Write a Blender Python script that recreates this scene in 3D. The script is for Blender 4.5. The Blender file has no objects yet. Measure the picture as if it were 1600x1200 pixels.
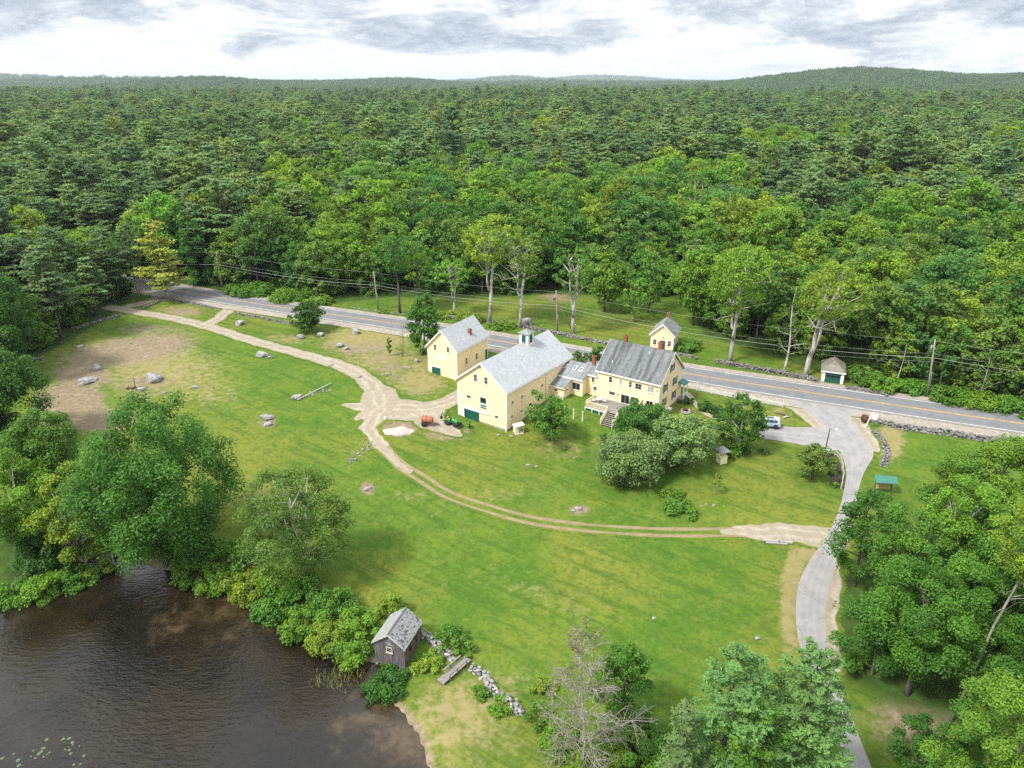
import bpy, math, random
import numpy as np
from mathutils import Vector, Matrix

R = math.radians
SC = bpy.context.scene
COL = SC.collection

# ------------------------------------------------------------------ camera, sky, sun, exposure
FPX, CAMH = 1148.0, 56.0
TH = math.atan((600 - 124) / FPX)
cam = bpy.data.cameras.new("camera")
cam.sensor_width = 36.0
cam.lens = 36.0 * FPX / 1600.0
cam.clip_start, cam.clip_end = 0.5, 80000.0
camo = bpy.data.objects.new("camera", cam)
COL.objects.link(camo)
camo.location = (0, 0, CAMH)
camo.rotation_euler = (math.pi / 2 - TH, 0, 0)
SC.camera = camo

SUN_ELEV, SUN_AZ = R(52), R(237)          # azimuth clockwise from +Y: sun behind the left shoulder of the viewer
sd = Vector((math.sin(SUN_AZ) * math.cos(SUN_ELEV), math.cos(SUN_AZ) * math.cos(SUN_ELEV), math.sin(SUN_ELEV)))
sun = bpy.data.lights.new("sun", 'SUN')
sun.energy, sun.angle, sun.color = 2.8, R(10), (1.0, 0.96, 0.88)
suno = bpy.data.objects.new("sun", sun)
COL.objects.link(suno)
suno.rotation_euler = sd.to_track_quat('Z', 'Y').to_euler()
suno.location = sd * 200

W = bpy.data.worlds.new("World")
SC.world = W
W.use_nodes = True
nt = W.node_tree
nt.nodes.clear()


def N(nt, typ, **kw):
    n = nt.nodes.new(typ)
    for k, v in kw.items():
        if k == 'in_':
            for a, b in v.items():
                n.inputs[a].default_value = b
        else:
            setattr(n, k, v)
    return n


def L(nt, a, b):
    nt.links.new(a, b)


def math_(nt, op, a, b=None, c=None, clamp=False):
    n = N(nt, 'ShaderNodeMath', operation=op, use_clamp=clamp)
    for i, v in enumerate((a, b, c)):
        if v is None:
            continue
        if hasattr(v, 'is_linked'):
            L(nt, v, n.inputs[i])
        else:
            n.inputs[i].default_value = v
    return n.outputs[0]


def mixc(nt, fac, a, b, blend='MIX'):
    n = N(nt, 'ShaderNodeMix', data_type='RGBA', blend_type=blend, clamp_factor=True)
    for s, v in ((n.inputs[0], fac), (n.inputs[6], a), (n.inputs[7], b)):
        if hasattr(v, 'is_linked'):
            L(nt, v, s)
        elif isinstance(v, (int, float)):
            s.default_value = v
        else:
            s.default_value = (*v, 1) if len(v) == 3 else v
    return n.outputs[2]


def noise(nt, vec, scale, detail=4, rough=.55, dist=0.0):
    n = N(nt, 'ShaderNodeTexNoise', in_={'Scale': scale, 'Detail': detail, 'Roughness': rough, 'Distortion': dist})
    if vec is not None:
        L(nt, vec, n.inputs['Vector'])
    return n.outputs[0]


def ramp(nt, fac, lo, hi):
    n = N(nt, 'ShaderNodeMapRange', interpolation_type='SMOOTHSTEP', in_={'From Min': lo, 'From Max': hi})
    L(nt, fac, n.inputs[0])
    return n.outputs[0]


def mapv(nt, vec, scale=(1, 1, 1), rot=(0, 0, 0), loc=(0, 0, 0)):
    n = N(nt, 'ShaderNodeMapping', in_={'Scale': scale, 'Rotation': rot, 'Location': loc})
    L(nt, vec, n.inputs[0])
    return n.outputs[0]


sky = N(nt, 'ShaderNodeTexSky', sky_type='NISHITA', sun_disc=False, sun_elevation=SUN_ELEV, sun_rotation=SUN_AZ,
        air_density=1.0, dust_density=1.0, ozone_density=1.0)
tc = N(nt, 'ShaderNodeTexCoord')
sep = N(nt, 'ShaderNodeSeparateXYZ')
L(nt, tc.outputs['Generated'], sep.inputs[0])
az = math_(nt, 'ARCTAN2', sep.outputs[0], sep.outputs[1])
el_ = math_(nt, 'DIVIDE', sep.outputs[2], math_(nt, 'ADD', math_(nt, 'MULTIPLY', math_(nt, 'ABSOLUTE', sep.outputs[2]), 2.2), 1.0))


def cloud_noise(du, dv, su, sv, scale, detail, rough, seed, dist=0.0):
    c = N(nt, 'ShaderNodeCombineXYZ')
    L(nt, math_(nt, 'MULTIPLY', math_(nt, 'ADD', az, du), su), c.inputs[0])
    L(nt, math_(nt, 'MULTIPLY', math_(nt, 'ADD', el_, dv), sv), c.inputs[1])
    c.inputs[2].default_value = seed
    return noise(nt, c.outputs[0], scale, detail, rough, dist)


d0 = cloud_noise(0, 0, 7.5, 36.0, 1.0, 10, .60, 5.2, .3)          # cloud masses, wider than tall
d1 = cloud_noise(0, .007, 7.5, 36.0, 1.0, 10, .60, 5.2, .3)       # the same mass a little higher up: thick above = dark base
d2 = cloud_noise(0, 0, 34.0, 120.0, 1.0, 9, .66, 8.1, .3)
low = ramp(nt, sep.outputs[2], 0.006, 0.055)
high = ramp(nt, sep.outputs[2], 0.10, 0.45)
right = ramp(nt, az, -.25, .6)
bias = math_(nt, 'SUBTRACT', math_(nt, 'ADD', math_(nt, 'MULTIPLY_ADD', low, .175, .045), math_(nt, 'MULTIPLY', math_(nt, 'MULTIPLY', right, low), .05)), math_(nt, 'MULTIPLY', high, .13))
dens = math_(nt, 'ADD', math_(nt, 'MULTIPLY_ADD', d0, 1.25, math_(nt, 'MULTIPLY_ADD', d2, .38, -.315)), bias)
thick = math_(nt, 'ADD', math_(nt, 'MULTIPLY_ADD', d1, 1.25, math_(nt, 'MULTIPLY_ADD', d2, .38, -.315)), bias)
grey = math_(nt, 'MULTIPLY', ramp(nt, dens, .56, .80), ramp(nt, thick, .52, .74))
white = mixc(nt, ramp(nt, d2, .35, .7), (6.9, 7.2, 7.5), (7.8, 7.9, 8.0))
dark = mixc(nt, ramp(nt, d2, .3, .72), (2.9, 3.4, 4.1), (5.0, 5.5, 6.1))
cl = mixc(nt, grey, white, dark)
skyb = mixc(nt, 1.0, sky.outputs[0], (1.25, 1.25, 1.25), 'MULTIPLY')
gap = math_(nt, 'MULTIPLY', ramp(nt, math_(nt, 'SUBTRACT', 1.0, dens), .42, .54), .45)
clsky = mixc(nt, math_(nt, 'MULTIPLY', gap, low), cl, skyb)
hz = ramp(nt, sep.outputs[2], 0.0, 0.013)
clsky = mixc(nt, hz, (7.2, 7.7, 8.0), clsky)
hi = math_(nt, 'MULTIPLY_ADD', high, .75, 1.0)                     # an overcast sky is brightest overhead
hic = N(nt, 'ShaderNodeCombineXYZ')
for q in range(3): L(nt, hi, hic.inputs[q])
clsky = mixc(nt, 1.0, clsky, hic.outputs[0], 'MULTIPLY')
bg = N(nt, 'ShaderNodeBackground', in_={'Strength': 0.072})
L(nt, clsky, bg.inputs[0])
wo = N(nt, 'ShaderNodeOutputWorld')
L(nt, bg.outputs[0], wo.inputs[0])

SC.view_settings.view_transform = 'Standard'
SC.view_settings.look = 'None'
SC.view_settings.exposure = 1.05
SC.view_settings.gamma = 1.0
SC.render.engine = 'CYCLES'
SC.cycles.max_bounces = 6
SC.cycles.diffuse_bounces = 3
SC.cycles.glossy_bounces = 2
SC.cycles.transmission_bounces = 3
SC.cycles.transparent_max_bounces = 6
SC.cycles.volume_bounces = 0
SC.cycles.use_denoising = False

# ------------------------------------------------------------------ terrain function and pixel -> ground helper
_c, _s = math.cos(TH), math.sin(TH)
WATER = -4.2


def base_z(x, y):
    t = np.clip((y - 58) / 92, 0, 1)
    z = -3.6 + 5.8 * t * t * (3 - 2 * t) + 1.3 * np.exp(-((x - 16) / 15) ** 2 - ((y - 125) / 10) ** 2) - .95 * np.exp(-((x + 14) / 8) ** 2 - ((y - 133) / 5.5) ** 2)
    far = np.clip((y - 230) / 500, 0, 1)
    z = z + far * (2.0 * np.sin(x / 170 + 1) + 2.5 * np.sin(y / 210 + x / 400))
    d = np.hypot(x, y)
    for hx, hy, hh, sx, sy in HILLS:
        z = z + hh * np.exp(-((x - hx) / sx) ** 2 - ((y - hy) / sy) ** 2)
    return z


def hill(px, dist, h, wx, wy):
    u = (px - 800) / FPX
    return (u * dist / _c * _c, dist, h, wx, wy)


HILLS = [hill(1310, 3300, 60, 400, 700), hill(1600, 3500, 50, 800, 800), hill(1900, 3600, 60, 900, 900), hill(1180, 3500, 14, 400, 600),
         hill(345, 3800, 44, 330, 500), hill(480, 4600, 26, 450, 600), hill(230, 5200, 42, 600, 600), hill(40, 7500, 78, 900, 900),
         hill(650, 4700, 38, 330, 500), hill(880, 5200, 18, 420, 500), hill(800, 11000, 70, 600, 900), hill(930, 14000, 95, 1100, 900),
         hill(-250, 5000, 45, 1300, 700)]


def at(px, py, z=None):
    """point of the ground (or of the level z) that the photograph shows at this pixel"""
    u, v = (px - 800) / FPX, (600 - py) / FPX
    d = np.array([u, _c + v * _s, -_s + v * _c])
    zz = 0.0 if z is None else z
    for i in range(60):
        p = d * ((zz - CAMH) / d[2])
        if z is not None:
            break
        zz = .5 * zz + .5 * float(base_z(p[0], p[1]))
    return np.array([p[0], p[1], zz])


def proj(p):
    x, y, z = p[0], p[1], p[2] - CAMH
    d = y * _c - z * _s
    return 800 + FPX * x / d, 600 - FPX * (y * _s + z * _c) / d


def height_to(p, py):
    lo, hi = 0.0, 80.0
    for i in range(40):
        m = (lo + hi) / 2
        if proj((p[0], p[1], p[2] + m))[1] > py:
            lo = m
        else:
            hi = m
    return lo


def spline(pts, step=1.0):
    P = np.array([np.array(p[:2], float) for p in pts])
    Q = np.vstack([2 * P[0] - P[1], P, 2 * P[-1] - P[-2]])
    out = []
    for i in range(1, len(Q) - 2):
        n = max(2, int(np.linalg.norm(Q[i + 1] - Q[i]) / step))
        t = np.linspace(0, 1, n, endpoint=False)[:, None]
        a, b, c, d = Q[i - 1], Q[i], Q[i + 1], Q[i + 2]
        out.append(.5 * (2 * b + (c - a) * t + (2 * a - 5 * b + 4 * c - d) * t ** 2 + (3 * b - a - 3 * c + d) * t ** 3))
    out.append(P[-1:])
    return np.vstack(out)


def sdf_poly(x, y, poly):
    """signed distance to a polygon, negative inside"""
    P = np.asarray(poly)
    d = np.full(np.shape(x), 1e9)
    ins = np.zeros(np.shape(x), bool)
    for i in range(len(P)):
        a, b = P[i], P[(i + 1) % len(P)]
        ex, ey = b - a
        wx, wy = x - a[0], y - a[1]
        t = np.clip((wx * ex + wy * ey) / (ex * ex + ey * ey + 1e-12), 0, 1)
        d = np.minimum(d, (wx - ex * t) ** 2 + (wy - ey * t) ** 2)
        c = (a[1] <= y) != (b[1] <= y)
        with np.errstate(divide='ignore', invalid='ignore'):
            xi = a[0] + (y - a[1]) / (b[1] - a[1] if b[1] != a[1] else 1e-12) * ex
        ins ^= c & (x < xi)
    return np.where(ins, -np.sqrt(d), np.sqrt(d))


def dist_line(x, y, P):
    d = np.full(np.shape(x), 1e9)
    for i in range(len(P) - 1):
        a, b = P[i], P[i + 1]
        ex, ey = b - a
        wx, wy = x - a[0], y - a[1]
        t = np.clip((wx * ex + wy * ey) / (ex * ex + ey * ey + 1e-12), 0, 1)
        d = np.minimum(d, (wx - ex * t) ** 2 + (wy - ey * t) ** 2)
    return np.sqrt(d)


pond_px = [(-60, 905), (10, 915), (60, 925), (110, 900), (150, 868), (190, 862), (240, 882), (285, 898), (350, 922), (420, 945), (470, 985), (520, 1020),
           (575, 1032), (612, 1045), (620, 1075), (598, 1095), (632, 1112), (655, 1150), (672, 1200), (688, 1250)]
POND = spline([at(a, b, WATER) for a, b in pond_px] , 1.5)
POND = np.vstack([POND, np.array([(-5, 38), (-8, 20), (-70, 10), (-150, 40), (-150, 78)])])
_rg = np.random.default_rng(5)
POND[:-5] += _rg.normal(0, .22, POND[:-5].shape)


def gnd(x, y):
    x, y = np.asarray(x, float), np.asarray(y, float)
    z = base_z(x, y)
    near = (y < 110) & (y > 0) & (x > -190) & (x < 30)
    if np.any(near):
        if x.ndim == 0:
            s = sdf_poly(x, y, POND)
            return float(_shore(z, s))
        s = sdf_poly(x[near], y[near], POND)
        z = z.copy()
        z[near] = _shore(z[near], s)
    return z if x.ndim else float(z)


def _shore(z, s):
    t = np.clip(s / 4.0, 0, 1)
    t = t * (2 - t)
    return np.where(s > 0, WATER + (np.maximum(z, WATER + .5) - WATER) * (0.06 + .94 * t), WATER - .1 - np.minimum(2.2, -s * .3))


def G(px, py):
    """pixel -> point lying on the ground"""
    p = at(px, py)
    return np.array([p[0], p[1], gnd(p[0], p[1])])


# ------------------------------------------------------------------ object helpers
def tag(o, label=None, cat=None, group=None, kind=None):
    if label: o['label'] = label
    if cat: o['category'] = cat
    if group: o['group'] = group
    if kind: o['kind'] = kind
    return o


def thing(name, label, cat, loc=(0, 0, 0), rz=0.0, group=None):
    o = bpy.data.objects.new(name, None)
    COL.objects.link(o)
    o.empty_display_size = .3
    o.location = [float(v) for v in loc]
    o.rotation_euler = (0, 0, rz)
    return tag(o, label, cat, group)


def link(name, me, parent=None, loc=None, rz=0.0):
    o = bpy.data.objects.new(name, me)
    COL.objects.link(o)
    if parent: o.parent = parent
    if loc is not None: o.location = [float(v) for v in loc]
    o.rotation_euler = (0, 0, rz)
    return o


def copy_tree(o, parent=None):
    c = o.copy()
    COL.objects.link(c)
    if parent: c.parent = parent
    for ch in list(o.children):
        copy_tree(ch, c)
    return c


def np_mesh(name, V, F, mats, mi=None, smooth=False, attrs=None):
    """mesh from arrays; F is (n,4) quads or (n,3) triangles"""
    V = np.asarray(V, np.float32)
    F = np.asarray(F, np.int32)
    me = bpy.data.meshes.new(name)
    k = F.shape[1]
    me.vertices.add(len(V))
    me.vertices.foreach_set('co', V.ravel())
    me.loops.add(F.size)
    me.loops.foreach_set('vertex_index', F.ravel())
    me.polygons.add(len(F))
    me.polygons.foreach_set('loop_start', np.arange(0, F.size, k, dtype=np.int32))
    for m in mats: me.materials.append(m)
    if mi is not None: me.polygons.foreach_set('material_index', np.asarray(mi, np.int32))
    me.polygons.foreach_set('use_smooth', np.full(len(F), smooth))
    for an, (typ, dat) in (attrs or {}).items():
        a = me.attributes.new(an, typ, 'POINT')
        a.data.foreach_set('color' if typ == 'FLOAT_COLOR' else 'value', np.asarray(dat, np.float32).ravel())
    me.update(calc_edges=True)
    return me


class MB:
    """collects shapes, then builds ONE mesh object"""

    def __init__(s):
        s.v, s.f, s.sm = [], [], []

    def add(s, vs, fs, smooth=False):
        b = len(s.v)
        s.v += [tuple(float(c) for c in v) for v in vs]
        s.f += [tuple(i + b for i in f) for f in fs]
        s.sm += [smooth] * len(fs)
        return s

    def box(s, x0, x1, y0, y1, z0, z1):
        vs = [(x, y, z) for z in (z0, z1) for y in (y0, y1) for x in (x0, x1)]
        return s.add(vs, [(0, 2, 3, 1), (4, 5, 7, 6), (0, 1, 5, 4), (2, 6, 7, 3), (0, 4, 6, 2), (1, 3, 7, 5)])

    def obox(s, c, u, v, n, a, b, d):
        """box centred at c with half sizes a,b,d along unit axes u,v,n"""
        c, u, v, n = (np.array(q, float) for q in (c, u, v, n))
        vs = [c + u * a * i + v * b * j + n * d * k for k in (-1, 1) for j in (-1, 1) for i in (-1, 1)]
        return s.add(vs, [(0, 2, 3, 1), (4, 5, 7, 6), (0, 1, 5, 4), (2, 6, 7, 3), (0, 4, 6, 2), (1, 3, 7, 5)])

    def bar(s, p, q, w, h=None, up=(0, 0, 1)):
        p, q = np.array(p, float), np.array(q, float)
        u = q - p
        ln = np.linalg.norm(u)
        u /= ln
        v = np.cross(np.array(up, float), u)
        if np.linalg.norm(v) < 1e-4: v = np.array([1., 0, 0])
        v /= np.linalg.norm(v)
        return s.obox((p + q) / 2, u, v, np.cross(u, v), ln / 2, w / 2, (h or w) / 2)

    def tube(s, pts, rad, k=6, cap=True):
        P = [np.array(p, float) for p in pts]
        if not hasattr(rad, '__len__'): rad = [rad] * len(P)
        vs, fs = [], []
        ref = np.array([.31, .17, .93])
        for i, p in enumerate(P):
            t = P[min(i + 1, len(P) - 1)] - P[max(i - 1, 0)]
            t = t / (np.linalg.norm(t) + 1e-9)
            a = np.cross(t, ref if abs(t @ ref) < .95 else np.array([1., 0, 0]))
            a /= np.linalg.norm(a)
            b = np.cross(t, a)
            vs += [p + rad[i] * (a * math.cos(6.28319 * j / k) + b * math.sin(6.28319 * j / k)) for j in range(k)]
        for i in range(len(P) - 1):
            for j in range(k):
                fs.append((i * k + j, i * k + (j + 1) % k, (i + 1) * k + (j + 1) % k, (i + 1) * k + j))
        s.add(vs, fs, True)
        if cap:
            s.f.append(tuple(len(s.v) - k + j for j in range(k)))
            s.sm.append(False)
            s.f.append(tuple(len(s.v) - len(vs) + k - 1 - j for j in range(k)))
            s.sm.append(False)
        return s

    def lathe(s, prof, c=(0, 0, 0), axis='z', k=16):
        """prof: [(radius, along)] turned about an axis through c"""
        vs, fs = [], []
        for r, h in prof:
            for j in range(k):
                a, b = r * math.cos(6.28319 * j / k), r * math.sin(6.28319 * j / k)
                v = {'z': (a, b, h), 'x': (h, a, b), 'y': (b, h, a)}[axis]
                vs.append((v[0] + c[0], v[1] + c[1], v[2] + c[2]))
        for i in range(len(prof) - 1):
            for j in range(k):
                fs.append((i * k + j, i * k + (j + 1) % k, (i + 1) * k + (j + 1) % k, (i + 1) * k + j))
        s.add(vs, fs, True)
        n = len(s.v)
        s.f += [tuple(range(n - k, n)), tuple(range(n - len(vs) + k - 1, n - len(vs) - 1, -1))]
        s.sm += [False, False]
        return s

    def prism(s, poly, axis, a, b):
        """polygon in the plane across an axis ('x': poly is (y,z), 'y': (x,z), 'z': (x,y)), extruded a..b"""
        n = len(poly)
        f = {'x': lambda p, t: (t, p[0], p[1]), 'y': lambda p, t: (p[0], t, p[1]), 'z': lambda p, t: (p[0], p[1], t)}[axis]
        vs = [f(p, a) for p in poly] + [f(p, b) for p in poly]
        return s.add(vs, [tuple(range(n))[::-1], tuple(range(n, 2 * n))] + [(i, (i + 1) % n, n + (i + 1) % n, n + i) for i in range(n)])

    def build(s, name, mat, parent=None, loc=None, rz=0.0, bevel=0.0):
        me = bpy.data.meshes.new(name)
        me.from_pydata(s.v, [], s.f)
        me.polygons.foreach_set('use_smooth', s.sm)
        me.materials.append(mat)
        import bmesh
        bm = bmesh.new()
        bm.from_mesh(me)
        bmesh.ops.recalc_face_normals(bm, faces=bm.faces[:])
        bm.to_mesh(me)
        bm.free()
        me.update()
        o = link(name, me, parent, loc, rz)
        if bevel:
            m = o.modifiers.new('bevel', 'BEVEL')
            m.width, m.segments, m.limit_method = bevel, 2, 'ANGLE'
        return o


def ico(sub):
    import bmesh
    bm = bmesh.new()
    bmesh.ops.create_icosphere(bm, subdivisions=sub, radius=1)
    V = np.array([v.co[:] for v in bm.verts])
    F = np.array([[v.index for v in f.verts] for f in bm.faces])
    bm.free()
    return V, F


ICO1, ICO2, ICO3 = ico(1), ico(2), ico(4)


def stone_shape(rng, I, rough=.22, box=.5):
    V = I[0].copy()
    m = np.abs(V).max(1, keepdims=True)
    V = V * (1 - box) + V / m * box * .8
    for k in range(4):
        d = rng.normal(size=3)
        d /= np.linalg.norm(d)
        V = V * (1 + rough * np.sin(V @ d * (1.6 + 1.7 * k) + rng.uniform(0, 6))[:, None] / (1 + .6 * k))
    for k in range(6):                                   # planed-off faces
        d = rng.normal(size=3)
        d /= np.linalg.norm(d)
        h = V @ d
        lim = rng.uniform(.62, .85)
        V = V - np.outer(np.maximum(h - lim, 0) * .85, d)
    return V
# ------------------------------------------------------------------ materials
def new_mat(name):
    m = bpy.data.materials.new(name)
    m.use_nodes = True
    t = m.node_tree
    t.nodes.clear()
    out = N(t, 'ShaderNodeOutputMaterial')
    b = N(t, 'ShaderNodeBsdfPrincipled')
    L(t, b.outputs[0], out.inputs[0])
    return m, t, b, out


def bump(t, b, h, strength, dist=.05):
    n = N(t, 'ShaderNodeBump', in_={'Strength': strength, 'Distance': dist})
    L(t, h, n.inputs['Height'])
    L(t, n.outputs[0], b.inputs['Normal'])


def M(name, c1, c2=None, scale=1.0, rough=.8, bmp=0.0, stretch=(1, 1, 1), spec=.3, metal=0.0, c3=None, lo=.35, hi=.65, rot=(0, 0, 0), fine=None):
    m, t, b, out = new_mat(name)
    tcn = N(t, 'ShaderNodeTexCoord')
    v = mapv(t, tcn.outputs['Object'], stretch, rot)
    c2 = c2 or tuple(.8 * q for q in c1)
    n = noise(t, v, scale, 6, .6)
    col = mixc(t, ramp(t, n, lo, hi), c1, c2)
    if c3:
        n3_ = noise(t, mapv(t, tcn.outputs['Object'], loc=(5, 3, 8)), scale * .37, 5, .65)
        col = mixc(t, ramp(t, n3_, .5, .68), col, c3)
    if fine:
        nf = noise(t, mapv(t, tcn.outputs['Object'], fine[1]), fine[0], 3, .6)
        col = mixc(t, ramp(t, nf, .3, .7), mixc(t, 1.0, col, (1 - fine[2],) * 3, 'MULTIPLY'), col)
    L(t, col, b.inputs['Base Color'])
    b.inputs['Roughness'].default_value = rough
    b.inputs['Specular IOR Level'].default_value = spec
    b.inputs['Metallic'].default_value = metal
    if bmp: bump(t, b, n, bmp)
    return m


def clapboard(name, c1, c2, pitch=.14):
    m, t, b, out = new_mat(name)
    tcn = N(t, 'ShaderNodeTexCoord')
    sp = N(t, 'ShaderNodeSeparateXYZ')
    L(t, tcn.outputs['Object'], sp.inputs[0])
    saw = math_(t, 'FRACT', math_(t, 'DIVIDE', sp.outputs[2], pitch))
    n = noise(t, mapv(t, tcn.outputs['Object'], (.5, .5, 2.2)), 1.1, 6, .65)
    col = mixc(t, ramp(t, n, .3, .7), c1, c2)
    n2_ = noise(t, mapv(t, tcn.outputs['Object'], (3.5, 3.5, .35)), 1.0, 4, .6)      # rain streaks
    col = mixc(t, math_(t, 'MULTIPLY', ramp(t, n2_, .5, .8), .22), col, tuple(.72 * q for q in c2))
    L(t, col, b.inputs['Base Color'])
    b.inputs['Roughness'].default_value = .55
    b.inputs['Specular IOR Level'].default_value = .3
    bump(t, b, saw, .05, .01)
    return m


def shingle(name, c1, c2, streak, moss=None, pitch=.16):
    """roof shingles: rows along the slope, tab to tab variation, streaks running down the slope (local y and z)"""
    m, t, b, out = new_mat(name)
    tcn = N(t, 'ShaderNodeTexCoord')
    br = N(t, 'ShaderNodeTexBrick', in_={'Scale': 1.0, 'Mortar Size': .012, 'Brick Width': .36, 'Row Height': pitch, 'Bias': 0.0,
                                         'Color1': (.82, .82, .82, 1), 'Color2': (1.12, 1.12, 1.12, 1), 'Mortar': (.6, .6, .6, 1)})
    sp = N(t, 'ShaderNodeSeparateXYZ')
    L(t, tcn.outputs['Object'], sp.inputs[0])
    cb = N(t, 'ShaderNodeCombineXYZ')
    L(t, sp.outputs[0], cb.inputs[0])
    L(t, sp.outputs[2], cb.inputs[1])
    L(t, cb.outputs[0], br.inputs['Vector'])
    n = noise(t, tcn.outputs['Object'], 2.3, 6, .7)
    col = mixc(t, ramp(t, n, .3, .7), c1, c2)
    st = noise(t, mapv(t, tcn.outputs['Object'], (1.3, .12, .12)), 1.0, 5, .6)
    col = mixc(t, math_(t, 'MULTIPLY', ramp(t, st, .42, .66), streak), col, tuple(.42 * q for q in c2))
    if moss:
        mo = noise(t, mapv(t, tcn.outputs['Object'], (.8, .35, .35), loc=(4, 4, 4)), 1.0, 6, .65)
        col = mixc(t, math_(t, 'MULTIPLY', ramp(t, mo, .52, .7), .7), col, moss)
    col = mixc(t, .8, col, br.outputs[0], 'MULTIPLY')
    L(t, col, b.inputs['Base Color'])
    b.inputs['Roughness'].default_value = .85
    b.inputs['Specular IOR Level'].default_value = .25
    bump(t, b, br.outputs['Fac'], -.3, .02)
    return m


YELLOW = clapboard('yellow_clapboard', (.86, .665, .415), (.81, .615, .365))
WHITE = M('white_paint', (.78, .78, .76), (.68, .68, .65), 1.5, .5, fine=(6, (1, 1, 1), .12))
GREEN = M('green_paint', (.012, .095, .068), (.010, .07, .05), 2.0, .45, spec=.4)
GREENROOF = M('green_metal', (.04, .17, .13), (.03, .13, .10), 2.0, .4, spec=.5)
GLASS = M('window_glass', (.020, .022, .025), (.010, .011, .013), .8, .12, spec=.4)
SKYGLASS = M('skylight_glass', (.16, .19, .22), (.12, .14, .17), 2, .12, spec=.6)
CURTAIN = M('curtained_glass', (.42, .43, .42), (.2, .21, .21), 2.0, .2, spec=.5)
ROOF_BARN = shingle('barn_shingles', (.385, .405, .42), (.345, .365, .38), .10)
ROOF_HOUSE = shingle('house_shingles', (.165, .176, .180), (.125, .135, .138), .85, (.20, .22, .215))
ROOF_ELL = shingle('ell_shingles', (.24, .255, .265), (.18, .192, .20), .5)
ROOF_GREY = shingle('cottage_shingles', (.26, .28, .27), (.19, .205, .195), .4, (.2, .22, .16))
BRICK = M('red_brick', (.30, .10, .065), (.19, .065, .045), 6, .9, .3, (1, 1, 3))
CONCRETE = M('foundation_stone', (.36, .34, .31), (.22, .205, .185), 2.2, .9, .3)
DECK = M('weathered_deck', (.30, .275, .255), (.19, .175, .16), 1.5, .85, .2, (.4, 8, 8), fine=(3, (.3, 14, 1), .35))
OLDWOOD = M('grey_barnboard', (.20, .19, .19), (.085, .08, .08), 1.6, .9, .3, (5, 5, .35), c3=(.14, .11, .085), fine=(4, (9, 9, .3), .45))
BROWNBOARD = M('brown_barnboard', (.15, .10, .068), (.06, .045, .036), 1.6, .9, .3, (5, 5, .35), c3=(.16, .145, .13))
GRANITE = M('lichened_granite', (.34, .33, .315), (.17, .165, .155), 1.6, .95, .5, c3=(.40, .40, .375), fine=(9, (1, 1, 1), .35))
FIELDSTONE = M('fieldstone', (.27, .26, .245), (.105, .10, .092), 1.3, .95, .5, c3=(.22, .21, .185), fine=(5, (1, 1, 1), .4))
BARK = M('grey_bark', (.155, .135, .115), (.075, .064, .053), 1.8, .95, .5, (4, 4, .8), fine=(7, (2, 2, .5), .4))
PALEBARK = M('pale_bark', (.50, .47, .42), (.30, .275, .24), 1.3, .9, .4, (3, 3, .6), c3=(.16, .145, .125))
GREYBARK = M('grey_limb_bark', (.30, .28, .25), (.17, .155, .135), 1.3, .9, .4, (3, 3, .6))
DEADWOOD = M('bleached_twigs', (.33, .305, .27), (.21, .19, .165), 1.5, .9, .2, (3, 3, .6))
POLEWOOD = M('utility_pole_wood', (.30, .265, .225), (.19, .165, .14), 2, .9, .2, (6, 6, .3))
DARKPOLE = M('dark_post_wood', (.15, .115, .095), (.09, .07, .06), 2, .9, .2, (6, 6, .3))
WIRE = M('wire', (.42, .44, .44), (.36, .38, .38), 1, .5)
METAL = M('grey_metal', (.32, .33, .33), (.25, .26, .26), 3, .45, metal=.6)
DARKMETAL = M('dark_metal', (.03, .03, .032), (.02, .02, .02), 3, .5, spec=.4)
RUST = M('rust', (.34, .135, .065), (.24, .085, .045), 3, .75, .2, c3=(.42, .22, .12))
DARKRUST = M('dark_rust', (.12, .05, .035), (.06, .03, .025), 3, .85, .2)
RUBBER = M('rubber', (.018, .018, .018), (.03, .028, .026), 5, .85)
TRACTORGREEN = M('tractor_green', (.025, .21, .045), (.02, .17, .035), 3, .35, spec=.5)
TRACTORYELLOW = M('wheel_yellow', (.75, .52, .07), (.62, .42, .06), 3, .45)
CARPAINT = M('ice_blue_paint', (.36, .47, .55), (.34, .45, .53), 1, .22, spec=.6, metal=.25)
CARROOF = M('car_white_roof', (.72, .76, .78), (.7, .74, .76), 1, .25, spec=.6)
REDLAMP = M('red_lens', (.35, .01, .008), (.3, .01, .008), 3, .2, spec=.6)
SILVER = M('silver_rim', (.5, .5, .51), (.4, .4, .41), 3, .35, metal=.7)
MULCH = M('dark_mulch', (.028, .022, .017), (.05, .038, .028), 4, .95, .6)
TEALSIGN = M('teal_board', (.16, .42, .38), (.13, .36, .33), 3, .5)
TANWOOD = M('tan_board', (.62, .44, .20), (.52, .36, .16), 2, .6)
LETTER = M('sign_lettering', (.45, .46, .47), (.38, .39, .40), 3, .6)
PALEWOOD = M('pale_plank', (.42, .395, .36), (.30, .28, .25), 2, .9, .2, (1, 6, 6))
WELLYELLOW = M('well_yellow', (.88, .80, .46), (.84, .75, .42), 2, .6)
LAMPGLASS = M('lamp_glass', (.75, .76, .74), (.7, .7, .7), 2, .3)
LANTERN = M('lantern_brass', (.25, .12, .05), (.16, .08, .04), 4, .5)
ASHES = M('ash_stone', (.38, .35, .31), (.25, .22, .19), 4, .95, .4)


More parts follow.
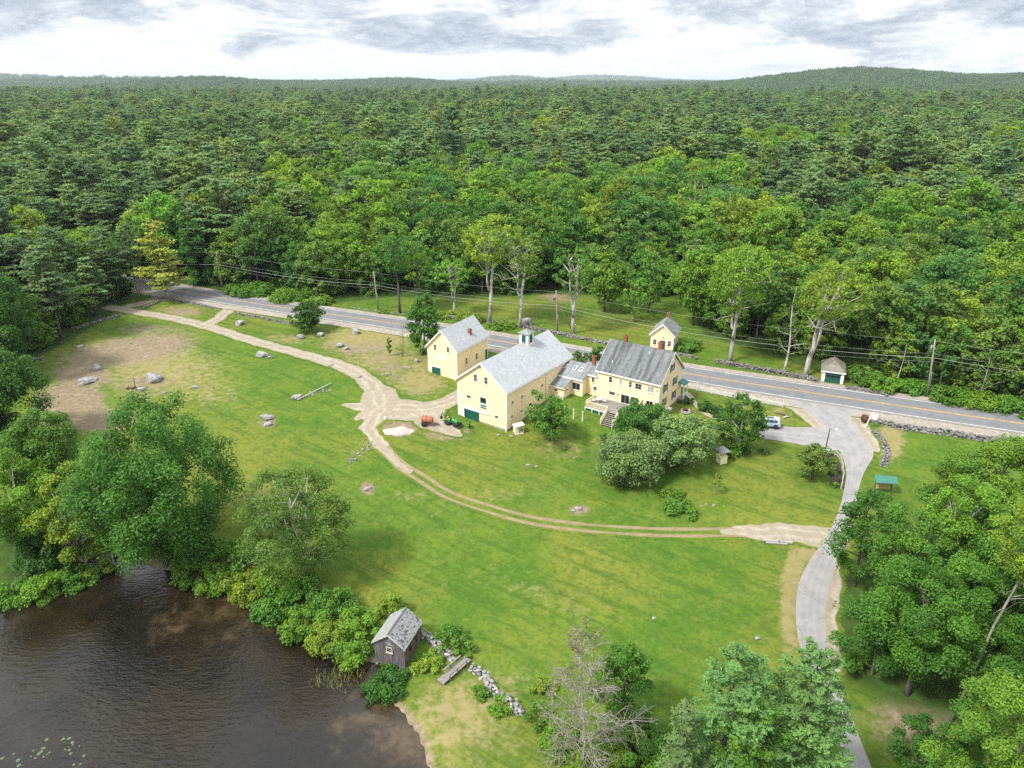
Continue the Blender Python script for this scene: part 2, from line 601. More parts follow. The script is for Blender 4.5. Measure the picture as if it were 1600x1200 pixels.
def grass_nodes(t):
    geo = N(t, 'ShaderNodeNewGeometry')
    P = geo.outputs['Position']
    big = noise(t, P, .035, 5, .6)
    mid = noise(t, mapv(t, P, (1, 1, 1), loc=(7, 1, 0)), .16, 6, .62)
    fine = noise(t, P, 1.7, 5, .7)
    mow = noise(t, mapv(t, mapv(t, P, rot=(0, 0, R(33))), (.10, 1.0, 1)), .75, 5, .65)
    mow2 = noise(t, mapv(t, mapv(t, P, rot=(0, 0, R(-28))), (.08, .8, 1), loc=(3, 3, 0)), .6, 5, .65)
    col = mixc(t, ramp(t, mid, .34, .64), (0.060, 0.125, 0.013), (0.100, 0.155, 0.017))
    col = mixc(t, ramp(t, big, .44, .62), col, (0.148, 0.162, 0.025))
    col = mixc(t, math_(t, 'MULTIPLY', ramp(t, mow, .46, .66), .75), col, (0.040, 0.094, 0.011))
    col = mixc(t, math_(t, 'MULTIPLY', ramp(t, mow2, .50, .70), .5), col, (0.120, 0.146, 0.028))
    col = mixc(t, math_(t, 'MULTIPLY', ramp(t, fine, .42, .70), .65), col, (0.030, 0.075, 0.009))
    mott = noise(t, mapv(t, P, loc=(11, 3, 0)), .62, 6, .7)
    col = mixc(t, math_(t, 'MULTIPLY', ramp(t, mott, .50, .66), .55), col, (0.040, 0.089, 0.011))
    col = mixc(t, math_(t, 'MULTIPLY', math_(t, 'SUBTRACT', 1.0, ramp(t, mott, .32, .46)), .45), col, (0.154, 0.169, 0.028))
    tiny = noise(t, mapv(t, P, loc=(2, 9, 0)), 5.5, 3, .7)
    col = mixc(t, math_(t, 'MULTIPLY', ramp(t, tiny, .5, .72), .45), col, (0.120, 0.144, 0.035))
    return P, col, fine


def zone(t, z, nz, gain=1.7, jit=1.0, off=-.35):
    a = math_(t, 'MULTIPLY_ADD', z, gain, math_(t, 'MULTIPLY', math_(t, 'SUBTRACT', nz, .5), jit))
    return ramp(t, math_(t, 'ADD', a, off), 0.0, .55)


def ground_material():
    m, t, b, out = new_mat('meadow')
    P, col, fine = grass_nodes(t)
    at_ = N(t, 'ShaderNodeAttribute', attribute_name='zone')
    sp = N(t, 'ShaderNodeSeparateColor')
    L(t, at_.outputs['Color'], sp.inputs[0])
    nz = noise(t, P, .55, 7, .72)
    nz2 = noise(t, mapv(t, P, loc=(4, 4, 4)), .9, 7, .72)
    dry = mixc(t, ramp(t, nz2, .35, .65), (.205, .175, .062), (.25, .205, .105))
    col = mixc(t, math_(t, 'MULTIPLY', zone(t, sp.outputs[2], nz2, 1.6, 1.7), .85), col, dry)
    dirt = mixc(t, ramp(t, fine, .35, .7), (.215, .168, .112), (.145, .108, .072))
    dirt = mixc(t, ramp(t, nz2, .5, .7), dirt, (.29, .225, .165))
    col = mixc(t, math_(t, 'MULTIPLY', zone(t, sp.outputs[1], nz, 1.6, 1.7), .92), col, dirt)
    sand = mixc(t, ramp(t, fine, .3, .7), (.44, .36, .275), (.33, .265, .20))
    col = mixc(t, zone(t, at_.outputs['Alpha'], nz, 1.7, 1.2), col, sand)
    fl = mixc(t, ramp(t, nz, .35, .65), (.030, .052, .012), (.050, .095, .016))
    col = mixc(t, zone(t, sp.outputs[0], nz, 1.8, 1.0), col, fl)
    L(t, col, b.inputs['Base Color'])
    b.inputs['Roughness'].default_value = .95
    b.inputs['Specular IOR Level'].default_value = .1
    bump(t, b, fine, .5, .18)
    return m


def track_material():
    m, t, b, out = new_mat('dirt_and_sand')
    P, gcol, fine = grass_nodes(t)
    at_ = N(t, 'ShaderNodeAttribute', attribute_name='zone')
    sp = N(t, 'ShaderNodeSeparateColor')
    L(t, at_.outputs['Color'], sp.inputs[0])
    nz = noise(t, P, .8, 7, .72)
    nz2 = noise(t, mapv(t, P, loc=(4, 4, 4)), .35, 6, .65)
    sand = mixc(t, ramp(t, nz, .35, .68), (.345, .305, .245), (.25, .215, .165))
    sand = mixc(t, math_(t, 'MULTIPLY', ramp(t, fine, .45, .75), .5), sand, (.22, .18, .135))
    rut = math_(t, 'ABSOLUTE', math_(t, 'SUBTRACT', sp.outputs[2], .27))
    sand = mixc(t, math_(t, 'MULTIPLY', ramp(t, rut, .05, .17), .45), sand, (.20, .175, .11))
    brown = mixc(t, ramp(t, nz, .35, .68), (.24, .19, .11), (.17, .135, .075))
    surf = mixc(t, ramp(t, sp.outputs[1], .2, .8), sand, brown)
    col = mixc(t, zone(t, sp.outputs[0], nz, 2.0, 1.1, -.5), gcol, surf)
    L(t, col, b.inputs['Base Color'])
    b.inputs['Roughness'].default_value = .95
    b.inputs['Specular IOR Level'].default_value = .1
    bump(t, b, fine, .5, .12)
    return m


def paved(name, c1, c2, crackc, sc=.6):
    m, t, b, out = new_mat(name)
    geo = N(t, 'ShaderNodeNewGeometry')
    P = geo.outputs['Position']
    n = noise(t, P, sc, 6, .65)
    f = noise(t, P, 9, 3, .7)
    at_ = N(t, 'ShaderNodeAttribute', attribute_name='side')
    col = mixc(t, ramp(t, n, .35, .65), c1, c2)
    col = mixc(t, math_(t, 'MULTIPLY', ramp(t, f, .4, .7), .3), col, crackc)
    wear = math_(t, 'ABSOLUTE', math_(t, 'SUBTRACT', math_(t, 'ABSOLUTE', math_(t, 'SUBTRACT', math_(t, 'ABSOLUTE', at_.outputs['Fac']), .5)), .25))
    col = mixc(t, math_(t, 'MULTIPLY', math_(t, 'SUBTRACT', 1.0, ramp(t, wear, 0.0, .2)), .16), col, tuple(1.25 * q for q in c1))
    L(t, col, b.inputs['Base Color'])
    b.inputs['Roughness'].default_value = .85
    b.inputs['Specular IOR Level'].default_value = .25
    vor = N(t, 'ShaderNodeTexVoronoi', feature='DISTANCE_TO_EDGE', in_={'Scale': .075})
    wob = N(t, 'ShaderNodeMixRGB', blend_type='ADD', in_={0: 1.6})
    L(t, P, wob.inputs[1])
    nzc = N(t, 'ShaderNodeTexNoise', in_={'Scale': .7, 'Detail': 4.0})
    L(t, P, nzc.inputs['Vector'])
    L(t, nzc.outputs[1], wob.inputs[2])
    L(t, wob.outputs[0], vor.inputs['Vector'])
    crack = math_(t, 'SUBTRACT', 1.0, ramp(t, vor.outputs[0], .002, .006))
    col = mixc(t, math_(t, 'MULTIPLY', crack, .3), col, tuple(.45 * q for q in c2))
    edge = ramp(t, math_(t, 'ADD', math_(t, 'ABSOLUTE', at_.outputs['Fac']), math_(t, 'MULTIPLY', n, .25)), .98, 1.14)
    col = mixc(t, math_(t, 'MULTIPLY', edge, .7), col, (.28, .25, .21))
    L(t, col, b.inputs['Base Color'])
    bump(t, b, f, .3, .02)
    return m


def gravel_material():
    m, t, b, out = new_mat('shoulder_gravel')
    P, gcol, fine = grass_nodes(t)
    at_ = N(t, 'ShaderNodeAttribute', attribute_name='side')
    nz = noise(t, P, .7, 7, .72)
    grv = mixc(t, ramp(t, fine, .3, .7), (.30, .27, .235), (.21, .185, .155))
    grv = mixc(t, ramp(t, nz, .45, .7), grv, (.36, .315, .26))
    e = math_(t, 'SUBTRACT', 1.0, math_(t, 'ABSOLUTE', at_.outputs['Fac']))
    col = mixc(t, zone(t, math_(t, 'MULTIPLY', e, 2.2), nz, 1.6, 1.5, -.35), gcol, grv)
    L(t, col, b.inputs['Base Color'])
    b.inputs['Roughness'].default_value = .95
    b.inputs['Specular IOR Level'].default_value = .1
    bump(t, b, fine, .5, .1)
    return m


def water_material():
    m, t, b, out = new_mat('pond_water')
    geo = N(t, 'ShaderNodeNewGeometry')
    P = geo.outputs['Position']
    at_ = N(t, 'ShaderNodeAttribute', attribute_name='shallow')
    nz = noise(t, P, .12, 6, .65)
    n2_ = noise(t, mapv(t, P, loc=(5, 2, 0)), .4, 6, .7)
    deep = mixc(t, ramp(t, nz, .35, .65), (.0075, .0062, .0048), (.018, .0125, .0065))
    col = mixc(t, zone(t, at_.outputs['Fac'], n2_, 1.3, 1.2, -.45), deep, mixc(t, ramp(t, n2_, .4, .65), (.045, .030, .012), (.072, .052, .030)))
    L(t, col, b.inputs['Base Color'])
    b.inputs['Roughness'].default_value = .12
    b.inputs['IOR'].default_value = 1.4
    b.inputs['Specular IOR Level'].default_value = .6
    w = noise(t, mapv(t, P, (.55, 1.5, 1), (0, 0, R(-24))), 1.5, 3, .55, .4)
    w2 = noise(t, mapv(t, P, (.8, 1.6, 1), (0, 0, R(12))), 3.4, 2, .5)
    calm = ramp(t, noise(t, mapv(t, P, loc=(1, 8, 0)), .05, 3, .5), .35, .62)
    h = math_(t, 'ADD', w, math_(t, 'MULTIPLY', w2, .35))
    n = N(t, 'ShaderNodeBump', in_={'Distance': .35})
    L(t, math_(t, 'MULTIPLY_ADD', calm, .32, .12), n.inputs['Strength'])
    L(t, h, n.inputs['Height'])
    L(t, n.outputs[0], b.inputs['Normal'])
    return m


def leaf_material(name, trans=.3, own=True, rough=.5, amp=1.0):
    """leaf colour comes from the object's own colour; 'tint' varies it leaf by leaf, the object's random number tree by tree"""
    m, t, b, out = new_mat(name)
    oi = N(t, 'ShaderNodeObjectInfo')
    at_ = N(t, 'ShaderNodeAttribute', attribute_name='tint')
    hs = N(t, 'ShaderNodeHueSaturation')
    if own:
        L(t, oi.outputs['Color'], hs.inputs['Color'])
    else:
        L(t, N(t, 'ShaderNodeAttribute', attribute_name='leaf_colour').outputs['Color'], hs.inputs['Color'])
    L(t, math_(t, 'MULTIPLY_ADD', oi.outputs['Random'], .014 if own else .03, .493 if own else .485), hs.inputs['Hue'])
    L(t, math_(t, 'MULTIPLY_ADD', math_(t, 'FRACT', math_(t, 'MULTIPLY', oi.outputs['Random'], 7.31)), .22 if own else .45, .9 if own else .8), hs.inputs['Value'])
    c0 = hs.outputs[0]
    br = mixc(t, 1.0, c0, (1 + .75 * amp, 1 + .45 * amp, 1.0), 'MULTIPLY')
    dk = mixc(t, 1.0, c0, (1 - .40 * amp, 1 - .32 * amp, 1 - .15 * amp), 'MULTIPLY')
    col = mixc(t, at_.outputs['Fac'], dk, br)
    L(t, col, b.inputs['Base Color'])
    b.inputs['Roughness'].default_value = rough
    b.inputs['Specular IOR Level'].default_value = .35
    tr = N(t, 'ShaderNodeBsdfTranslucent')
    L(t, mixc(t, 1.0, col, (1.25, 1.15, .5), 'MULTIPLY'), tr.inputs[0])
    mx = N(t, 'ShaderNodeMixShader', in_={0: trans})
    L(t, b.outputs[0], mx.inputs[1])
    L(t, tr.outputs[0], mx.inputs[2])
    L(t, mx.outputs[0], out.inputs[0])
    return m


LEAF = leaf_material('broad_leaves', .45)
NEEDLE = leaf_material('pine_needles', .32, rough=.7, amp=.55)
LEAF_FAR = leaf_material('broad_leaves_far', .45, False)
NEEDLE_FAR = leaf_material('pine_needles_far', .32, False, rough=.7, amp=.55)
GROUND = ground_material()
TRACK = track_material()
ASPHALT = paved('asphalt', (.155, .158, .163), (.125, .128, .134), (.18, .18, .185))
DRIVE = paved('worn_driveway', (.265, .255, .25), (.205, .20, .198), (.2, .19, .185))
GRAVEL = gravel_material()
PAINTW = M('white_line', (.62, .62, .60), (.40, .40, .39), 1.2, .7, c3=(.30, .30, .30))
PAINTY = M('yellow_line', (.60, .36, .07), (.42, .27, .08), 1.2, .7, c3=(.33, .24, .11))
WATERM = water_material()
PATHM = M('path_gravel', (.36, .30, .24), (.27, .22, .17), 2, .95, .3)
# ------------------------------------------------------------------ the setting: ground, water, road, driveway, tracks
CLEAR = np.array([G(a, b)[:2] for a, b in [(-700, 720), (-60, 600), (50, 560), (112, 528), (190, 478), (206, 452), (300, 449), (420, 457), (522, 474), (545, 470), (610, 463),
                                           (690, 464), (780, 463), (850, 458), (930, 460), (985, 470), (1050, 462), (1085, 480), (1105, 522), (1180, 546), (1275, 577),
                                           (1330, 592), (1420, 612), (1600, 637), (1900, 676)]]
                 + [np.array(q, float) for q in [(190, 95), (190, 0), (-260, 0), (-260, 90)]])

road_px = [(120, 427), (205, 441), (233, 446.5), (310, 460), (397, 474.5), (520, 492), (639, 509), (763, 530), (915, 557.5), (1067, 584), (1250, 611.5), (1412, 636), (1600, 663), (1900, 705)]
ROAD = spline([G(*q) for q in road_px], 2.0)
for _ in range(60):
    ROAD[1:-1] = .5 * ROAD[1:-1] + .25 * (ROAD[:-2] + ROAD[2:])


def normals(P):
    T = np.gradient(P, axis=0)
    T /= np.linalg.norm(T, axis=1)[:, None]
    return np.stack([-T[:, 1], T[:, 0]], 1)


RN = normals(ROAD)     # points to the far side


def road_off(d0, d1=None):
    return ROAD + RN * d0, ROAD + RN * (d1 if d1 is not None else d0)


def ribbon(name, A, B, nx, zoff, mat, zfun=gnd, parent=None):
    """strip between two edge lines, laid on the ground; 'side' runs -1..1 across"""
    n = len(A)
    s = np.linspace(0, 1, nx + 1)
    P = A[:, None, :] * (1 - s)[None, :, None] + B[:, None, :] * s[None, :, None]
    X, Y = P[..., 0].ravel(), P[..., 1].ravel()
    Z = zfun(X, Y) + zoff
    i = np.arange(n - 1)[:, None] * (nx + 1) + np.arange(nx)[None, :]
    F = np.stack([i, i + 1, i + nx + 2, i + nx + 1], -1).reshape(-1, 4)
    side = np.tile(2 * s - 1, n)
    me = np_mesh(name, np.stack([X, Y, Z], 1), F, [mat], smooth=True, attrs={'side': ('FLOAT', side)})
    # face up
    if me.polygons[0].normal.z < 0: me.flip_normals()
    return link(name, me, parent)


# dirt tracks as distance fields: (pixel line, half width, kind) kind 0 sand, 1 brown two-rut track
def pxline(*p): return spline([G(*q) for q in p], 1.0)


TRACKS = [
    (pxline((172, 480), (215, 488), (265, 496), (330, 512), (400, 534), (470, 553), (530, 570), (568, 590), (588, 612), (594, 632)), (1.7, 1.8, 1.7, 1.7, 1.9, 2.3), 0),
    (pxline((205, 478), (228, 472), (250, 464)), (1.6, 1.4), 0),
    (pxline((318, 508), (338, 500), (350, 490), (364, 480)), (1.8, 1.5, 1.9), 0),
    (pxline((594, 615), (594, 636), (586, 650), (578, 664), (574, 672)), (2.6, 3.0, 2.2, 1.2, .6), 0),
    (pxline((538, 633), (552, 634), (575, 636), (612, 636), (655, 637), (690, 632), (718, 618), (735, 604)), (.1, 1.1, 2.4, 2.4, 1.7, 1.5, 1.6, 1.8), 0),
    (pxline((560, 652), (580, 646), (604, 640), (640, 644), (676, 652)), (.5, 1.8, 2.0, 1.8, 1.5), 0),
    (pxline((598, 645), (640, 648), (680, 645)), (1.2, 1.7, 1.3), 0),
    (pxline((650, 646), (676, 660), (698, 669), (718, 680)), (1.0, 1.9, 1.5, .2), 0),
    (pxline((574, 668), (586, 684), (600, 700), (622, 724), (640, 737)), (.9, .75, .5, .35, .1), 0),
    (pxline((590, 690), (622, 724), (660, 748), (700, 773), (760, 794), (830, 813), (900, 823), (960, 828), (1040, 832), (1120, 832), (1190, 832)), (.95,), 1),
    (pxline((1130, 830), (1180, 832), (1220, 832), (1260, 835), (1295, 842)), (.2, 1.0, 1.5, 1.5, 1.9), 0),
    (pxline((1222, 624), (1244, 637), (1266, 653), (1278, 666)), (1.3, 1.2, 1.0, .8), 0),
    (pxline((1340, 644), (1336, 656), (1352, 679), (1368, 702)), (1.6, 1.2, .9, .5), 0),
    (pxline((1306, 885), (1296, 925), (1292, 965), (1294, 1005), (1304, 1040)), (.3, .7, .8, .7, .5), 0),
]


def dist_w(x, y, P, Wd):
    """distance to the line, less the local half width; also the plain distance"""
    w = np.interp(np.linspace(0, 1, len(P)), np.linspace(0, 1, len(Wd)), Wd) if len(Wd) > 1 else np.full(len(P), Wd[0])
    best = np.full(np.shape(x), 1e9)
    raw = np.full(np.shape(x), 1e9)
    for i in range(len(P) - 1):
        a, b = P[i], P[i + 1]
        e = b - a
        t = np.clip(((x - a[0]) * e[0] + (y - a[1]) * e[1]) / (e @ e + 1e-12), 0, 1)
        d = np.hypot(x - a[0] - e[0] * t, y - a[1] - e[1] * t)
        best = np.minimum(best, d - (w[i] + (w[i + 1] - w[i]) * t))
        raw = np.minimum(raw, d)
    return best, raw


def track_mask(x, y):
    m = np.zeros(np.shape(x))
    k = np.zeros(np.shape(x))
    rd = np.full(np.shape(x), .27)
    xw = x + .14 * np.sin(y * 1.3 + x * .6) + .1 * np.sin(x * 2.3 - y * 1.7)
    yw = y + .14 * np.sin(x * 1.1 + .7) + .08 * np.sin(x * 2.9 + y * .8)
    for n_, (P, hw, kind) in enumerate(TRACKS):
        dd, d = dist_w(x, y, P, hw) if kind else dist_w(xw, yw, P, tuple(q * (.82 if n_ < 3 else 1.12) for q in hw))
        if kind == 0:
            v = np.clip(.75 - dd / .9, 0, 1)
        else:
            wob = .12 * np.sin(x * .35) + .1 * np.sin(x * .9 + y)
            v = (.62 + wob) * np.exp(-((d - .80) / .36) ** 2) + .16 * (d < .9)
        k = np.where(v > m, float(kind), k)
        rd = np.where(v > m, np.minimum(d, 3.0) / 3.0, rd)
        m = np.maximum(m, v)
    return m, k, rd


PATCH = []   # (channel, centre, inverse 2x2, strength, power)


def patch(ch, px, py, rx, ry, s=1.0, pw=1.0, tilt=0.0):
    c = at(px, py)[:2]
    ca, sa = math.cos(tilt), math.sin(tilt)
    a = at(px + rx * ca, py + rx * sa)[:2] - c
    b = at(px - ry * sa, py + ry * ca)[:2] - c
    PATCH.append((ch, c, np.linalg.inv(np.stack([a, b], 1)), s, pw))


for a in [(1, 205, 545, 95, 22, .85, 1, -.15), (1, 130, 585, 45, 26, .75), (1, 110, 632, 50, 38, 1.0), (1, 160, 655, 50, 22, .8), (1, 235, 515, 70, 14, .45),
          (1, 285, 487, 34, 8, .55), (1, 225, 598, 60, 18, .45), (1, 560, 545, 60, 14, .5), (1, 590, 560, 55, 20, .35), (1, 870, 462, 26, 12, .6),
          (1, 625, 668, 24, 11, 1.0), (1, 700, 676, 34, 12, .75), (1, 574, 763, 12, 9, .8), (1, 905, 796, 16, 7, .8), (1, 1145, 520, 18, 22, .3),
          (1, 418, 658, 14, 12, .6), (1, 1305, 1120, 20, 60, .3), (1, 1440, 1120, 90, 60, .6),
          (2, 570, 530, 70, 22, .75), (1, 610, 575, 40, 22, .45), (2, 655, 600, 45, 22, .6), (2, 660, 570, 40, 20, .5), (2, 450, 530, 60, 12, .45), (2, 250, 575, 110, 60, .55), (2, 320, 610, 80, 40, .4), (2, 600, 560, 90, 30, .5), (2, 640, 600, 70, 26, .4), (2, 280, 487, 45, 12, .5),
          (2, 720, 1120, 95, 90, .52), (2, 690, 1060, 60, 22, .3), (2, 1238, 930, 17, 80, .95, 1), (1, 1241, 925, 10, 60, .4), (2, 1262, 868, 24, 16, .7), (2, 950, 690, 40, 14, .35),
          (2, 700, 800, 60, 22, .25), (2, 850, 930, 130, 30, .3, 1, .3), (2, 400, 770, 90, 40, .35), (2, 1390, 690, 22, 30, .8), (2, 880, 700, 60, 25, .35),
          (2, 1520, 735, 60, 30, .4), (2, 800, 1060, 70, 25, .35), (2, 780, 770, 70, 25, .3), (2, 640, 775, 45, 12, .35), (2, 1230, 640, 40, 12, .4)]:
    patch(*a)


def build_ground():
    def axis(lo, hi, st, far):
        mid = np.arange(lo, hi + st, st)
        g, d, out = st, 0.0, []
        while d < far:
            g *= 1.13
            d += g
            out.append(d)
        o = np.array(out)
        return np.concatenate([lo - o[::-1], mid, mid[-1] + o])
    xs, ys = axis(-112, 108, .8, 40000), axis(38, 212, .8, 45000)
    ys = ys[ys > -400]
    X, Y = np.meshgrid(xs, ys)
    nx, ny = len(xs), len(ys)
    X, Y = X.ravel(), Y.ravel()
    Z = gnd(X, Y)
    zone_ = np.zeros((len(X), 4))
    near = (np.abs(X) < 300) & (Y < 420) & (Y > 0)
    sd_ = np.full(len(X), 50.0)
    sd_[near] = sdf_poly(X[near], Y[near], CLEAR)
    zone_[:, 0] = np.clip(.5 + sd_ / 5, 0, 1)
    xn, yn = X[near], Y[near]
    for ch, c, inv, s, pw in PATCH:
        u = inv[0, 0] * (xn - c[0]) + inv[0, 1] * (yn - c[1])
        v = inv[1, 0] * (xn - c[0]) + inv[1, 1] * (yn - c[1])
        e = s * np.exp(-((u * u + v * v) / 1.3) ** pw)
        zone_[near, ch] = np.maximum(zone_[near, ch], e)
    # pond rim: brown mud at the water's edge, tall darker growth behind is planted separately
    sp = sdf_poly(xn, yn, POND)
    zone_[near, 1] = np.maximum(zone_[near, 1], np.clip(1 - np.abs(sp) / 1.2, 0, 1) * .9)
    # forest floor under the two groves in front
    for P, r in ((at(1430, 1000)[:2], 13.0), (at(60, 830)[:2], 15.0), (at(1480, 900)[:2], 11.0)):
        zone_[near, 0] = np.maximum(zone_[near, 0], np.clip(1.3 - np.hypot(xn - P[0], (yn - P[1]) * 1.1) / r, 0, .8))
    i = np.arange(ny - 1)[:, None] * nx + np.arange(nx - 1)[None, :]
    F = np.stack([i, i + 1, i + nx + 1, i + nx], -1).reshape(-1, 4)
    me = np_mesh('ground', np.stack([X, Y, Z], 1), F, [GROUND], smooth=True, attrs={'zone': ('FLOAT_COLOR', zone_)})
    tag(link('ground', me), kind='structure')


build_ground()

# pond surface
xs, ys = np.arange(-152, 2, 1.0), np.arange(8, 92, 1.0)
X, Y = np.meshgrid(xs, ys)
sp = sdf_poly(X.ravel(), Y.ravel(), POND)
i = (np.arange(len(ys) - 1)[:, None] * len(xs) + np.arange(len(xs) - 1)[None, :])
F = np.stack([i, i + 1, i + len(xs) + 1, i + len(xs)], -1).reshape(-1, 4)
F = F[(sp[F] < 1.4).any(1)]
sh = np.clip(1 + sp / 2.2, 0, 1) * .6
for px, py, rx, s in ((400, 935, 9, .62), (300, 960, 8, .55), (360, 990, 6, .45), (560, 1120, 8, .5), (630, 1160, 5, .7), (600, 1110, 4, .6)):
    c = at(px, py, WATER)
    sh = np.maximum(sh, s * np.exp(-(np.hypot(X.ravel() - c[0], Y.ravel() - c[1]) / rx) ** 2))
me = np_mesh('water', np.stack([X.ravel(), Y.ravel(), np.full(X.size, WATER)], 1), F, [WATERM], smooth=True, attrs={'shallow': ('FLOAT', sh)})
tag(link('water', me), kind='structure')

# the dirt tracks: one sheet 3 cm above the ground
xs, ys = np.arange(-110, 72, .3), np.arange(58, 208, .3)
X, Y = np.meshgrid(xs, ys)
X, Y = X.ravel(), Y.ravel()
tm, tk, td = track_mask(X, Y)
i = np.arange(len(ys) - 1)[:, None] * len(xs) + np.arange(len(xs) - 1)[None, :]
F = np.stack([i, i + 1, i + len(xs) + 1, i + len(xs)], -1).reshape(-1, 4)
F = F[(tm[F] > .02).any(1)]
used = np.unique(F)
re_ = np.zeros(len(X), int)
re_[used] = np.arange(len(used))
zc_ = np.zeros((len(used), 4))
zc_[:, 0], zc_[:, 1], zc_[:, 2] = tm[used], tk[used], td[used]
me = np_mesh('dirt_track', np.stack([X[used], Y[used], gnd(X[used], Y[used]) + .035], 1), re_[F], [TRACK], smooth=True, attrs={'zone': ('FLOAT_COLOR', zc_)})
tag(link('dirt_track', me), kind='structure')

HW = 4.0
tag(ribbon('road_shoulder', *road_off(-HW - 3.2, -HW + .3), 6, .045, GRAVEL), kind='structure')
tag(ribbon('road_shoulder', *road_off(HW - .3, HW + 1.7), 4, .045, GRAVEL), kind='structure')
tag(ribbon('road', *road_off(-HW, HW), 10, .09, ASPHALT), kind='structure')
tag(ribbon('road_line', *road_off(3.25, 3.42), 1, .096, PAINTW), kind='structure')
tag(ribbon('road_line', *road_off(-3.42, -3.25), 1, .096, PAINTW), kind='structure')
tag(ribbon('road_line', *road_off(.08, .21), 1, .096, PAINTY), kind='structure')
tag(ribbon('road_line', *road_off(-.21, -.08), 1, .096, PAINTY), kind='structure')


def resample(P, n):
    d = np.concatenate([[0], np.cumsum(np.linalg.norm(np.diff(P, axis=0), axis=1))])
    t = np.linspace(0, d[-1], n)
    return np.stack([np.interp(t, d, P[:, 0]), np.interp(t, d, P[:, 1])], 1)


dl = pxline((1225, 622), (1240, 630), (1262, 644), (1280, 661), (1293, 686), (1312, 706), (1320, 727), (1321, 751), (1313, 790), (1296, 830), (1265, 877), (1250, 907), (1244, 940),
            (1244, 975), (1250, 1010), (1266, 1055), (1286, 1105), (1306, 1150), (1326, 1198), (1350, 1262))
dr = pxline((1345, 641), (1331, 648), (1331, 657), (1345, 675), (1362, 697), (1364, 714), (1352, 735), (1343, 760), (1339, 790), (1328, 830), (1311, 870), (1302, 898), (1293, 930),
            (1289, 965), (1292, 1000), (1300, 1034), (1314, 1077), (1335, 1132), (1361, 1198), (1388, 1262))
tag(ribbon('driveway', resample(dl, 150), resample(dr, 150), 10, .050, DRIVE), kind='structure')
bt = pxline((1302, 672), (1281, 668), (1245, 668), (1215, 666), (1180, 664))
bb = pxline((1312, 704), (1290, 704), (1250, 695), (1215, 689), (1170, 682))
tag(ribbon('driveway', resample(bt, 40), resample(bb, 40), 6, .058, DRIVE), kind='structure')
wk = pxline((1070, 612), (1077, 618), (1087, 632), (1098, 643), (1112, 651), (1135, 660))
wn = normals(wk)
tag(ribbon('footpath', wk - wn * .5, wk + wn * .5, 2, .045, PATHM), kind='structure')
# ------------------------------------------------------------------ buildings
X_, Y_, Z_ = np.array([1., 0, 0]), np.array([0, 1., 0]), np.array([0, 0, 1.])


def window(root, c, u, n, w, h, cols=2, rows=2, fw=.065, name='window', glass=None, frame=None, shutters=0, sill=True):
    """c: centre of the opening on the wall plane, u: along the wall, n: outward"""
    c, u, n = np.array(c, float), np.array(u, float), np.array(n, float)
    m = MB()
    for s in (-1, 1):
        m.obox(c + u * s * (w / 2 + fw / 2) + n * .02, u, Z_, n, fw / 2, h / 2 + fw, .045)
        m.obox(c + Z_ * s * (h / 2 + fw / 2) + n * .02, u, Z_, n, w / 2, fw / 2, .045)
    for k in range(1, cols):
        m.obox(c + u * (-w / 2 + w * k / cols) + n * .026, u, Z_, n, .013, h / 2, .02)
    for k in range(1, rows):
        m.obox(c + Z_ * (-h / 2 + h * k / rows) + n * .024, u, Z_, n, w / 2, .016, .02)
    if sill: m.obox(c - Z_ * (h / 2 + fw + .03) + n * .06, u, Z_, n, w / 2 + fw + .05, .03, .09)
    f = m.build(name, frame or WHITE, root)
    MB().obox(c + n * .012, u, Z_, n, w / 2, h / 2, .012).build('pane', glass or GLASS, f)
    for s in ((-1, 1) if shutters else ()):
        q = MB().obox(c + u * s * (w / 2 + fw + .24) + n * .03, u, Z_, n, .21, h / 2 + .05, .03)
        for k in range(9):
            q.obox(c + u * s * (w / 2 + fw + .24) + Z_ * (-h / 2 + h * (k + .5) / 9) + n * .066, u, Z_, n, .17, h / 26, .012)
        q.build('shutter', GREEN, f)
    return f


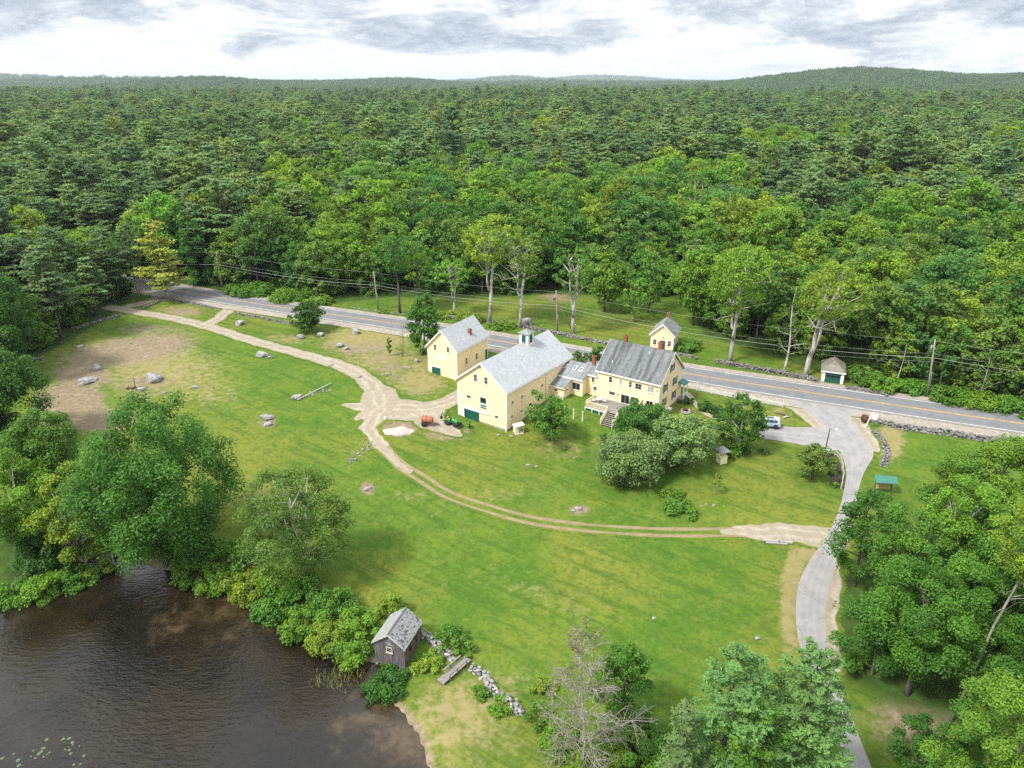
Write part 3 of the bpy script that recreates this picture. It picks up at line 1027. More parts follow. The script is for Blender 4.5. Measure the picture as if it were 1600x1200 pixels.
def gable_body(root, W, Ln, he, hr, z0=-1.2, wall=None, oh=.35, roofm=None, zf=0.0, found=True, th=.13, trim=True, back=True):
    """local frame: x along the ridge 0..Ln, y across 0..W, walls up to he, ridge at hr"""
    MB().prism([(0, zf), (W, zf), (W, he), (W / 2, hr), (0, he)], 'x', 0, Ln).build('wall', wall, root)
    if found:
        MB().box(.03, Ln - .03, .03, W - .03, z0, zf).build('foundation', CONCRETE, root)
    sl = (hr - he) / (W / 2)
    a = math.atan(sl)
    rm = MB()
    for s in (0, 1):
        def q(y, d):   # point on slope s at across distance y from the eave wall, lifted d
            yy = y if s == 0 else W - y
            return (yy, he + sl * y + d)
        lift = .03
        v = [q(-oh, lift), q(W / 2, lift), q(W / 2, lift + th / math.cos(a)), q(-oh, lift + th / math.cos(a))]
        rm.prism(v, 'x', -oh, Ln + oh)
    r = rm.build('roof', roofm, root)
    if trim:
        tm = MB()
        for x0, x1 in (((-oh - .035, -oh), (Ln + oh, Ln + oh + .035))):
            for s in (0, 1):
                f = lambda y, d: ((y if s == 0 else W - y), he + sl * y + d)
                tm.prism([f(-oh - .03, -.16), f(W / 2, -.16), f(W / 2, .185), f(-oh - .03, .185)], 'x', x0, x1)
        for y0, y1 in ((-oh - .04, -oh - .005), (W + oh + .005, W + oh + .04)):
            tm.box(-oh, Ln + oh, y0, y1, he - sl * oh - .14, he - sl * oh + .13)
        for y0, y1 in ((-oh, -.005), (W + .005, W + oh)):                         # soffits
            tm.box(-oh, Ln + oh, y0, y1, he - sl * oh - .12, he - sl * oh - .08)
        tm.build('roof_trim', WHITE, root)
        ct = MB()
        for x in (0, Ln):
            for y in (0, W):
                sx, sy = (-1 if x == 0 else 1), (-1 if y == 0 else 1)
                ct.box(min(x + sx * .03, x - sx * .2), max(x + sx * .03, x - sx * .2), min(y + sy * .03, y), max(y + sy * .03, y), zf, he)
                ct.box(min(x + sx * .028, x), max(x + sx * .028, x), min(y - sy * .2, y), max(y - sy * .2, y), zf, he + sl * .1)
        for y, s in ((0, -1), (W, 1)):
            ct.box(.2, Ln - .2, min(y + s * .028, y), max(y + s * .028, y), he - .32, he - .02)
        ct.build('corner_trim', WHITE, root)
    return r


def chimney(root, x, y, z0, z1, w=.6, parent=None, d=None):
    d = d or w
    m = MB().box(x - w / 2, x + w / 2, y - d / 2, y + d / 2, z0, z1)
    m.box(x - w / 2 - .06, x + w / 2 + .06, y - d / 2 - .06, y + d / 2 + .06, z1 - .28, z1 - .12)
    m.box(x - w / 2 - .03, x + w / 2 + .03, y - d / 2 - .03, y + d / 2 + .03, z1 - .12, z1 + .02)
    c = m.build('chimney', BRICK, parent or root)
    MB().box(x - w / 2 + .12, x + w / 2 - .12, y - d / 2 + .12, y + d / 2 - .12, z1 + .0, z1 + .14).build('flue', DARKMETAL, root if parent else c)
    return c


FRONT = dict(u=-Y_, n=-X_)      # the gable at x=0
SIDE = dict(u=X_, n=-Y_)        # the long wall at y=0

# ---- the big barn
barn = thing('barn', 'long yellow clapboard barn with white square cupola and green sliding door', 'barn', (-.9, 113.05, .1), R(54.87))
BW, BL, BE, BR = 10.6, 20.82, 7.61, 11.58
broof = gable_body(barn, BW, BL, BE, BR, z0=-1.5, wall=YELLOW, roofm=ROOF_BARN, zf=.62)
for yc in (6.55, 4.3): window(barn, (0, yc, 8.62), w=.62, h=1.22, **FRONT, cols=2, rows=2)
window(barn, (0, 8.12, 4.7), w=.85, h=.5, cols=2, rows=1, **FRONT)
window(barn, (0, 2.1, 2.4), w=.7, h=.5, cols=2, rows=1, **FRONT)
window(barn, (0, 5.5, 10.75), w=.2, h=.34, cols=1, rows=1, fw=.05, **FRONT, sill=False)
m = MB()                                                             # tall hatch above the door with its slats
m.obox((-.02, 4.93, 4.3), Y_, Z_, -X_, .82, 1.12, .03)
h = m.build('hatch', WHITE, barn)
MB().obox((-.06, 4.93, 4.78), Y_, Z_, -X_, .62, .52, .02).build('pane', GLASS, h)
MB().obox((-.065, 4.93, 4.42), Y_, Z_, -X_, .62, .12, .03).obox((-.065, 4.93, 3.82), Y_, Z_, -X_, .62, .13, .02).obox((-.065, 4.93, 3.42), Y_, Z_, -X_, .62, .12, .02).build('slat', GREEN, h)
MB().box(-.06, 0, 9.2, 9.75, .15, 2.25).box(-.16, 0, 3.6, 9.8, 2.3, 2.55).build('door_frame', WHITE, barn)
MB().box(-.025, .01, 8.5, 9.2, .15, 2.3).build('door_opening_shade', DARKMETAL, barn)  # dark slab on the solid wall, standing in for the unlit interior
m = MB().box(-.15, -.07, 5.95, 8.75, .1, 2.3)
for k in range(14): m.box(-.165, -.15, 5.97 + .2 * k, 6.14 + .2 * k, .12, 2.28)
m.build('door', GREEN, barn)
MB().box(-1.0, -.02, 6.6, 9.6, -.25, .08).build('door_sill', CONCRETE, barn)
for lx, z in ((1.68, 5.05), (4.58, 5.0), (1.47, 2.45), (4.35, 2.45)):
    window(barn, (lx, 0, z), w=.5, h=.62, cols=2, rows=2, **SIDE)
window(barn, (7.1, 0, 2.7), w=.8, h=.6, cols=2, rows=1, **SIDE)
for lx in (8.2, 11.0): window(barn, (lx, 0, 5.0), w=.5, h=.62, cols=2, rows=2, **SIDE)
MB().tube([(12.15, -.1, 7.2), (12.15, -.1, 2.2)], .06, 6).build('downspout', WHITE, barn)
MB().box(-.09, -.03, .02, .22, .1, 2.0).build('corner_post', WHITE, barn)
# far long wall and back gable
for lx in (3, 6.5, 10, 13.5, 17): window(barn, (lx, BW, 4.4), w=.7, h=1.0, u=-X_, n=Y_)
window(barn, (BL, BW / 2, 8.6), w=.8, h=1.2, u=Y_, n=X_)
# cupola
CX, CY = 13.75, BW / 2
cz = BR - .9
MB().box(CX - .95, CX + .95, CY - .95, CY + .95, cz - 1.0, 13.3).build('cupola_wall', WHITE, barn)
cw = [o for o in barn.children if o.name.startswith('cupola_wall')][0]
MB().obox((CX, CY - .97, 10.95), X_, Z_, Y_, .95, .32, .012).obox((CX - .97, CY, 11.15), Y_, Z_, X_, .7, .3, .012).build('cupola_panel', YELLOW, cw)
for (dx, dy, u) in ((0, -1, X_), (-1, 0, Y_), (0, 1, X_), (1, 0, Y_)):
    n = np.array([dx, dy, 0.])
    q = MB().obox(np.array([CX, CY, 12.25]) + n * .965, u, Z_, n, .42, .72, .03)
    for k in range(10):
        q.obox(np.array([CX, CY, 11.62 + .14 * k]) + n * 1.0, u, Z_, n, .38, .045, .015)
    q.build('louver', GREEN, cw)
m = MB()
e = 1.22
m.add([(CX - e, CY - e, 13.28), (CX + e, CY - e, 13.28), (CX + e, CY + e, 13.28), (CX - e, CY + e, 13.28), (CX - e, CY - e, 13.36), (CX + e, CY - e, 13.36), (CX + e, CY + e, 13.36),
       (CX - e, CY + e, 13.36), (CX, CY, 14.05)], [(3, 2, 1, 0), (0, 1, 5, 4), (1, 2, 6, 5), (2, 3, 7, 6), (3, 0, 4, 7), (4, 5, 8), (5, 6, 8), (6, 7, 8), (7, 4, 8)])
m.build('cupola_roof', ROOF_GREY, cw)
MB().tube([(CX, CY, 14.0), (CX, CY, 14.5)], .03, 6).build('finial', METAL, cw)

# ---- the smaller barn
sb = thing('small_barn', 'small yellow barn with blank white signboard and pale grey roof by the road', 'barn', (-10.77, 134.53, 1.5), R(59.39))
gable_body(sb, 7.08, 11.1, 5.65, 9.2, z0=-1.8, wall=YELLOW, roofm=ROOF_BARN, zf=-.5)
for yc in (5.15, 2.06): window(sb, (0, yc, 5.52), w=.56, h=1.1, **FRONT)
for lx, z in ((3.24, 2.5), (6.94, 2.35)): window(sb, (lx, 0, z), w=.62, h=1.3, **SIDE)
MB().box(-.05, 0, 3.92, 6.3, -.7, 1.42).build('door_frame', WHITE, sb)
m = MB().box(-.1, -.055, 4.05, 6.15, -.7, 1.27)
for k in range(7): m.box(-.112, -.1, 4.07 + .3 * k, 4.33 + .3 * k, -.68, 1.25)
m.build('door', GREEN, sb)
MB().box(10.0, 11.0, -.05, 0, .6, 2.95).build('door_frame', WHITE, sb)
MB().box(10.15, 10.85, -.09, -.055, .6, 2.8).build('door', GREEN, sb)
m = MB().box(-.08, 0, 2.85, 4.5, 3.1, 4.15)
sg = m.build('signboard', WHITE, sb)
m = MB()
rg = random.Random(4)
for row, z in enumerate((3.88, 3.62, 3.36)):
    y = 3.05
    while y < 4.3:
        w_ = rg.uniform(.07, .17)
        m.box(-.092, -.08, y, y + w_, z - .06, z + .06)
        y += w_ + .06
m.build('lettering', LETTER, sg)
chimney(sb, 6.6, 1.25, 6.2, 8.05, .55)
for lx in (2, 5.5, 9): window(sb, (lx, 7.08, 3), w=.62, h=1.2, u=-X_, n=Y_)
window(sb, (11.1, 3.5, 5.6), w=.6, h=1.1, u=Y_, n=X_)

# ---- the farmhouse with its ell and lean-to
HX, HY, HA = 15.57, 123.58, R(-34.98)
house = thing('farmhouse', 'two storey yellow farmhouse with streaked dark grey roof, low skylit ell and rear deck wall', 'house', (HX, HY, 2.0), HA)
HWd, HLn, HE, HR_ = 9.8, 12.07, 5.7, 9.89
gable_body(house, HWd, HLn, HE, HR_, z0=-2.2, wall=YELLOW, roofm=ROOF_HOUSE, zf=-.4)
HF = dict(u=X_, n=-Y_)
HG = dict(u=Y_, n=X_)
for x0, x1, z0, z1, c, r, g in ((2.21, 2.98, 3.72, 4.72, 1, 2, GLASS), (4.3, 4.97, 3.72, 4.72, 1, 2, CURTAIN), (6.2, 6.86, 3.68, 4.76, 2, 2, GLASS), (7.42, 8.73, 3.7, 4.7, 2, 2, GLASS),
                                (9.78, 11.05, 3.68, 4.7, 2, 2, CURTAIN), (2.4, 3.7, 1.37, 2.02, 3, 1, GLASS), (9.7, 11.1, .88, 2.0, 2, 1, GLASS)):
    window(house, ((x0 + x1) / 2, 0, (z0 + z1) / 2), w=x1 - x0 - .16, h=z1 - z0, cols=c, rows=r, glass=g, **HF)
for x0, x1 in ((4.82, 6.55), (6.68, 8.3)):
    window(house, ((x0 + x1) / 2, 0, 1.18), w=x1 - x0 - .14, h=1.62, cols=2, rows=1, name='sliding_door', sill=False, **HF)
for x in (4.2, 9.0):
    m = MB().box(x - .08, x + .08, -.16, -.002, 1.55, 1.85)
    m.add([(x - .12, -.2, 1.85), (x + .12, -.2, 1.85), (x + .12, 0, 1.85), (x - .12, 0, 1.85), (x, -.1, 1.98)], [(3, 2, 1, 0), (0, 1, 4), (1, 2, 4), (2, 3, 4), (3, 0, 4)])
    m.build('wall_lantern', LANTERN, house)
m = MB()
m.add([(11.72, -.05, 4.15), (11.95, -.05, 4.3), (11.8, -.05, 4.45), (11.6, -.05, 4.4), (11.55, -.05, 4.25), (11.72, -.12, 4.3)], [(0, 1, 5), (1, 2, 5), (2, 3, 5), (3, 4, 5), (4, 0, 5), (4, 3, 2, 1, 0)])
m.build('wall_ornament', LANTERN, house)
for yc in (2.5, 6.6):
    for zc2 in (1.35, 4.05): window(house, (HLn, yc, zc2), w=.78, h=1.45, shutters=1, **HG)
window(house, (HLn, 4.9, 7.1), w=.78, h=1.3, shutters=1, **HG)
for xx in (1.6, 4.2, 7.0, 9.6): window(house, (xx, HWd, 4.0), w=.8, h=1.4, shutters=1, u=-X_, n=Y_)
for xx in (1.6, 4.2, 9.6): window(house, (xx, HWd, 1.3), w=.8, h=1.4, shutters=1, u=-X_, n=Y_)
chimney(house, 2.6, HWd / 2 + .2, 9.0, 11.15, .62)
chimney(house, 9.45, HWd / 2 + .2, 9.0, 11.3, .66)
for x, t in ((8.1, 3.7), (2.15, 1.15)):
    zz = HE + (HR_ - HE) / (HWd / 2) * t
    MB().tube([(x, t, zz), (x, t, zz + .75)], .055, 8).build('vent_pipe', WHITE, house)
m = MB().box(.05, .16, -.12, -.02, -.2, 5.5)
m.build('downspout', WHITE, house)
# porch on the far right side
pr = MB().prism([(12.1, 3.15), (13.35, 2.75), (13.35, 2.85), (12.1, 3.3)], 'y', 8.3, 10.4).build('porch_roof', GREENROOF, house)
m = MB()
for yy in (8.45, 10.2): m.box(13.1, 13.25, yy - .07, yy + .07, -.1, 2.77)
m.box(13.15, 13.21, 8.5, 10.2, .75, .83)
for k in range(9): m.box(13.16, 13.2, 8.55 + .2 * k, 8.59 + .2 * k, .05, .75)
m.box(13.08, 13.27, 8.3, 10.4, 2.6, 2.76)
m.build('porch_rail', WHITE, house)
MB().box(12.08, 13.35, 8.3, 10.4, -1.2, .02).build('porch_floor', DECK, house)
# the ell
el = MB()
el.prism([(-1.6, -1.6), (5.6, -1.6), (5.6, 3.55), (2.0, 5.2), (-1.6, 3.55)], 'x', -7.46, -2.2)
el.prism([(0.02, -1.6), (5.6, -1.6), (5.6, 3.55), (2.0, 5.2), (0.02, 4.28)], 'x', -2.2, 0)
el.build('ell_wall', YELLOW, house)
er = MB()
for (ya, za, yb, zb, xa, xb) in ((-1.9, 3.42, 2.0, 5.2, -7.4, -2.0), (-.25, 4.17, 2.0, 5.2, -2.0, -.02), (5.9, 3.42, 2.0, 5.2, -7.4, -.02)):
    er.prism([(ya, za + .03), (yb, zb + .03), (yb, zb + .15), (ya, za + .15)], 'x', xa, xb)
ero = er.build('ell_roof', ROOF_ELL, house)
MB().box(-7.3, -1.99, -1.95, -1.91, 3.3, 3.56).box(-1.99, -.05, -.3, -.26, 4.06, 4.3).box(-2.02, -1.98, -1.9, -.3, 3.36, 3.4).box(-2.26, -2.17, -1.63, -1.58, -1.0, 3.4).box(-2.3, -2.22, -.06, 0, -.4, 4.1).build('ell_trim', WHITE, house)
for x in (-6.96, -5.07, -3.78):
    u = np.array([0, 3.6, 1.65]) / math.hypot(3.6, 1.65)
    nn = np.cross(X_, u)
    c = np.array([x, .35, 3.55 + .458 * 1.95 + .2])
    w_ = .22 if x < -6 else .34
    q = MB().obox(c, X_, u, nn, w_, .55, .06).build('skylight', WHITE, ero)
    MB().obox(c + nn * .055, X_, u, nn, w_ - .06, .48, .012).build('pane', SKYGLASS, ero)
chimney(house, -2.15, 2.3, 4.4, 7.1, .55)
window(house, (-3.5, -1.6, 2.05), w=1.55, h=1.35, cols=2, rows=1, **HF)
window(house, (-.95, 0.02, 3.35), w=.5, h=.8, cols=1, rows=2, **HF)
window(house, (-.45, 0.02, 1.75), w=.6, h=.75, cols=2, rows=1, **HF)
# stone footing along the ell
m = MB()
rr = np.random.default_rng(3)
for k in range(26):
    V = stone_shape(rr, ICO1, .15, .6) * rr.uniform(.2, .42, 3)
    V = V + np.array([rr.uniform(-4.5, -1.6), rr.uniform(-2.1, -1.6), rr.uniform(-1.1, -.1)])
    m.add(V, ICO1[1])
m.build('stone_footing', FIELDSTONE, house)
# the lean-to
MB().prism([(-4.25, -1.6), (-1.6, -1.6), (-1.6, 3.25), (-4.25, 2.35)], 'x', -7.44, -4.6).build('lean_to_wall', YELLOW, house)
MB().prism([(-4.6, 2.27), (-1.61, 3.28), (-1.61, 3.38), (-4.6, 2.37)], 'x', -7.45, -4.35).build('lean_to_roof', ROOF_ELL, house)
MB().box(-7.4, -4.36, -4.64, -4.605, 2.18, 2.38).box(-4.7, -4.57, -4.29, -4.2, -1.4, 2.3).box(-7.4, -4.4, -1.68, -1.57, 3.36, 3.5).build('lean_to_trim', WHITE, house)
window(house, (-6.2, -4.25, 1.55), w=.5, h=.42, cols=2, rows=1, **HF)
window(house, (-4.6, -3.2, 1.6), w=.5, h=.42, cols=2, rows=1, **HG)
MB().box(-6.1, -4.95, -4.36, -4.25, -1.3, .7).build('lean_to_door', WHITE, house)
# bulkhead
m = MB()
m.prism([(-.95, -1.9), (.55, -1.9), (.55, -.1), (-.95, -.85)], 'x', 12.1, 13.9)
m.build('bulkhead_wall', WHITE, house)
MB().add([(12.0, -1.05, -.72), (15.2, -1.35, -.88), (15.2, .1, -.4), (12.0, .65, .2), (12.0, -1.05, -.64), (15.2, -1.35, -.80), (15.2, .1, -.32), (12.0, .65, .28)],
         [(0, 3, 2, 1), (4, 5, 6, 7), (0, 1, 5, 4), (1, 2, 6, 5), (2, 3, 7, 6), (3, 0, 4, 7)]).build('bulkhead_door', GREENROOF, house)
MB().prism([(.6, -1.6), (4.8, -1.3), (4.8, -.42), (.6, -.2)], 'x', 12.08, 12.75).build('foundation_cap', WHITE, house)

# ---- the deck behind the house
deck = thing('deck', 'raised grey plank deck with pale railings and wide steps behind the house', 'deck', (HX, HY, 2.0), HA)
DX0, DX1, DY0, DZ = .3, 11.3, -4.95, .30
m = MB()
k = 0
x = DX0
while x < DX1 - .05:
    m.box(x, min(x + .135, DX1), DY0, -.05, DZ - .05, DZ + (.006 if k % 2 else 0))
    x += .145
    k += 1
m.build('deck_floor', DECK, deck)
MB().box(DX0 + .05, DX1 - .05, DY0 + .06, -.1, -2.0, DZ - .3).build('crawl_space_shade', DARKMETAL, deck)  # solid dark block standing in for the shade under the deck
m = MB().box(DX0, 4.75, DY0 - .03, DY0 + .05, DZ - .3, DZ - .05).box(7.05, DX1, DY0 - .03, DY0 + .05, DZ - .3, DZ - .05).box(DX0 - .03, DX0 + .05, DY0, -.1, DZ - .3, DZ - .05).box(DX1 - .05, DX1 + .03, DY0, -.1, DZ - .3, DZ - .05)
m.box(DX0, 4.75, DY0 - .03, DY0 + .05, -1.45, -.95).box(7.05, DX1, DY0 - .03, DY0 + .05, -1.45, -.95)
for x in (DX0 + .06, 1.75, 3.2, 4.65, 7.15, 8.5, 9.9, DX1 - .06): m.box(x - .07, x + .07, DY0 - .03, DY0 + .05, -.95, DZ - .3)
m.build('skirt_frame', WHITE, deck)
for a, b in ((.42, 1.68), (1.82, 3.13), (3.27, 4.58), (7.22, 8.43), (8.57, 9.83), (9.97, 11.17)):
    MB().box(a, b, DY0 + .0, DY0 + .03, -.95, DZ - .32).build('lattice_panel', GREEN, deck)


def railing(p, q, n, parent=deck, hgt=.95, s0=0.0, post=True):
    p, q = np.array(p, float), np.array(q, float)
    r = MB()
    r.bar(p + Z_ * hgt, q + Z_ * hgt, .11, .06)
    r.bar(p + Z_ * .14, q + Z_ * .14, .07, .05)
    for k in range(1, n):
        c = p + (q - p) * k / n
        r.bar(c + Z_ * .14, c + Z_ * hgt, .045, .045, up=(1, 0, 0))
    for e_ in (p, q): r.bar(e_ - Z_ * .05, e_ + Z_ * (hgt + .12), .12, .12, up=(1, 0, 0))
    return r.build('railing', YELLOWRAIL, parent)


YELLOWRAIL = M('cream_rail', (.74, .64, .42), (.70, .60, .38), 2, .6)
railing((DX0 + .08, DY0 + .08, DZ), (4.75, DY0 + .08, DZ), 30)
railing((7.05, DY0 + .08, DZ), (DX1 - .08, DY0 + .08, DZ), 28)
railing((DX0 + .08, -1.7, DZ), (DX0 + .08, DY0 + .08, DZ), 22)
railing((DX1 - .08, -1.7, DZ), (DX1 - .08, DY0 + .08, DZ), 22)
ST = 7
for k in range(ST):
    z = DZ - (k + 1) * .2
    y1 = DY0 - .06 - k * .33
    o = MB().box(4.82, 6.98, y1 - .33, y1 - .02, z - .05, z).box(4.84, 6.96, y1 - .04, y1 - .0, z - .25, z - .05).build('step', DECK, deck)
for x in (4.78, 7.02):
    railing((x, DY0 - .1, DZ - .1), (x, DY0 - ST * .33 - .05, DZ - ST * .2 - .05), 14)
m = MB()
for x in (4.79, 7.01): m.prism([(DY0 - .06, DZ - .05), (DY0 - .06 - ST * .33, DZ - ST * .2 - .05), (DY0 - .06 - ST * .33, DZ - ST * .2 - .4), (DY0 - .06, DZ - .5)], 'x', x - .03, x + .03)
m.build('stringer', WHITE, deck)


def hw(l, t, z):
    """house frame -> world"""
    return (HX + math.cos(HA) * l - math.sin(HA) * t, HY + math.sin(HA) * l + math.cos(HA) * t, 2.0 + z)


tb = thing('round_table', 'round white table between two white chairs on the deck', 'table', hw(1.55, -2.1, DZ + .006), HA)
MB().lathe([(.0, .70), (.62, .70), (.65, .72), (.62, .745), (0, .745)], k=24).build('table_top', WHITE, tb)
for k in range(4):
    a = k * math.pi / 2 + .4
    MB().tube([(.15 * math.cos(a), .15 * math.sin(a), .7), (.42 * math.cos(a), .42 * math.sin(a), 0)], .03, 6).build('leg', WHITE, tb)
chA = thing('garden_chair', 'white garden chair on the deck nearer the railing corner', 'chair', hw(.75, -2.65, DZ + .006), HA + .6, 'white deck chairs')
MB().box(-.26, .26, -.26, .26, .39, .43).build('seat', WHITE, chA)
m = MB()
for k in range(5): m.obox((-.25 - .02, -.2 + .1 * k, .68), np.array([-.25, 0, .97]), Y_, np.array([.97, 0, .25]), .29, .042, .012)
m.build('backrest', WHITE, chA)
for s in (-1, 1): MB().box(-.3, .28, s * .29 - .045, s * .29 + .045, .6, .63).build('armrest', WHITE, chA)
for sx in (-.24, .24):
    for sy in (-.28, .28): MB().box(sx - .025, sx + .025, sy - .025, sy + .025, 0, .6).build('leg', WHITE, chA)
chB = copy_tree(chA)
chB.location = hw(2.45, -1.75, DZ + .006)
chB.rotation_euler.z = HA + math.pi + .5
chB['label'] = 'white garden chair on the deck nearer the house wall'

# ---- the little cottage across the road
sch = thing('cottage', 'tiny yellow one room cottage with green door across the road', 'cottage', (34.19, 147.27, 2.6), R(67.94))
gable_body(sch, 4.8, 6.16, 3.37, 5.58, z0=-1.2, wall=YELLOW, roofm=ROOF_GREY, zf=.1)
for yc in (3.92, .81): window(sch, (0, yc, 1.48), w=.66, h=1.15, cols=2, rows=2, **FRONT)
MB().box(-.05, 0, 1.58, 2.66, .1, 2.14).build('door_frame', WHITE, sch)
MB().box(-.09, -.052, 1.68, 2.56, .1, 2.05).build('door', GREEN, sch)
MB().box(-.7, -.1, 1.5, 2.7, -.5, .06).build('door_step', CONCRETE, sch)
MB().box(-.16, 0, 2.0, 2.2, 2.6, 2.8).build('wall_lamp', DARKMETAL, sch)
for x in (1.6, 4.4): window(sch, (x, 0, 1.6), w=.66, h=1.15, **SIDE)
chimney(sch, 5.3, 2.4, 4.9, 6.6, .6)

# ---- the one-car garage by the wall
gar = thing('garage', 'tiny pale garage with green overhead door and mossy hip roof beside the road', 'garage', (63.88, 131.13, 1.6), R(68.12))
MB().box(0, 5.6, 0, 3.9, -.6, 2.2).build('wall', YELLOW, gar)
e = .32
MB().add([(-e, -e, 2.16), (5.9, -e, 2.16), (5.9, 3.9 + e, 2.16), (-e, 3.9 + e, 2.16), (-e, -e, 2.27), (5.9, -e, 2.27), (5.9, 3.9 + e, 2.27), (-e, 3.9 + e, 2.27), (1.7, 1.95, 4.0), (4.0, 1.95, 4.0)],
         [(3, 2, 1, 0), (0, 1, 5, 4), (1, 2, 6, 5), (2, 3, 7, 6), (3, 0, 4, 7), (4, 5, 9, 8), (5, 6, 9), (6, 7, 8, 9), (7, 4, 8)]).build('roof', shingle('mossy_shingles', (.25, .235, .20), (.17, .155, .13), .5, (.30, .27, .2)), gar)
MB().box(-e - .03, -e, -e, 3.9 + e, 2.1, 2.29).box(-.04, 0, -.02, .52, -.5, 2.15).box(-.04, 0, 3.35, 3.92, -.5, 2.15).box(-.04, 0, .52, 3.35, 1.98, 2.15).build('trim', WHITE, gar)
m = MB().box(-.02, .01, .52, 3.35, -.4, 1.98)
for k in range(4):
    for j in range(4): m.box(-.035, -.02, .6 + .7 * j, 1.2 + .7 * j, -.3 + .58 * k, .16 + .58 * k)
dr_ = m.build('overhead_door', GREEN, gar)
MB().box(-.045, -.036, .66, 3.2, 1.08, 1.5).build('pane', GLASS, dr_)

# ---- the weathered boathouse on the pond
bh = thing('boathouse', 'weathered grey board shed with patchy shingle roof at the pond edge', 'shed', (-11.69, 62.64, -3.4), R(72.34))
m = MB().prism([(0, -.1), (3.65, -.1), (3.65, 2.47), (1.825, 3.82), (0, 2.47)], 'x', 0, 4.31)
m.build('wall', OLDWOOD, bh)
m = MB()
rr = random.Random(2)
y = 0.02
while y < 3.6:
    w_ = rr.uniform(.16, .26)
    top = 2.45 + 1.35 * (1 - abs(y + w_ / 2 - 1.825) / 1.825)
    m.box(-.035 - rr.uniform(0, .012), -.004, y, min(y + w_ - .025, 3.64), -.35 + rr.uniform(-.08, .08), top - .06)
    y += w_
m.build('front_board', OLDWOOD, bh)
m = MB()
x = 0.02
while x < 4.2:
    w_ = rr.uniform(.16, .26)
    m.box(x, min(x + w_ - .03, 4.3), -.035 - rr.uniform(0, .012), -.004, -.4 + rr.uniform(-.1, .1), 2.42)
    x += w_
m.build('side_board', BROWNBOARD, bh)
MB().box(-.1, 4.4, -.08, 3.73, -.45, -.3).build('sill_beam', OLDWOOD, bh)
m = MB()
for x in (.1, 4.2):
    for y in (.1, 3.5): m.box(x - .14, x + .14, y - .14, y + .14, -1.4, -.42)
m.build('pier', CONCRETE, bh)
sl = (3.82 - 2.47) / 1.825
oh = .22
ro = MB()
ro.prism([(3.65 + oh, 2.47 - sl * oh + .02), (1.825, 3.84), (1.825, 3.93), (3.65 + oh, 2.47 - sl * oh + .11)], 'x', -oh, 4.31 + oh)
ro.prism([(-oh, 2.47 - sl * oh + .02), (1.825, 3.84), (1.825, 3.90), (-oh, 2.47 - sl * oh + .07)], 'x', -oh, 4.31 + oh)
roo = ro.build('roof', M('aged_roofing', (.26, .27, .265), (.19, .20, .195), 3, .9, .3, c3=(.23, .25, .22)), bh)
u = np.array([0, 1.825, 1.35])
u /= np.linalg.norm(u)
nn = np.cross(X_, u)
for matn, c_ in (('shingle_patch', (.265, .275, .28)), ('bare_lath', (.10, .085, .07))):
    m = MB()
    for k in range(11):
        x = -oh
        while x < 4.31 + oh - .15:
            w_ = rr.uniform(.12, .42)
            if (rr.random() < .62) == (matn == 'shingle_patch') and not (matn == 'bare_lath' and rr.random() < .45):
                c = np.array([x + w_ / 2, -oh, 2.47 - sl * oh + .125]) + u * (.12 + .2 * k)
                m.obox(c, X_, u, nn, w_ / 2 - .008, .1, .012 + (.01 if matn == 'shingle_patch' else .002) * rr.random())
            x += w_
    m.build(matn, M(matn, c_, tuple(.7 * q for q in c_), 4, .9, .2, c3=tuple(.85 * q for q in c_)), roo)
MB().box(-oh, 4.31 + oh, 1.74, 1.91, 3.9, 3.95).build('ridge_board', OLDWOOD, bh)
m = MB()
for s in (0, 1):
    f = lambda y, d: ((y if s == 0 else 3.65 - y), 2.47 + sl * y + d)
    m.prism([f(-oh, -.1), f(1.825, -.1), f(1.825, .1), f(-oh, .1)], 'x', -oh - .03, -oh)
m.build('rake_board', M('pale_rake', (.45, .44, .42), (.33, .32, .3), 3), bh)
window(bh, (-.045, 1.8, 1.72), w=.55, h=.5, cols=1, rows=2, fw=.12, frame=PALEWOOD, **FRONT)
m = MB().box(-.065, -.045, 1.35, 2.0, 2.38, 2.45).box(-.065, -.045, 1.5, 2.1, 2.6, 2.67)
m.build('nailed_strip', PALEWOOD, bh)
for x in (1.1, 2.6): MB().box(x, x + .5, -.055, -.045, .9, 1.7).build('side_opening_shade', DARKMETAL, bh)  # dark plates over the boards, imitating the shade inside two openings
# ------------------------------------------------------------------ trees
def leaf_quads(C, Nn, size, rng, aspect=.72):
    """leaf-sized quads at C, facing Nn"""
    n = len(C)
    Nn = Nn / (np.linalg.norm(Nn, axis=1, keepdims=True) + 1e-9)
    r = rng.normal(size=(n, 3))
    T = np.cross(Nn, r)
    T /= np.linalg.norm(T, axis=1, keepdims=True) + 1e-9
    B = np.cross(Nn, T)
    s = (size * rng.uniform(.65, 1.35, n))[:, None]
    a, b = T * s * .5, B * s * .5 * aspect
    V = np.stack([C - a, C - b + Nn * s * .08, C + a, C + b + Nn * s * .08], 1).reshape(-1, 3)
    return V, np.arange(4 * n).reshape(n, 4)


def unit(v): return v / (np.linalg.norm(v, axis=-1, keepdims=True) + 1e-9)


def limb(p, q, r0, r1, rng, n=5, sag=.12):
    p, q = np.array(p, float), np.array(q, float)
    t = np.linspace(0, 1, n)[:, None]
    ln = np.linalg.norm(q - p)
    mid = (p + q) / 2 + rng.normal(0, sag * ln * .5, 3) + np.array([0, 0, sag * ln * .4])
    P = (1 - t) ** 2 * p + 2 * t * (1 - t) * mid + t ** 2 * q
    return [tuple(v) for v in P], list(np.linspace(r0, r1, n))


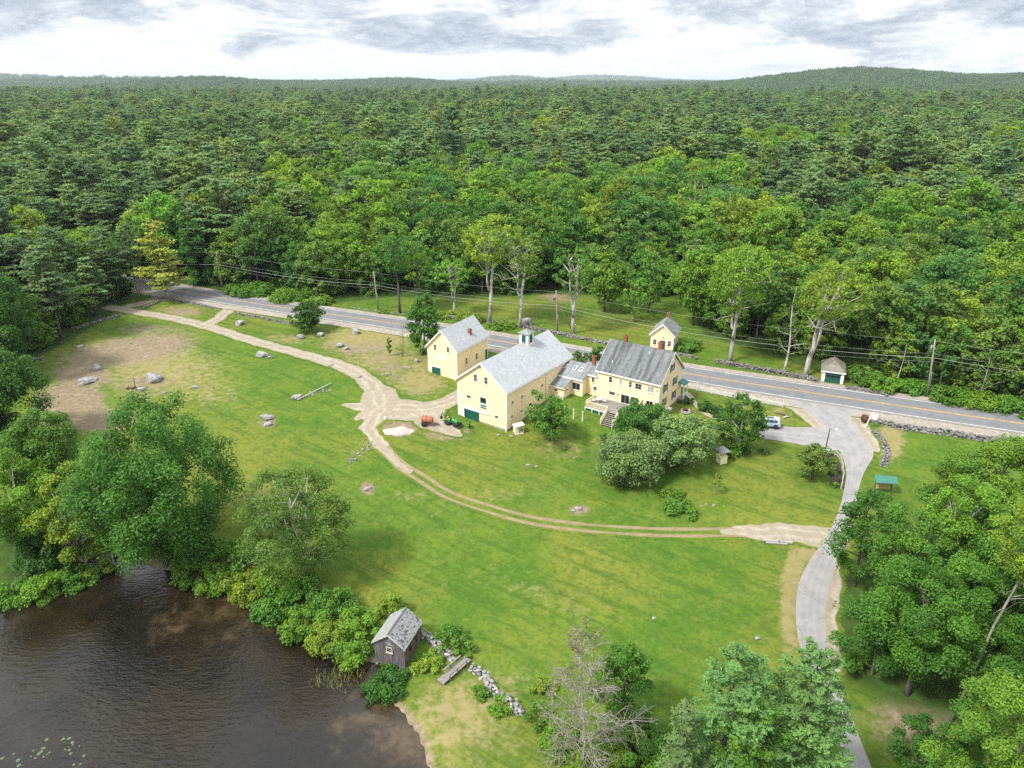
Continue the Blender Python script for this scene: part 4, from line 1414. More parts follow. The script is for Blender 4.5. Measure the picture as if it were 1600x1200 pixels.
class Tree:
    """geometry of one tree: wood (MB) and leaf arrays"""

    def __init__(s):
        s.wood = MB()
        s.V, s.F, s.T = [], [], []
        s.n = 0

    def leaves(s, C, Nn, size, tint, rng, aspect=.72):
        V, F = leaf_quads(C, Nn, size, rng, aspect)
        s.V.append(V)
        s.F.append(F + s.n)
        s.T.append(np.repeat(np.clip(tint, 0, 1), 4))
        s.n += len(V)

    def crown_mesh(s, name, mat):
        return np_mesh(name, np.vstack(s.V), np.vstack(s.F), [mat], attrs={'tint': ('FLOAT', np.concatenate(s.T))})

    def wood_mesh(s, name, mat):
        me = bpy.data.meshes.new(name)
        me.from_pydata(s.wood.v, [], s.wood.f)
        me.polygons.foreach_set('use_smooth', s.wood.sm)
        me.materials.append(mat)
        me.update()
        return me


def broadleaf(seed, h, r, base=.25, clumps=60, per=60, leaf=.5, trunk=None, lobes=5, open_=.15, top=1.0, limbs=9, forks=1, lean=(0, 0), fine=.6, rc=(.20, .34), flat=.86, lob=(.12, .34), skew=0.0, bare=0):
    """crown of leaf clumps carried on limbs; base = share of the height that is bare trunk"""
    rng = np.random.default_rng(seed)
    t = Tree()
    trunk = trunk or (.012 * h + .07)
    zc, hz = h * (1 + base) / 2, h * (1 - base) / 2
    cen = np.array([lean[0], lean[1], zc])
    ld = unit(rng.normal(size=(lobes, 3)) * np.array([1, 1, .8]))
    lg = rng.uniform(lob[0], lob[1], lobes)
    D = unit(rng.normal(size=(clumps * 3, 3)) + np.array([0, 0, .18]))
    keep, out = [], []
    for d in D:                                                # spread the clumps evenly
        if all(d @ k < .99 - 2.1 / clumps for k in keep) or len(keep) < 4:
            keep.append(d)
        if len(keep) >= clumps: break
    K = np.array(keep)
    K = K[rng.random(len(K)) > open_]
    rad = .78 + (np.maximum(K @ ld.T, 0) ** 3 * lg).sum(1) + rng.normal(0, .07, len(K))
    inner = rng.random(len(K)) < .2
    rad = np.where(inner, rad * rng.uniform(.35, .7, len(K)), rad)
    prof = np.where(K[:, 2] < 0, 1 + .18 * K[:, 2], 1 - .22 * np.maximum(K[:, 2], 0) * top)
    P = cen + K * rad[:, None] * np.array([r, r, hz]) * np.stack([prof, prof, np.ones(len(K))], 1)
    P[:, 2] = np.minimum(P[:, 2], h * .97)
    P[:, 0] += skew * (P[:, 2] - zc)
    R_ = r * rng.uniform(rc[0], rc[1], len(K)) * np.where(K[:, 2] > .75, .8, 1)
    ctint = rng.normal(.42, .13, len(K))
    for i in range(len(K)):
        n = max(6, int(per * (R_[i] / (r * .27)) ** 1.6 * rng.uniform(.7, 1.25)))
        d = unit(rng.normal(size=(n, 3)) + np.array([0, 0, .35]))
        u = rng.random(n) ** .45
        # ragged clump: a few sprays stick out
        k = unit(rng.normal(size=(5, 3)) + K[i] * .5)
        spr = (np.maximum(d @ k.T, 0) ** 6 * rng.uniform(.1, .55, 5)).sum(1)
        pos = P[i] + d * (R_[i] * (u * (.85 + spr)))[:, None] * np.array([1.1, 1.1, flat])
        nn = d * .7 + rng.normal(size=(n, 3)) * fine + np.array([0, 0, .75])
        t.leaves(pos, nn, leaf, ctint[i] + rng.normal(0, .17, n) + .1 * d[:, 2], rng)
    # wood
    kz = h * base
    f0 = np.array([lean[0] * .4, lean[1] * .4, max(kz * .75, h * .1)])
    stems = []
    for k in range(forks):
        a = 6.283 * k / forks + rng.uniform(0, 1)
        off = (r * .22 * np.array([math.cos(a), math.sin(a)])) if forks > 1 else rng.normal(0, r * .05, 2)
        e = np.array([cen[0] + off[0] * 1.6 + skew * hz * .5, cen[1] + off[1] * 1.6, h * .86])
        st = np.array([0, 0, -.6]) if k == 0 or forks < 2 else f0 * rng.uniform(.5, .9)
        m1 = f0 + np.array([off[0] * .4, off[1] * .4, 0])
        m2 = np.array([cen[0] + off[0], cen[1] + off[1], zc])
        pts = [st, (st + m1) / 2 + rng.normal(0, .04, 3) * trunk * 8, m1, (m1 + m2) / 2 + rng.normal(0, .02 * h, 3), m2, e]
        q = 1 if k == 0 else .7
        t.wood.tube(pts, [trunk * 1.25 * q, trunk * q, trunk * .85 * q, trunk * .62 * q, trunk * .42 * q, trunk * .12], 7)
        stems.append((m1, m2, e))
    idx = rng.permutation(len(K))[:limbs]
    for i in idx:
        m1, m2, e = stems[rng.integers(len(stems))]
        z = np.clip(P[i][2] - r * .55, m1[2], e[2])
        if z < m2[2]: q = m1 + (m2 - m1) * (z - m1[2]) / max(m2[2] - m1[2], .01)
        else: q = m2 + (e - m2) * (z - m2[2]) / max(e[2] - m2[2], .01)
        pts, rr_ = limb(q, P[i], trunk * .34, trunk * .07, rng)
        t.wood.tube(pts, rr_, 5, cap=False)
    for k in range(bare):                                      # dead snags reaching out of the leaves
        m1, m2, e = stems[rng.integers(len(stems))]
        q = m1 + (m2 - m1) * rng.uniform(.1, .9)
        a = rng.uniform(0, 6.283)
        tip = q + np.array([math.cos(a), math.sin(a), rng.uniform(-.1, .7)]) * r * rng.uniform(.5, 1.0)
        pts, rr_ = limb(q, tip, trunk * .28, trunk * .05, rng)
        t.wood.tube(pts, rr_, 5, cap=False)
        for j in range(3):
            s = np.array(pts[rng.integers(2, 5)])
            t.wood.tube([s, s + rng.normal(0, r * .16, 3) + np.array([0, 0, r * .1])], [trunk * .09, trunk * .03], 4, cap=False)
    return t


def pine(seed, h, r, base=.3, whorls=15, per=10, leaf=.75, trunk=None, ragged=.35, tuft=5, droop=.0, power=1.25, snags=10):
    """white pine: flat plates of needles on level branches, gaps between the whorls"""
    rng = np.random.default_rng(seed)
    t = Tree()
    trunk = trunk or (.011 * h + .06)
    bend = rng.normal(0, .012 * h, 2)
    sp = lambda z: np.array([bend[0] * (z / h) ** 2, bend[1] * (z / h) ** 2, z])
    t.wood.tube([sp(z) - np.array([0, 0, .6 if z == 0 else 0]) for z in np.linspace(0, h * .98, 7)], list(np.linspace(trunk * 1.2, trunk * .12, 7)), 7)
    z0 = h * base
    side = rng.uniform(0, 6.283)
    for w in range(whorls):
        f = (w + rng.uniform(-.3, .3)) / whorls
        z = z0 + (h * .985 - z0) * max(f, 0)
        Lw = r * (1 - max(f, 0) ** power) ** .8 * (.55 + .45 * min(1, f * 5 + .3)) + .04 * h * .4
        nb = rng.integers(3, 6)
        a0 = rng.uniform(0, 6.283)
        for b in range(nb):
            if rng.random() < ragged * .35 and f < .8: continue
            a = a0 + 6.283 * b / nb + rng.normal(0, .25)
            ln = Lw * rng.uniform(1 - ragged, 1.1) * (1 + .18 * math.cos(a - side))
            dirv = np.array([math.cos(a), math.sin(a), 0])
            rise = .10 + .55 * f ** 2 - droop * (1 - f)
            p0 = sp(z)
            q = p0 + dirv * ln + np.array([0, 0, ln * rise])
            t.wood.tube([p0, (p0 + q) / 2 - np.array([0, 0, ln * .04]), q], [trunk * .28 * (1 - f * .6), trunk * .16 * (1 - f * .6), .02], 4, cap=False)
            n = max(3, int(per * (ln / r) ** 1.1 + 2))
            s = rng.uniform(.28, 1.05, n)
            lat = rng.normal(0, .22, n) * ln * (1.1 - .5 * s)
            latv = np.array([-math.sin(a), math.cos(a), 0])
            c = p0 + dirv * (ln * s)[:, None] + latv * lat[:, None] + np.array([0, 0, 1]) * (ln * rise * s ** 1.3 + rng.normal(.06, .10, n) * (1 + .03 * ln))[:, None]
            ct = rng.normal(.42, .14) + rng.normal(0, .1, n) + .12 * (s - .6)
            c = np.repeat(c, tuft, 0)
            ct = np.repeat(ct, tuft)
            k = len(c)
            sc = leaf * .45 * (1 + .0 * k)
            c = c + rng.normal(size=(k, 3)) * np.array([sc, sc, sc * .32])
            nn = np.array([0, 0, 1.0]) + rng.normal(size=(k, 3)) * .38 + dirv * .25
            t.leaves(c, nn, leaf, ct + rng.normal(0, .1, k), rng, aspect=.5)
    for k in range(snags):
        z = rng.uniform(.25, 1) * z0
        a = rng.uniform(0, 6.283)
        ln = r * rng.uniform(.2, .6)
        p0 = sp(z)
        t.wood.tube([p0, p0 + np.array([math.cos(a) * ln, math.sin(a) * ln, rng.uniform(-.1, .15) * ln])], [trunk * .16, .02], 4, cap=False)
    return t


def bare_tree(seed, h, r, trunk, n1=26, n2=7, n3=5, leafy=0, leaf=.22):
    """leafless crown: three orders of twigs"""
    rng = np.random.default_rng(seed)
    t = Tree()
    sp = lambda z: np.array([.35 * math.sin(z * .35), .25 * math.cos(z * .27) - .25, z])
    t.wood.tube([sp(z) if z > 0 else np.array([0, 0, -.5]) for z in np.linspace(0, h * .97, 9)], list(np.linspace(trunk, trunk * .1, 9)), 7)
    tips = []
    for i in range(n1):
        f = .16 + .8 * (i + rng.random()) / n1
        p0 = sp(h * f)
        a = i * 2.4 + rng.normal(0, .4)
        ln = r * (1.08 - f ** 2.2) * rng.uniform(.65, 1.15)
        q = p0 + np.array([math.cos(a), math.sin(a), rng.uniform(.10, .5) + .5 * f]) * ln
        P, rr_ = limb(p0, q, trunk * .34 * (1.1 - f), .022, rng, 6, .08)
        t.wood.tube(P, rr_, 5, cap=False)
        for j in range(n2):
            s0 = np.array(P[rng.integers(1, 6)])
            d = unit((q - p0) / ln + rng.normal(0, .55, 3))
            e = s0 + d * ln * rng.uniform(.2, .45)
            P2, r2 = limb(s0, e, .028, .012, rng, 4, .1)
            t.wood.tube(P2, r2, 4, cap=False)
            for k in range(n3):
                s1 = np.array(P2[rng.integers(1, 4)])
                e1 = s1 + unit(d + rng.normal(0, .6, 3)) * ln * rng.uniform(.08, .2)
                t.wood.tube([s1, e1], [.014, .008], 3, cap=False)
                tips.append(e1)
    if leafy:
        tips = np.array(tips)
        c = tips[rng.integers(len(tips), size=leafy)] + rng.normal(0, .12, (leafy, 3))
        t.leaves(c, rng.normal(size=(leafy, 3)) + np.array([0, 0, 1]), leaf, rng.normal(.5, .2, leafy), rng)
    return t


def plant(t, name, label, cat, p, color, bark=None, leafmat=None, rz=0.0, group=None, crown='crown', trunk='trunk', scale=1.0):
    """one tree as a thing: Empty at its foot > trunk, crown"""
    e = thing(name, label, cat, (p[0], p[1], p[2]), rz, group)
    e.scale = (scale,) * 3
    if t.wood.v: link(trunk, t.wood_mesh(trunk, bark or BARK), e)
    if t.V:
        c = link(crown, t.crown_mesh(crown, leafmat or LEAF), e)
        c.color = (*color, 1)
    return e


# leaf colours (linear albedo)
C_MAPLE, C_MID, C_BRIGHT, C_YEL = (.066, .182, .024), (.092, .228, .028), (.128, .270, .028), (.170, .285, .030)
C_APPLE = (.165, .285, .100)
C_DARK, C_OLIVE, C_PINE, C_PINE2, C_GREY = (.052, .145, .022), (.115, .205, .038), (.100, .175, .062), (.125, .205, .066), (.115, .240, .066)

# ---- trees of the grounds: foot pixel, top pixel row, crown width in pixels
def near_tree(name, label, cat, foot, top, wide, color, seed, kind='broad', bark=None, group=None, hz=None, leafk=1.0, dens=1.0, **kw):
    p = G(*foot)
    h = hz or height_to(p, top)
    depth = p[1] * _c + (CAMH - p[2] - h * .6) * _s
    r = wide / 2 / FPX * depth * .86
    px = FPX * .64 / depth                                     # render pixels per metre there
    leaf = max(.20, 2.2 / px) * leafk
    if kind == 'broad':
        cl = int(np.clip(7.5 * (r * h * .6) ** .60, 24, 190) * dens)
        rcm = kw.get('rc', (.20, .34))
        rmean = r * (rcm[0] + rcm[1]) / 2
        per = int(np.clip(10 * rmean ** 2 / (leaf * leaf * .36), 14, 1300))
        t = broadleaf(seed, h, r, clumps=cl, per=per, leaf=leaf, **kw)
        return plant(t, name, label, cat, p, color, bark, LEAF, group=group)
    t = pine(seed, h, r, leaf=leaf * 1.5, **kw)
    return plant(t, name, label, cat, p, color, bark, NEEDLE, group=group)


NT = near_tree
# pond side, left
NT('maple_tree', 'huge round dark green maple leaning over the dark cove of the pond', 'tree', (256, 872), 628, 290, C_MAPLE, 11, base=.04, limbs=22, forks=2, dens=1.5, rc=(.13, .21), lobes=6, lob=(.02, .12), open_=.0, flat=1.0, leafk=1.1)
NT('birch_tree', 'pale leafy birch behind the big round maple at the pond', 'tree', (88, 800), 640, 125, C_MID, 12, base=.14, dens=1.1, bark=PALEBARK)
NT('maple_tree', 'dark spreading maple at the left edge beside the bare brown field', 'tree', (6, 705), 548, 150, C_DARK, 13, base=.1)
NT('sapling_tree', 'yellow green sapling with thin grey stems over the pond bank', 'tree', (128, 868), 742, 120, C_YEL, 14, base=.12, open_=.3, limbs=14, bark=PALEBARK, forks=3, bare=6)
NT('sapling_tree', 'bright green tree at the left edge above the pond bushes', 'tree', (36, 870), 716, 130, C_BRIGHT, 15, base=.1, open_=.2, bark=PALEBARK, forks=2)
NT('sapling_tree', 'slim light green tree left of the big maple with a broken white limb', 'tree', (178, 850), 700, 90, C_BRIGHT, 16, base=.2, open_=.3, bark=PALEBARK, bare=5)
NT('ash_tree', 'airy light green tree standing alone above the shoreline bushes', 'tree', (474, 905), 725, 190, C_OLIVE, 17, base=.06, open_=.08, limbs=24, forks=3, dens=1.5, rc=(.14, .22), bark=PALEBARK)
NT('maple_tree', 'dark rounded tree at the left frame edge above the brown field', 'tree', (12, 590), 430, 120, C_DARK, 18, base=.08)
# right foreground grove
NT('maple_tree', 'round dark green maple overhanging the driveway bend', 'tree', (1334, 915), 768, 130, C_MAPLE, 21, base=.1, dens=1.2, rc=(.16, .28), limbs=16)
NT('maple_tree', 'light green maple behind the green roofed message board', 'tree', (1474, 872), 712, 120, C_MID, 22, base=.1)
NT('ash_tree', 'broad pale green tree at the back of the right hand grove', 'tree', (1530, 870), 696, 190, C_BRIGHT, 23, base=.1, open_=.12)
NT('ash_tree', 'tall airy green tree with several thin grey stems in the grove', 'tree', (1452, 985), 752, 150, C_BRIGHT, 24, base=.35, open_=.3, forks=4, limbs=18, bark=GREYBARK, bare=5, rc=(.16, .27))
NT('ash_tree', 'tall yellow green tree with long slanting grey trunk in the grove', 'tree', (1484, 1128), 775, 135, C_YEL, 25, base=.60, open_=.2, limbs=16, bark=GREYBARK, lean=(3.8, .6), trunk=.15, bare=6, rc=(.18, .30))
NT('oak_tree', 'big deep green oak with dark trunk in the middle of the grove', 'tree', (1418, 1085), 868, 205, C_MID, 26, base=.2, dens=1.2, limbs=22, rc=(.15, .27), bare=3)
NT('maple_tree', 'dense green maple at the right frame edge behind the slanting trunk', 'tree', (1585, 1060), 830, 190, C_MAPLE, 27, base=.12)
NT('maple_tree', 'leafy green tree filling the grove below the pale back trees', 'tree', (1500, 1000), 800, 150, C_MAPLE, 28, base=.15)
NT('maple_tree', 'low green branch tree reaching over the narrow lower driveway', 'tree', (1360, 1052), 930, 128, C_MAPLE, 29, base=.12, open_=.25)
NT('maple_tree', 'full green maple behind the bare slanting trunk in the grove', 'tree', (1548, 1062), 850, 170, C_MID, 38, base=.1, dens=1.2)
NT('maple_tree', 'bright low maple at the foot of the slanting grey trunk', 'tree', (1540, 1150), 1040, 84, C_BRIGHT, 39, base=.1, open_=.2)
NT('maple_tree', 'dark green maple at the right frame edge, lowest of the grove', 'tree', (1600, 1180), 930, 170, C_MAPLE, 40, base=.1)
NT('ash_tree', 'leafy pale tree between the driveway maple and the tall thin stems', 'tree', (1395, 1000), 800, 130, C_MID, 54, base=.2, open_=.15)
NT('maple_tree', 'low leafy green tree on the bank in the bottom right, beside the dark shrub', 'tree', (1500, 1215), 1105, 120, C_MID, 55, base=.04)
NT('maple_tree', 'leafy light green maple at the back of the far lawn, left of the tiny cottage', 'tree', (945, 486), 398, 74, C_BRIGHT, 56, base=.2)
NT('maple_tree', 'broad light green maple behind and right of the tiny cottage', 'tree', (1082, 508), 390, 84, C_BRIGHT, 57, base=.2)
NT('pine_tree', 'pale feathery pine top at the right frame edge', 'pine tree', (1580, 1310), 1005, 190, C_PINE2, 30, kind='pine', base=.1, whorls=20, per=34, tuft=8, snags=4)
NT('birch_tree', 'bright leafy tree in the bottom right corner', 'tree', (1525, 1360), 1090, 190, C_BRIGHT, 31, base=.1)
NT('holly_shrub', 'dark rounded shrub on the bank below the oak', 'shrub', (1430, 1200), 1122, 118, C_DARK, 32, base=.02, rc=(.18, .3))
# bottom centre
NT('pine_tree', 'big grey green pine in front of the lawn, left one of two', 'pine tree', (1112, 1290), 1006, 240, C_GREY, 33, kind='pine', base=.1, whorls=24, per=40, tuft=9, snags=4, ragged=.25, power=1.7)
NT('pine_tree', 'big grey green pine beside the lower driveway, right one of two', 'pine tree', (1224, 1290), 1002, 205, C_GREY, 34, kind='pine', base=.1, whorls=24, per=40, tuft=9, snags=4, ragged=.25, power=1.7)
NT('birch_tree', 'bright green leafy sapling in front of the two big pines', 'tree', (1150, 1330), 1085, 110, C_MID, 35, base=.15, open_=.2)
NT('pine_tree', 'shorter grey green pine at the bottom edge left of the two big ones', 'pine tree', (1048, 1330), 1090, 130, C_PINE2, 36, kind='pine', base=.1, whorls=18, per=30, tuft=8, snags=4)
NT('maple_sapling', 'leafy green sapling behind the bare grey tree', 'tree', (968, 1135), 1005, 104, C_MID, 37, base=.06, dens=1.3)
p = G(905, 1215)
plant(bare_tree(41, height_to(p, 972), 4.1, .15, n1=46, n2=12, n3=7, leafy=2600, leaf=.17), 'dead_tree', 'leafless bleached grey tree with fine twigs at the bottom edge', 'tree', p, (.15, .19, .06), DEADWOOD)
# around the house
NT('apple_tree', 'young green apple tree in front of the barn side wall', 'tree', (857, 690), 615, 82, C_MID, 42, base=.12, open_=.08, dens=1.5, rc=(.17, .27))
NT('apple_tree', 'low wide grey green apple tree on the lawn, left of the pair', 'tree', (985, 746), 682, 132, C_APPLE, 43, base=.06, flat=.85, dens=1.7, open_=.03, rc=(.17, .26))
NT('apple_tree', 'low wide grey green apple tree on the lawn, right of the pair', 'tree', (1062, 730), 655, 108, C_APPLE, 44, base=.08, dens=1.7, open_=.03, rc=(.17, .26))
NT('maple_tree', 'dark green tree hiding the corner of the deck', 'tree', (1000, 700), 626, 98, C_MAPLE, 45, base=.04, dens=1.6, open_=.03, rc=(.18, .3))
NT('lilac_shrub', 'small light green shrub right of the apple trees', 'shrub', (1098, 692), 652, 34, C_MID, 46, base=.05)
NT('maple_tree', 'leafy green tree partly hiding the parked car', 'tree', (1157, 703), 618, 84, C_MAPLE, 47, base=.05, open_=.05, dens=1.6, rc=(.17, .27), limbs=12, bark=PALEBARK)
NT('crabapple_tree', 'small yellow green tree on the lawn beside the lamp post', 'tree', (1268, 748), 695, 62, C_OLIVE, 48, base=.06, open_=.08, dens=1.4)
NT('oak_tree', 'small dark round tree between the road and the dirt track', 'tree', (482, 519), 471, 54, C_DARK, 49, base=.06, open_=.04, dens=1.5)
NT('oak_tree', 'dark green tree beside the small barn', 'tree', (663, 553), 460, 60, C_MAPLE, 50, base=.06, open_=.08, dens=1.5)
NT('young_sapling', 'thin yellow green sapling alone on the front lawn', 'sapling', (1119, 773), 738, 15, C_YEL, 51, base=.25, open_=.3, trunk=.05)
NT('young_sapling', 'thin green sapling on the rocky slope by the small barn', 'sapling', (609, 556), 528, 10, C_MAPLE, 52, base=.2, trunk=.05)
p = G(629, 557)
plant(bare_tree(53, height_to(p, 500), 1.0, .10, n1=9, n2=3, n3=2), 'dead_sapling', 'bare thin trunk standing on the slope left of the small barn', 'tree', p, C_MID, BARK)
# roadside and back-lawn trees
TR = [('maple_tree', 'slender dark green tree right of the second utility pole', (625, 489), 366, 84, C_MAPLE, dict(base=.42)),
      ('maple_tree', 'bright green tree behind the slender one on the far lawn', (655, 478), 358, 72, C_MID, dict(base=.25)),
      ('ash_tree', 'thin forked tree with sparse crown on the far lawn', (709, 492), 398, 68, C_BRIGHT, dict(base=.4, open_=.35, forks=2, bark=PALEBARK)),
      ('maple_tree', 'tall bright yellow green tree with two pale trunks behind the small barn', (765, 504), 336, 108, C_YEL, dict(base=.46, forks=2, bark=PALEBARK, trunk=.42, bare=4)),
      ('ash_tree', 'tall thin crowned tree with pale trunk by the round boulder', (812, 512), 364, 90, C_OLIVE, dict(base=.45, open_=.35, forks=2, bark=PALEBARK, trunk=.38, bare=5)),
      ('oak_tree', 'tall pale trunked tree with branching grey limbs right of the transformer pole', (895, 521), 386, 78, C_MID, dict(base=.42, open_=.3, forks=3, bark=PALEBARK, trunk=.42, limbs=16, bare=4)),
      ('maple_tree', 'small leafy tree on the far lawn behind the farmhouse chimney', (991, 503), 430, 62, C_BRIGHT, dict(base=.16)),
      ('maple_tree', 'rounded green tree behind the tiny cottage', (1012, 488), 388, 84, C_MID, dict(base=.15)),
      ('oak_tree', 'wide crowned tree with pale forking limbs behind the low stone wall', (1140, 566), 384, 128, C_BRIGHT, dict(base=.42, open_=.22, forks=3, bark=PALEBARK, trunk=.4, limbs=18, bare=8)),
      ('oak_tree', 'big tree with thick pale slanting trunk left of the little garage', (1258, 588), 412, 122, C_YEL, dict(base=.42, open_=.2, forks=2, bark=PALEBARK, trunk=.48, limbs=16, bare=10, lean=(2.5, 0)))]
for i, (nm, lb, ft, tp, wd, cc, kw) in enumerate(TR):
    kw['base'] = kw['base'] + (.07 if kw['base'] > .3 else 0)
    kw.setdefault('limbs', 20)
    kw.setdefault('rc', (.12, .20))
    kw['open_'] = max(.05, kw.get('open_', .15) - .06)
    NT(nm, lb, 'tree', ft, tp, wd * .95, tuple(1.12 * q for q in cc), 60 + i, dens=1.3, **kw)
p = G(1224, 582)
plant(bare_tree(72, height_to(p, 442), 3.2, .26, n1=14, n2=4, n3=2, leafy=700, leaf=.4), 'dead_tree', 'nearly leafless pale tree between the wide oak and the slanting trunk', 'tree', p, C_MID, PALEBARK)
p = G(1401, 595)
plant(bare_tree(73, height_to(p, 530), 3.0, .14, n1=8, n2=3, n3=2, leafy=200, leaf=.4), 'dead_tree', 'small forked grey tree against the woods right of the little garage', 'tree', p, C_MID, PALEBARK)
p = G(1526, 627)
plant(bare_tree(74, height_to(p, 545), 2.6, .16, n1=12, n2=3, n3=2, leafy=500, leaf=.4), 'dead_tree', 'thin grey tree at the forest edge right of the right hand pole', 'tree', p, C_MID, PALEBARK)
NT('pine_tree', 'yellowed pine standing beside the far end of the road', 'pine tree', (263, 468), 340, 96, (.27, .33, .055), 75, kind='pine', base=.18, whorls=15, per=24, tuft=6, ragged=.4, bark=PALEBARK)
NT('pine_tree', 'thin green pine with bare grey trunk left of the yellowed pine', 'pine tree', (218, 463), 346, 46, C_PINE, 76, kind='pine', base=.5, whorls=10, per=8, tuft=5, bark=PALEBARK, snags=26)

# ---- shrubs: foot pixel, width px, height m
SHR = [((300, 888), 62, 2.2, C_MID, 'shoreline bush under the right side of the big maple'),
       ((338, 905), 60, 2.3, C_BRIGHT, 'bright bush at the water just right of the big maple'),
       ((322, 868), 60, 2.4, C_MID, 'bush on the bank behind the first shoreline bush'),
       ((385, 918), 62, 2.6, C_YEL, 'yellow green bush at the water left of the airy tree'),
       ((372, 880), 60, 2.6, C_MID, 'bush on the bank left of the airy tree'),
       ((430, 950), 66, 2.6, C_MID, 'bush at the water below the airy tree'),
       ((425, 912), 56, 2.4, C_BRIGHT, 'bush at the left foot of the airy tree'),
       ((472, 975), 66, 2.8, C_BRIGHT, 'bright bush midway along the curved shore'),
       ((478, 935), 62, 2.8, C_MID, 'bush at the right foot of the airy tree'),
       ((515, 1000), 62, 2.6, C_YEL, 'yellow green bush two bushes left of the boathouse'),
       ((522, 955), 64, 2.8, C_MID, 'bush on the lawn edge above the yellow green bush'),
       ((552, 1020), 56, 2.4, C_BRIGHT, 'bright bush at the water just left of the boathouse'),
       ((560, 985), 60, 2.6, C_BRIGHT, 'leafy bush touching the left roof of the boathouse'),
       ((612, 965), 44, 3.2, C_YEL, 'pale yellow green bush behind the boathouse ridge'),
       ((600, 1068), 72, 2.0, C_DARK, 'dark evergreen mound in the water in front of the boathouse'),
       ((700, 1002), 46, 1.8, C_MID, 'green bush on the lawn side of the dam wall by the boathouse'),
       ((724, 1018), 36, 1.3, C_MID, 'smaller green bush beside the footbridge end'),
       ((672, 1040), 46, 1.0, C_YEL, 'low weeds below the boathouse side wall'),
       ((676, 1030), 34, .6, C_BRIGHT, 'low green weeds between boathouse and footbridge'),
       ((752, 1084), 40, .7, C_MID, 'low green weeds right of the footbridge'),
       ((778, 1112), 40, .7, C_BRIGHT, 'leafy weeds along the lower dam wall'),
       ((846, 1080), 40, 1.4, C_YEL, 'yellow green bush left of the bare grey tree'),
       ((850, 1130), 46, 1.5, C_MID, 'green bush below the end of the dam wall'),
       ((870, 1165), 70, 2.0, C_BRIGHT, 'bright bush left of the foot of the bare grey tree'),
       ((990, 1180), 104, 3.2, C_MID, 'green bush right of the foot of the bare grey tree'),
       ((950, 1212), 84, 2.6, C_BRIGHT, 'bright bush at the bottom edge beside the bare grey tree'),
       ((20, 925), 60, 2.4, C_MID, 'leafy bush overhanging the water at the left edge'),
       ((66, 918), 66, 2.6, C_BRIGHT, 'bright bush overhanging the water left of the cove'),
       ((112, 898), 56, 2.4, C_MID, 'green bush on the left bank of the cove'),
       ((150, 880), 50, 2.2, C_YEL, 'yellow green bush at the dark mouth of the cove'),
       ((60, 880), 70, 3.4, C_DARK, 'dark fir-like bush on the bank at the left'),
       ((1058, 797), 50, .75, C_MID, 'dense bed of broad green leaves on the front lawn'),
       ((1052, 778), 38, .8, C_BRIGHT, 'upper half of the leafy bed on the front lawn'),
       ((1076, 548), 34, 1.9, C_MID, 'rounded bush beside the tiny cottage'),
       ((1103, 640), 30, 1.0, C_DARK, 'dark planted bed inside the curve of the footpath'),
       ((1130, 650), 34, 1.0, C_DARK, 'dark planted bed by the lower end of the footpath'),
       ((1071, 628), 22, .9, C_DARK, 'dark bush at the foot of the farmhouse gable'),
       ((1150, 706), 40, .7, C_MID, 'low hosta clump under the tree by the car'),
       ((1196, 706), 16, .5, C_GREY, 'small grey green hosta clump on the lawn edge'),
       ((948, 690), 24, 1.1, C_DARK, 'small dark shrub left of the apple trees'),
       ((930, 560), 30, 2.2, C_DARK, 'dark shrub behind the ell chimney'),
       ((903, 562), 24, 1.4, C_OLIVE, 'olive shrub between barn and ell chimney'),
       ((690, 496), 30, 1.1, C_YEL, 'yellow green brambles by the wall left of the small barn roof'),
       ((735, 503), 40, 1.2, C_YEL, 'yellow green brambles along the wall behind the small barn'),
       ((782, 512), 34, 1.1, C_BRIGHT, 'green brambles along the wall left of the cupola'),
       ((600, 489), 18, .8, C_BRIGHT, 'small bush at the foot of the second utility pole'),
       ((455, 466), 60, 1.3, C_BRIGHT, 'bright roadside bushes below the woods left of the second pole'),
       ((500, 474), 40, 1.3, C_BRIGHT, 'bright roadside bush at the corner of the far lawn'),
       ((390, 457), 60, 1.2, C_MID, 'roadside bushes right of the first utility pole'),
       ((1350, 594), 50, 2.4, C_MID, 'green shrub right of the little garage'),
       ((1385, 606), 46, 2.0, C_BRIGHT, 'bright shrub at the forest edge beyond the garage wall'),
       ((1425, 609), 44, 1.8, C_MID, 'shrub at the forest edge left of the right hand pole'),
       ((1475, 622), 52, 1.7, C_MID, 'shrub at the foot of the right hand pole'),
       ((1530, 632), 54, 1.6, C_BRIGHT, 'bright roadside shrub at the right of the road'),
       ((1585, 638), 54, 1.8, C_MID, 'roadside shrub at the right frame edge'),
       ((1300, 742), 10, .7, C_MID, 'small shrub in the mulch bed by the rail fence'),
       ((1303, 760), 10, .7, C_BRIGHT, 'second small shrub in the mulch bed by the rail fence'),
       ((1298, 722), 10, .8, C_MID, 'shrub at the upper end of the mulch bed')]
for i, (ft, wd, hh, cc, lb) in enumerate(SHR):
    p = G(*ft)
    depth = p[1] * _c + (CAMH - p[2]) * _s
    r = wd / 2 / FPX * depth
    leaf = max(.17, 2.4 / (FPX * .64 / depth))
    cl = int(np.clip(9 * r, 12, 60))
    per = int(np.clip(10 * (r * .33) ** 2 / (leaf * leaf * .36), 12, 700))
    t = broadleaf(200 + i, hh, r, base=-.25, clumps=cl, per=per, leaf=leaf, limbs=5, trunk=.05, rc=(.24, .42), open_=.05, forks=1)
    plant(t, 'shrub', lb, 'shrub', p, cc, crown='foliage', trunk='stem', group='bushes and low plants around the grounds')
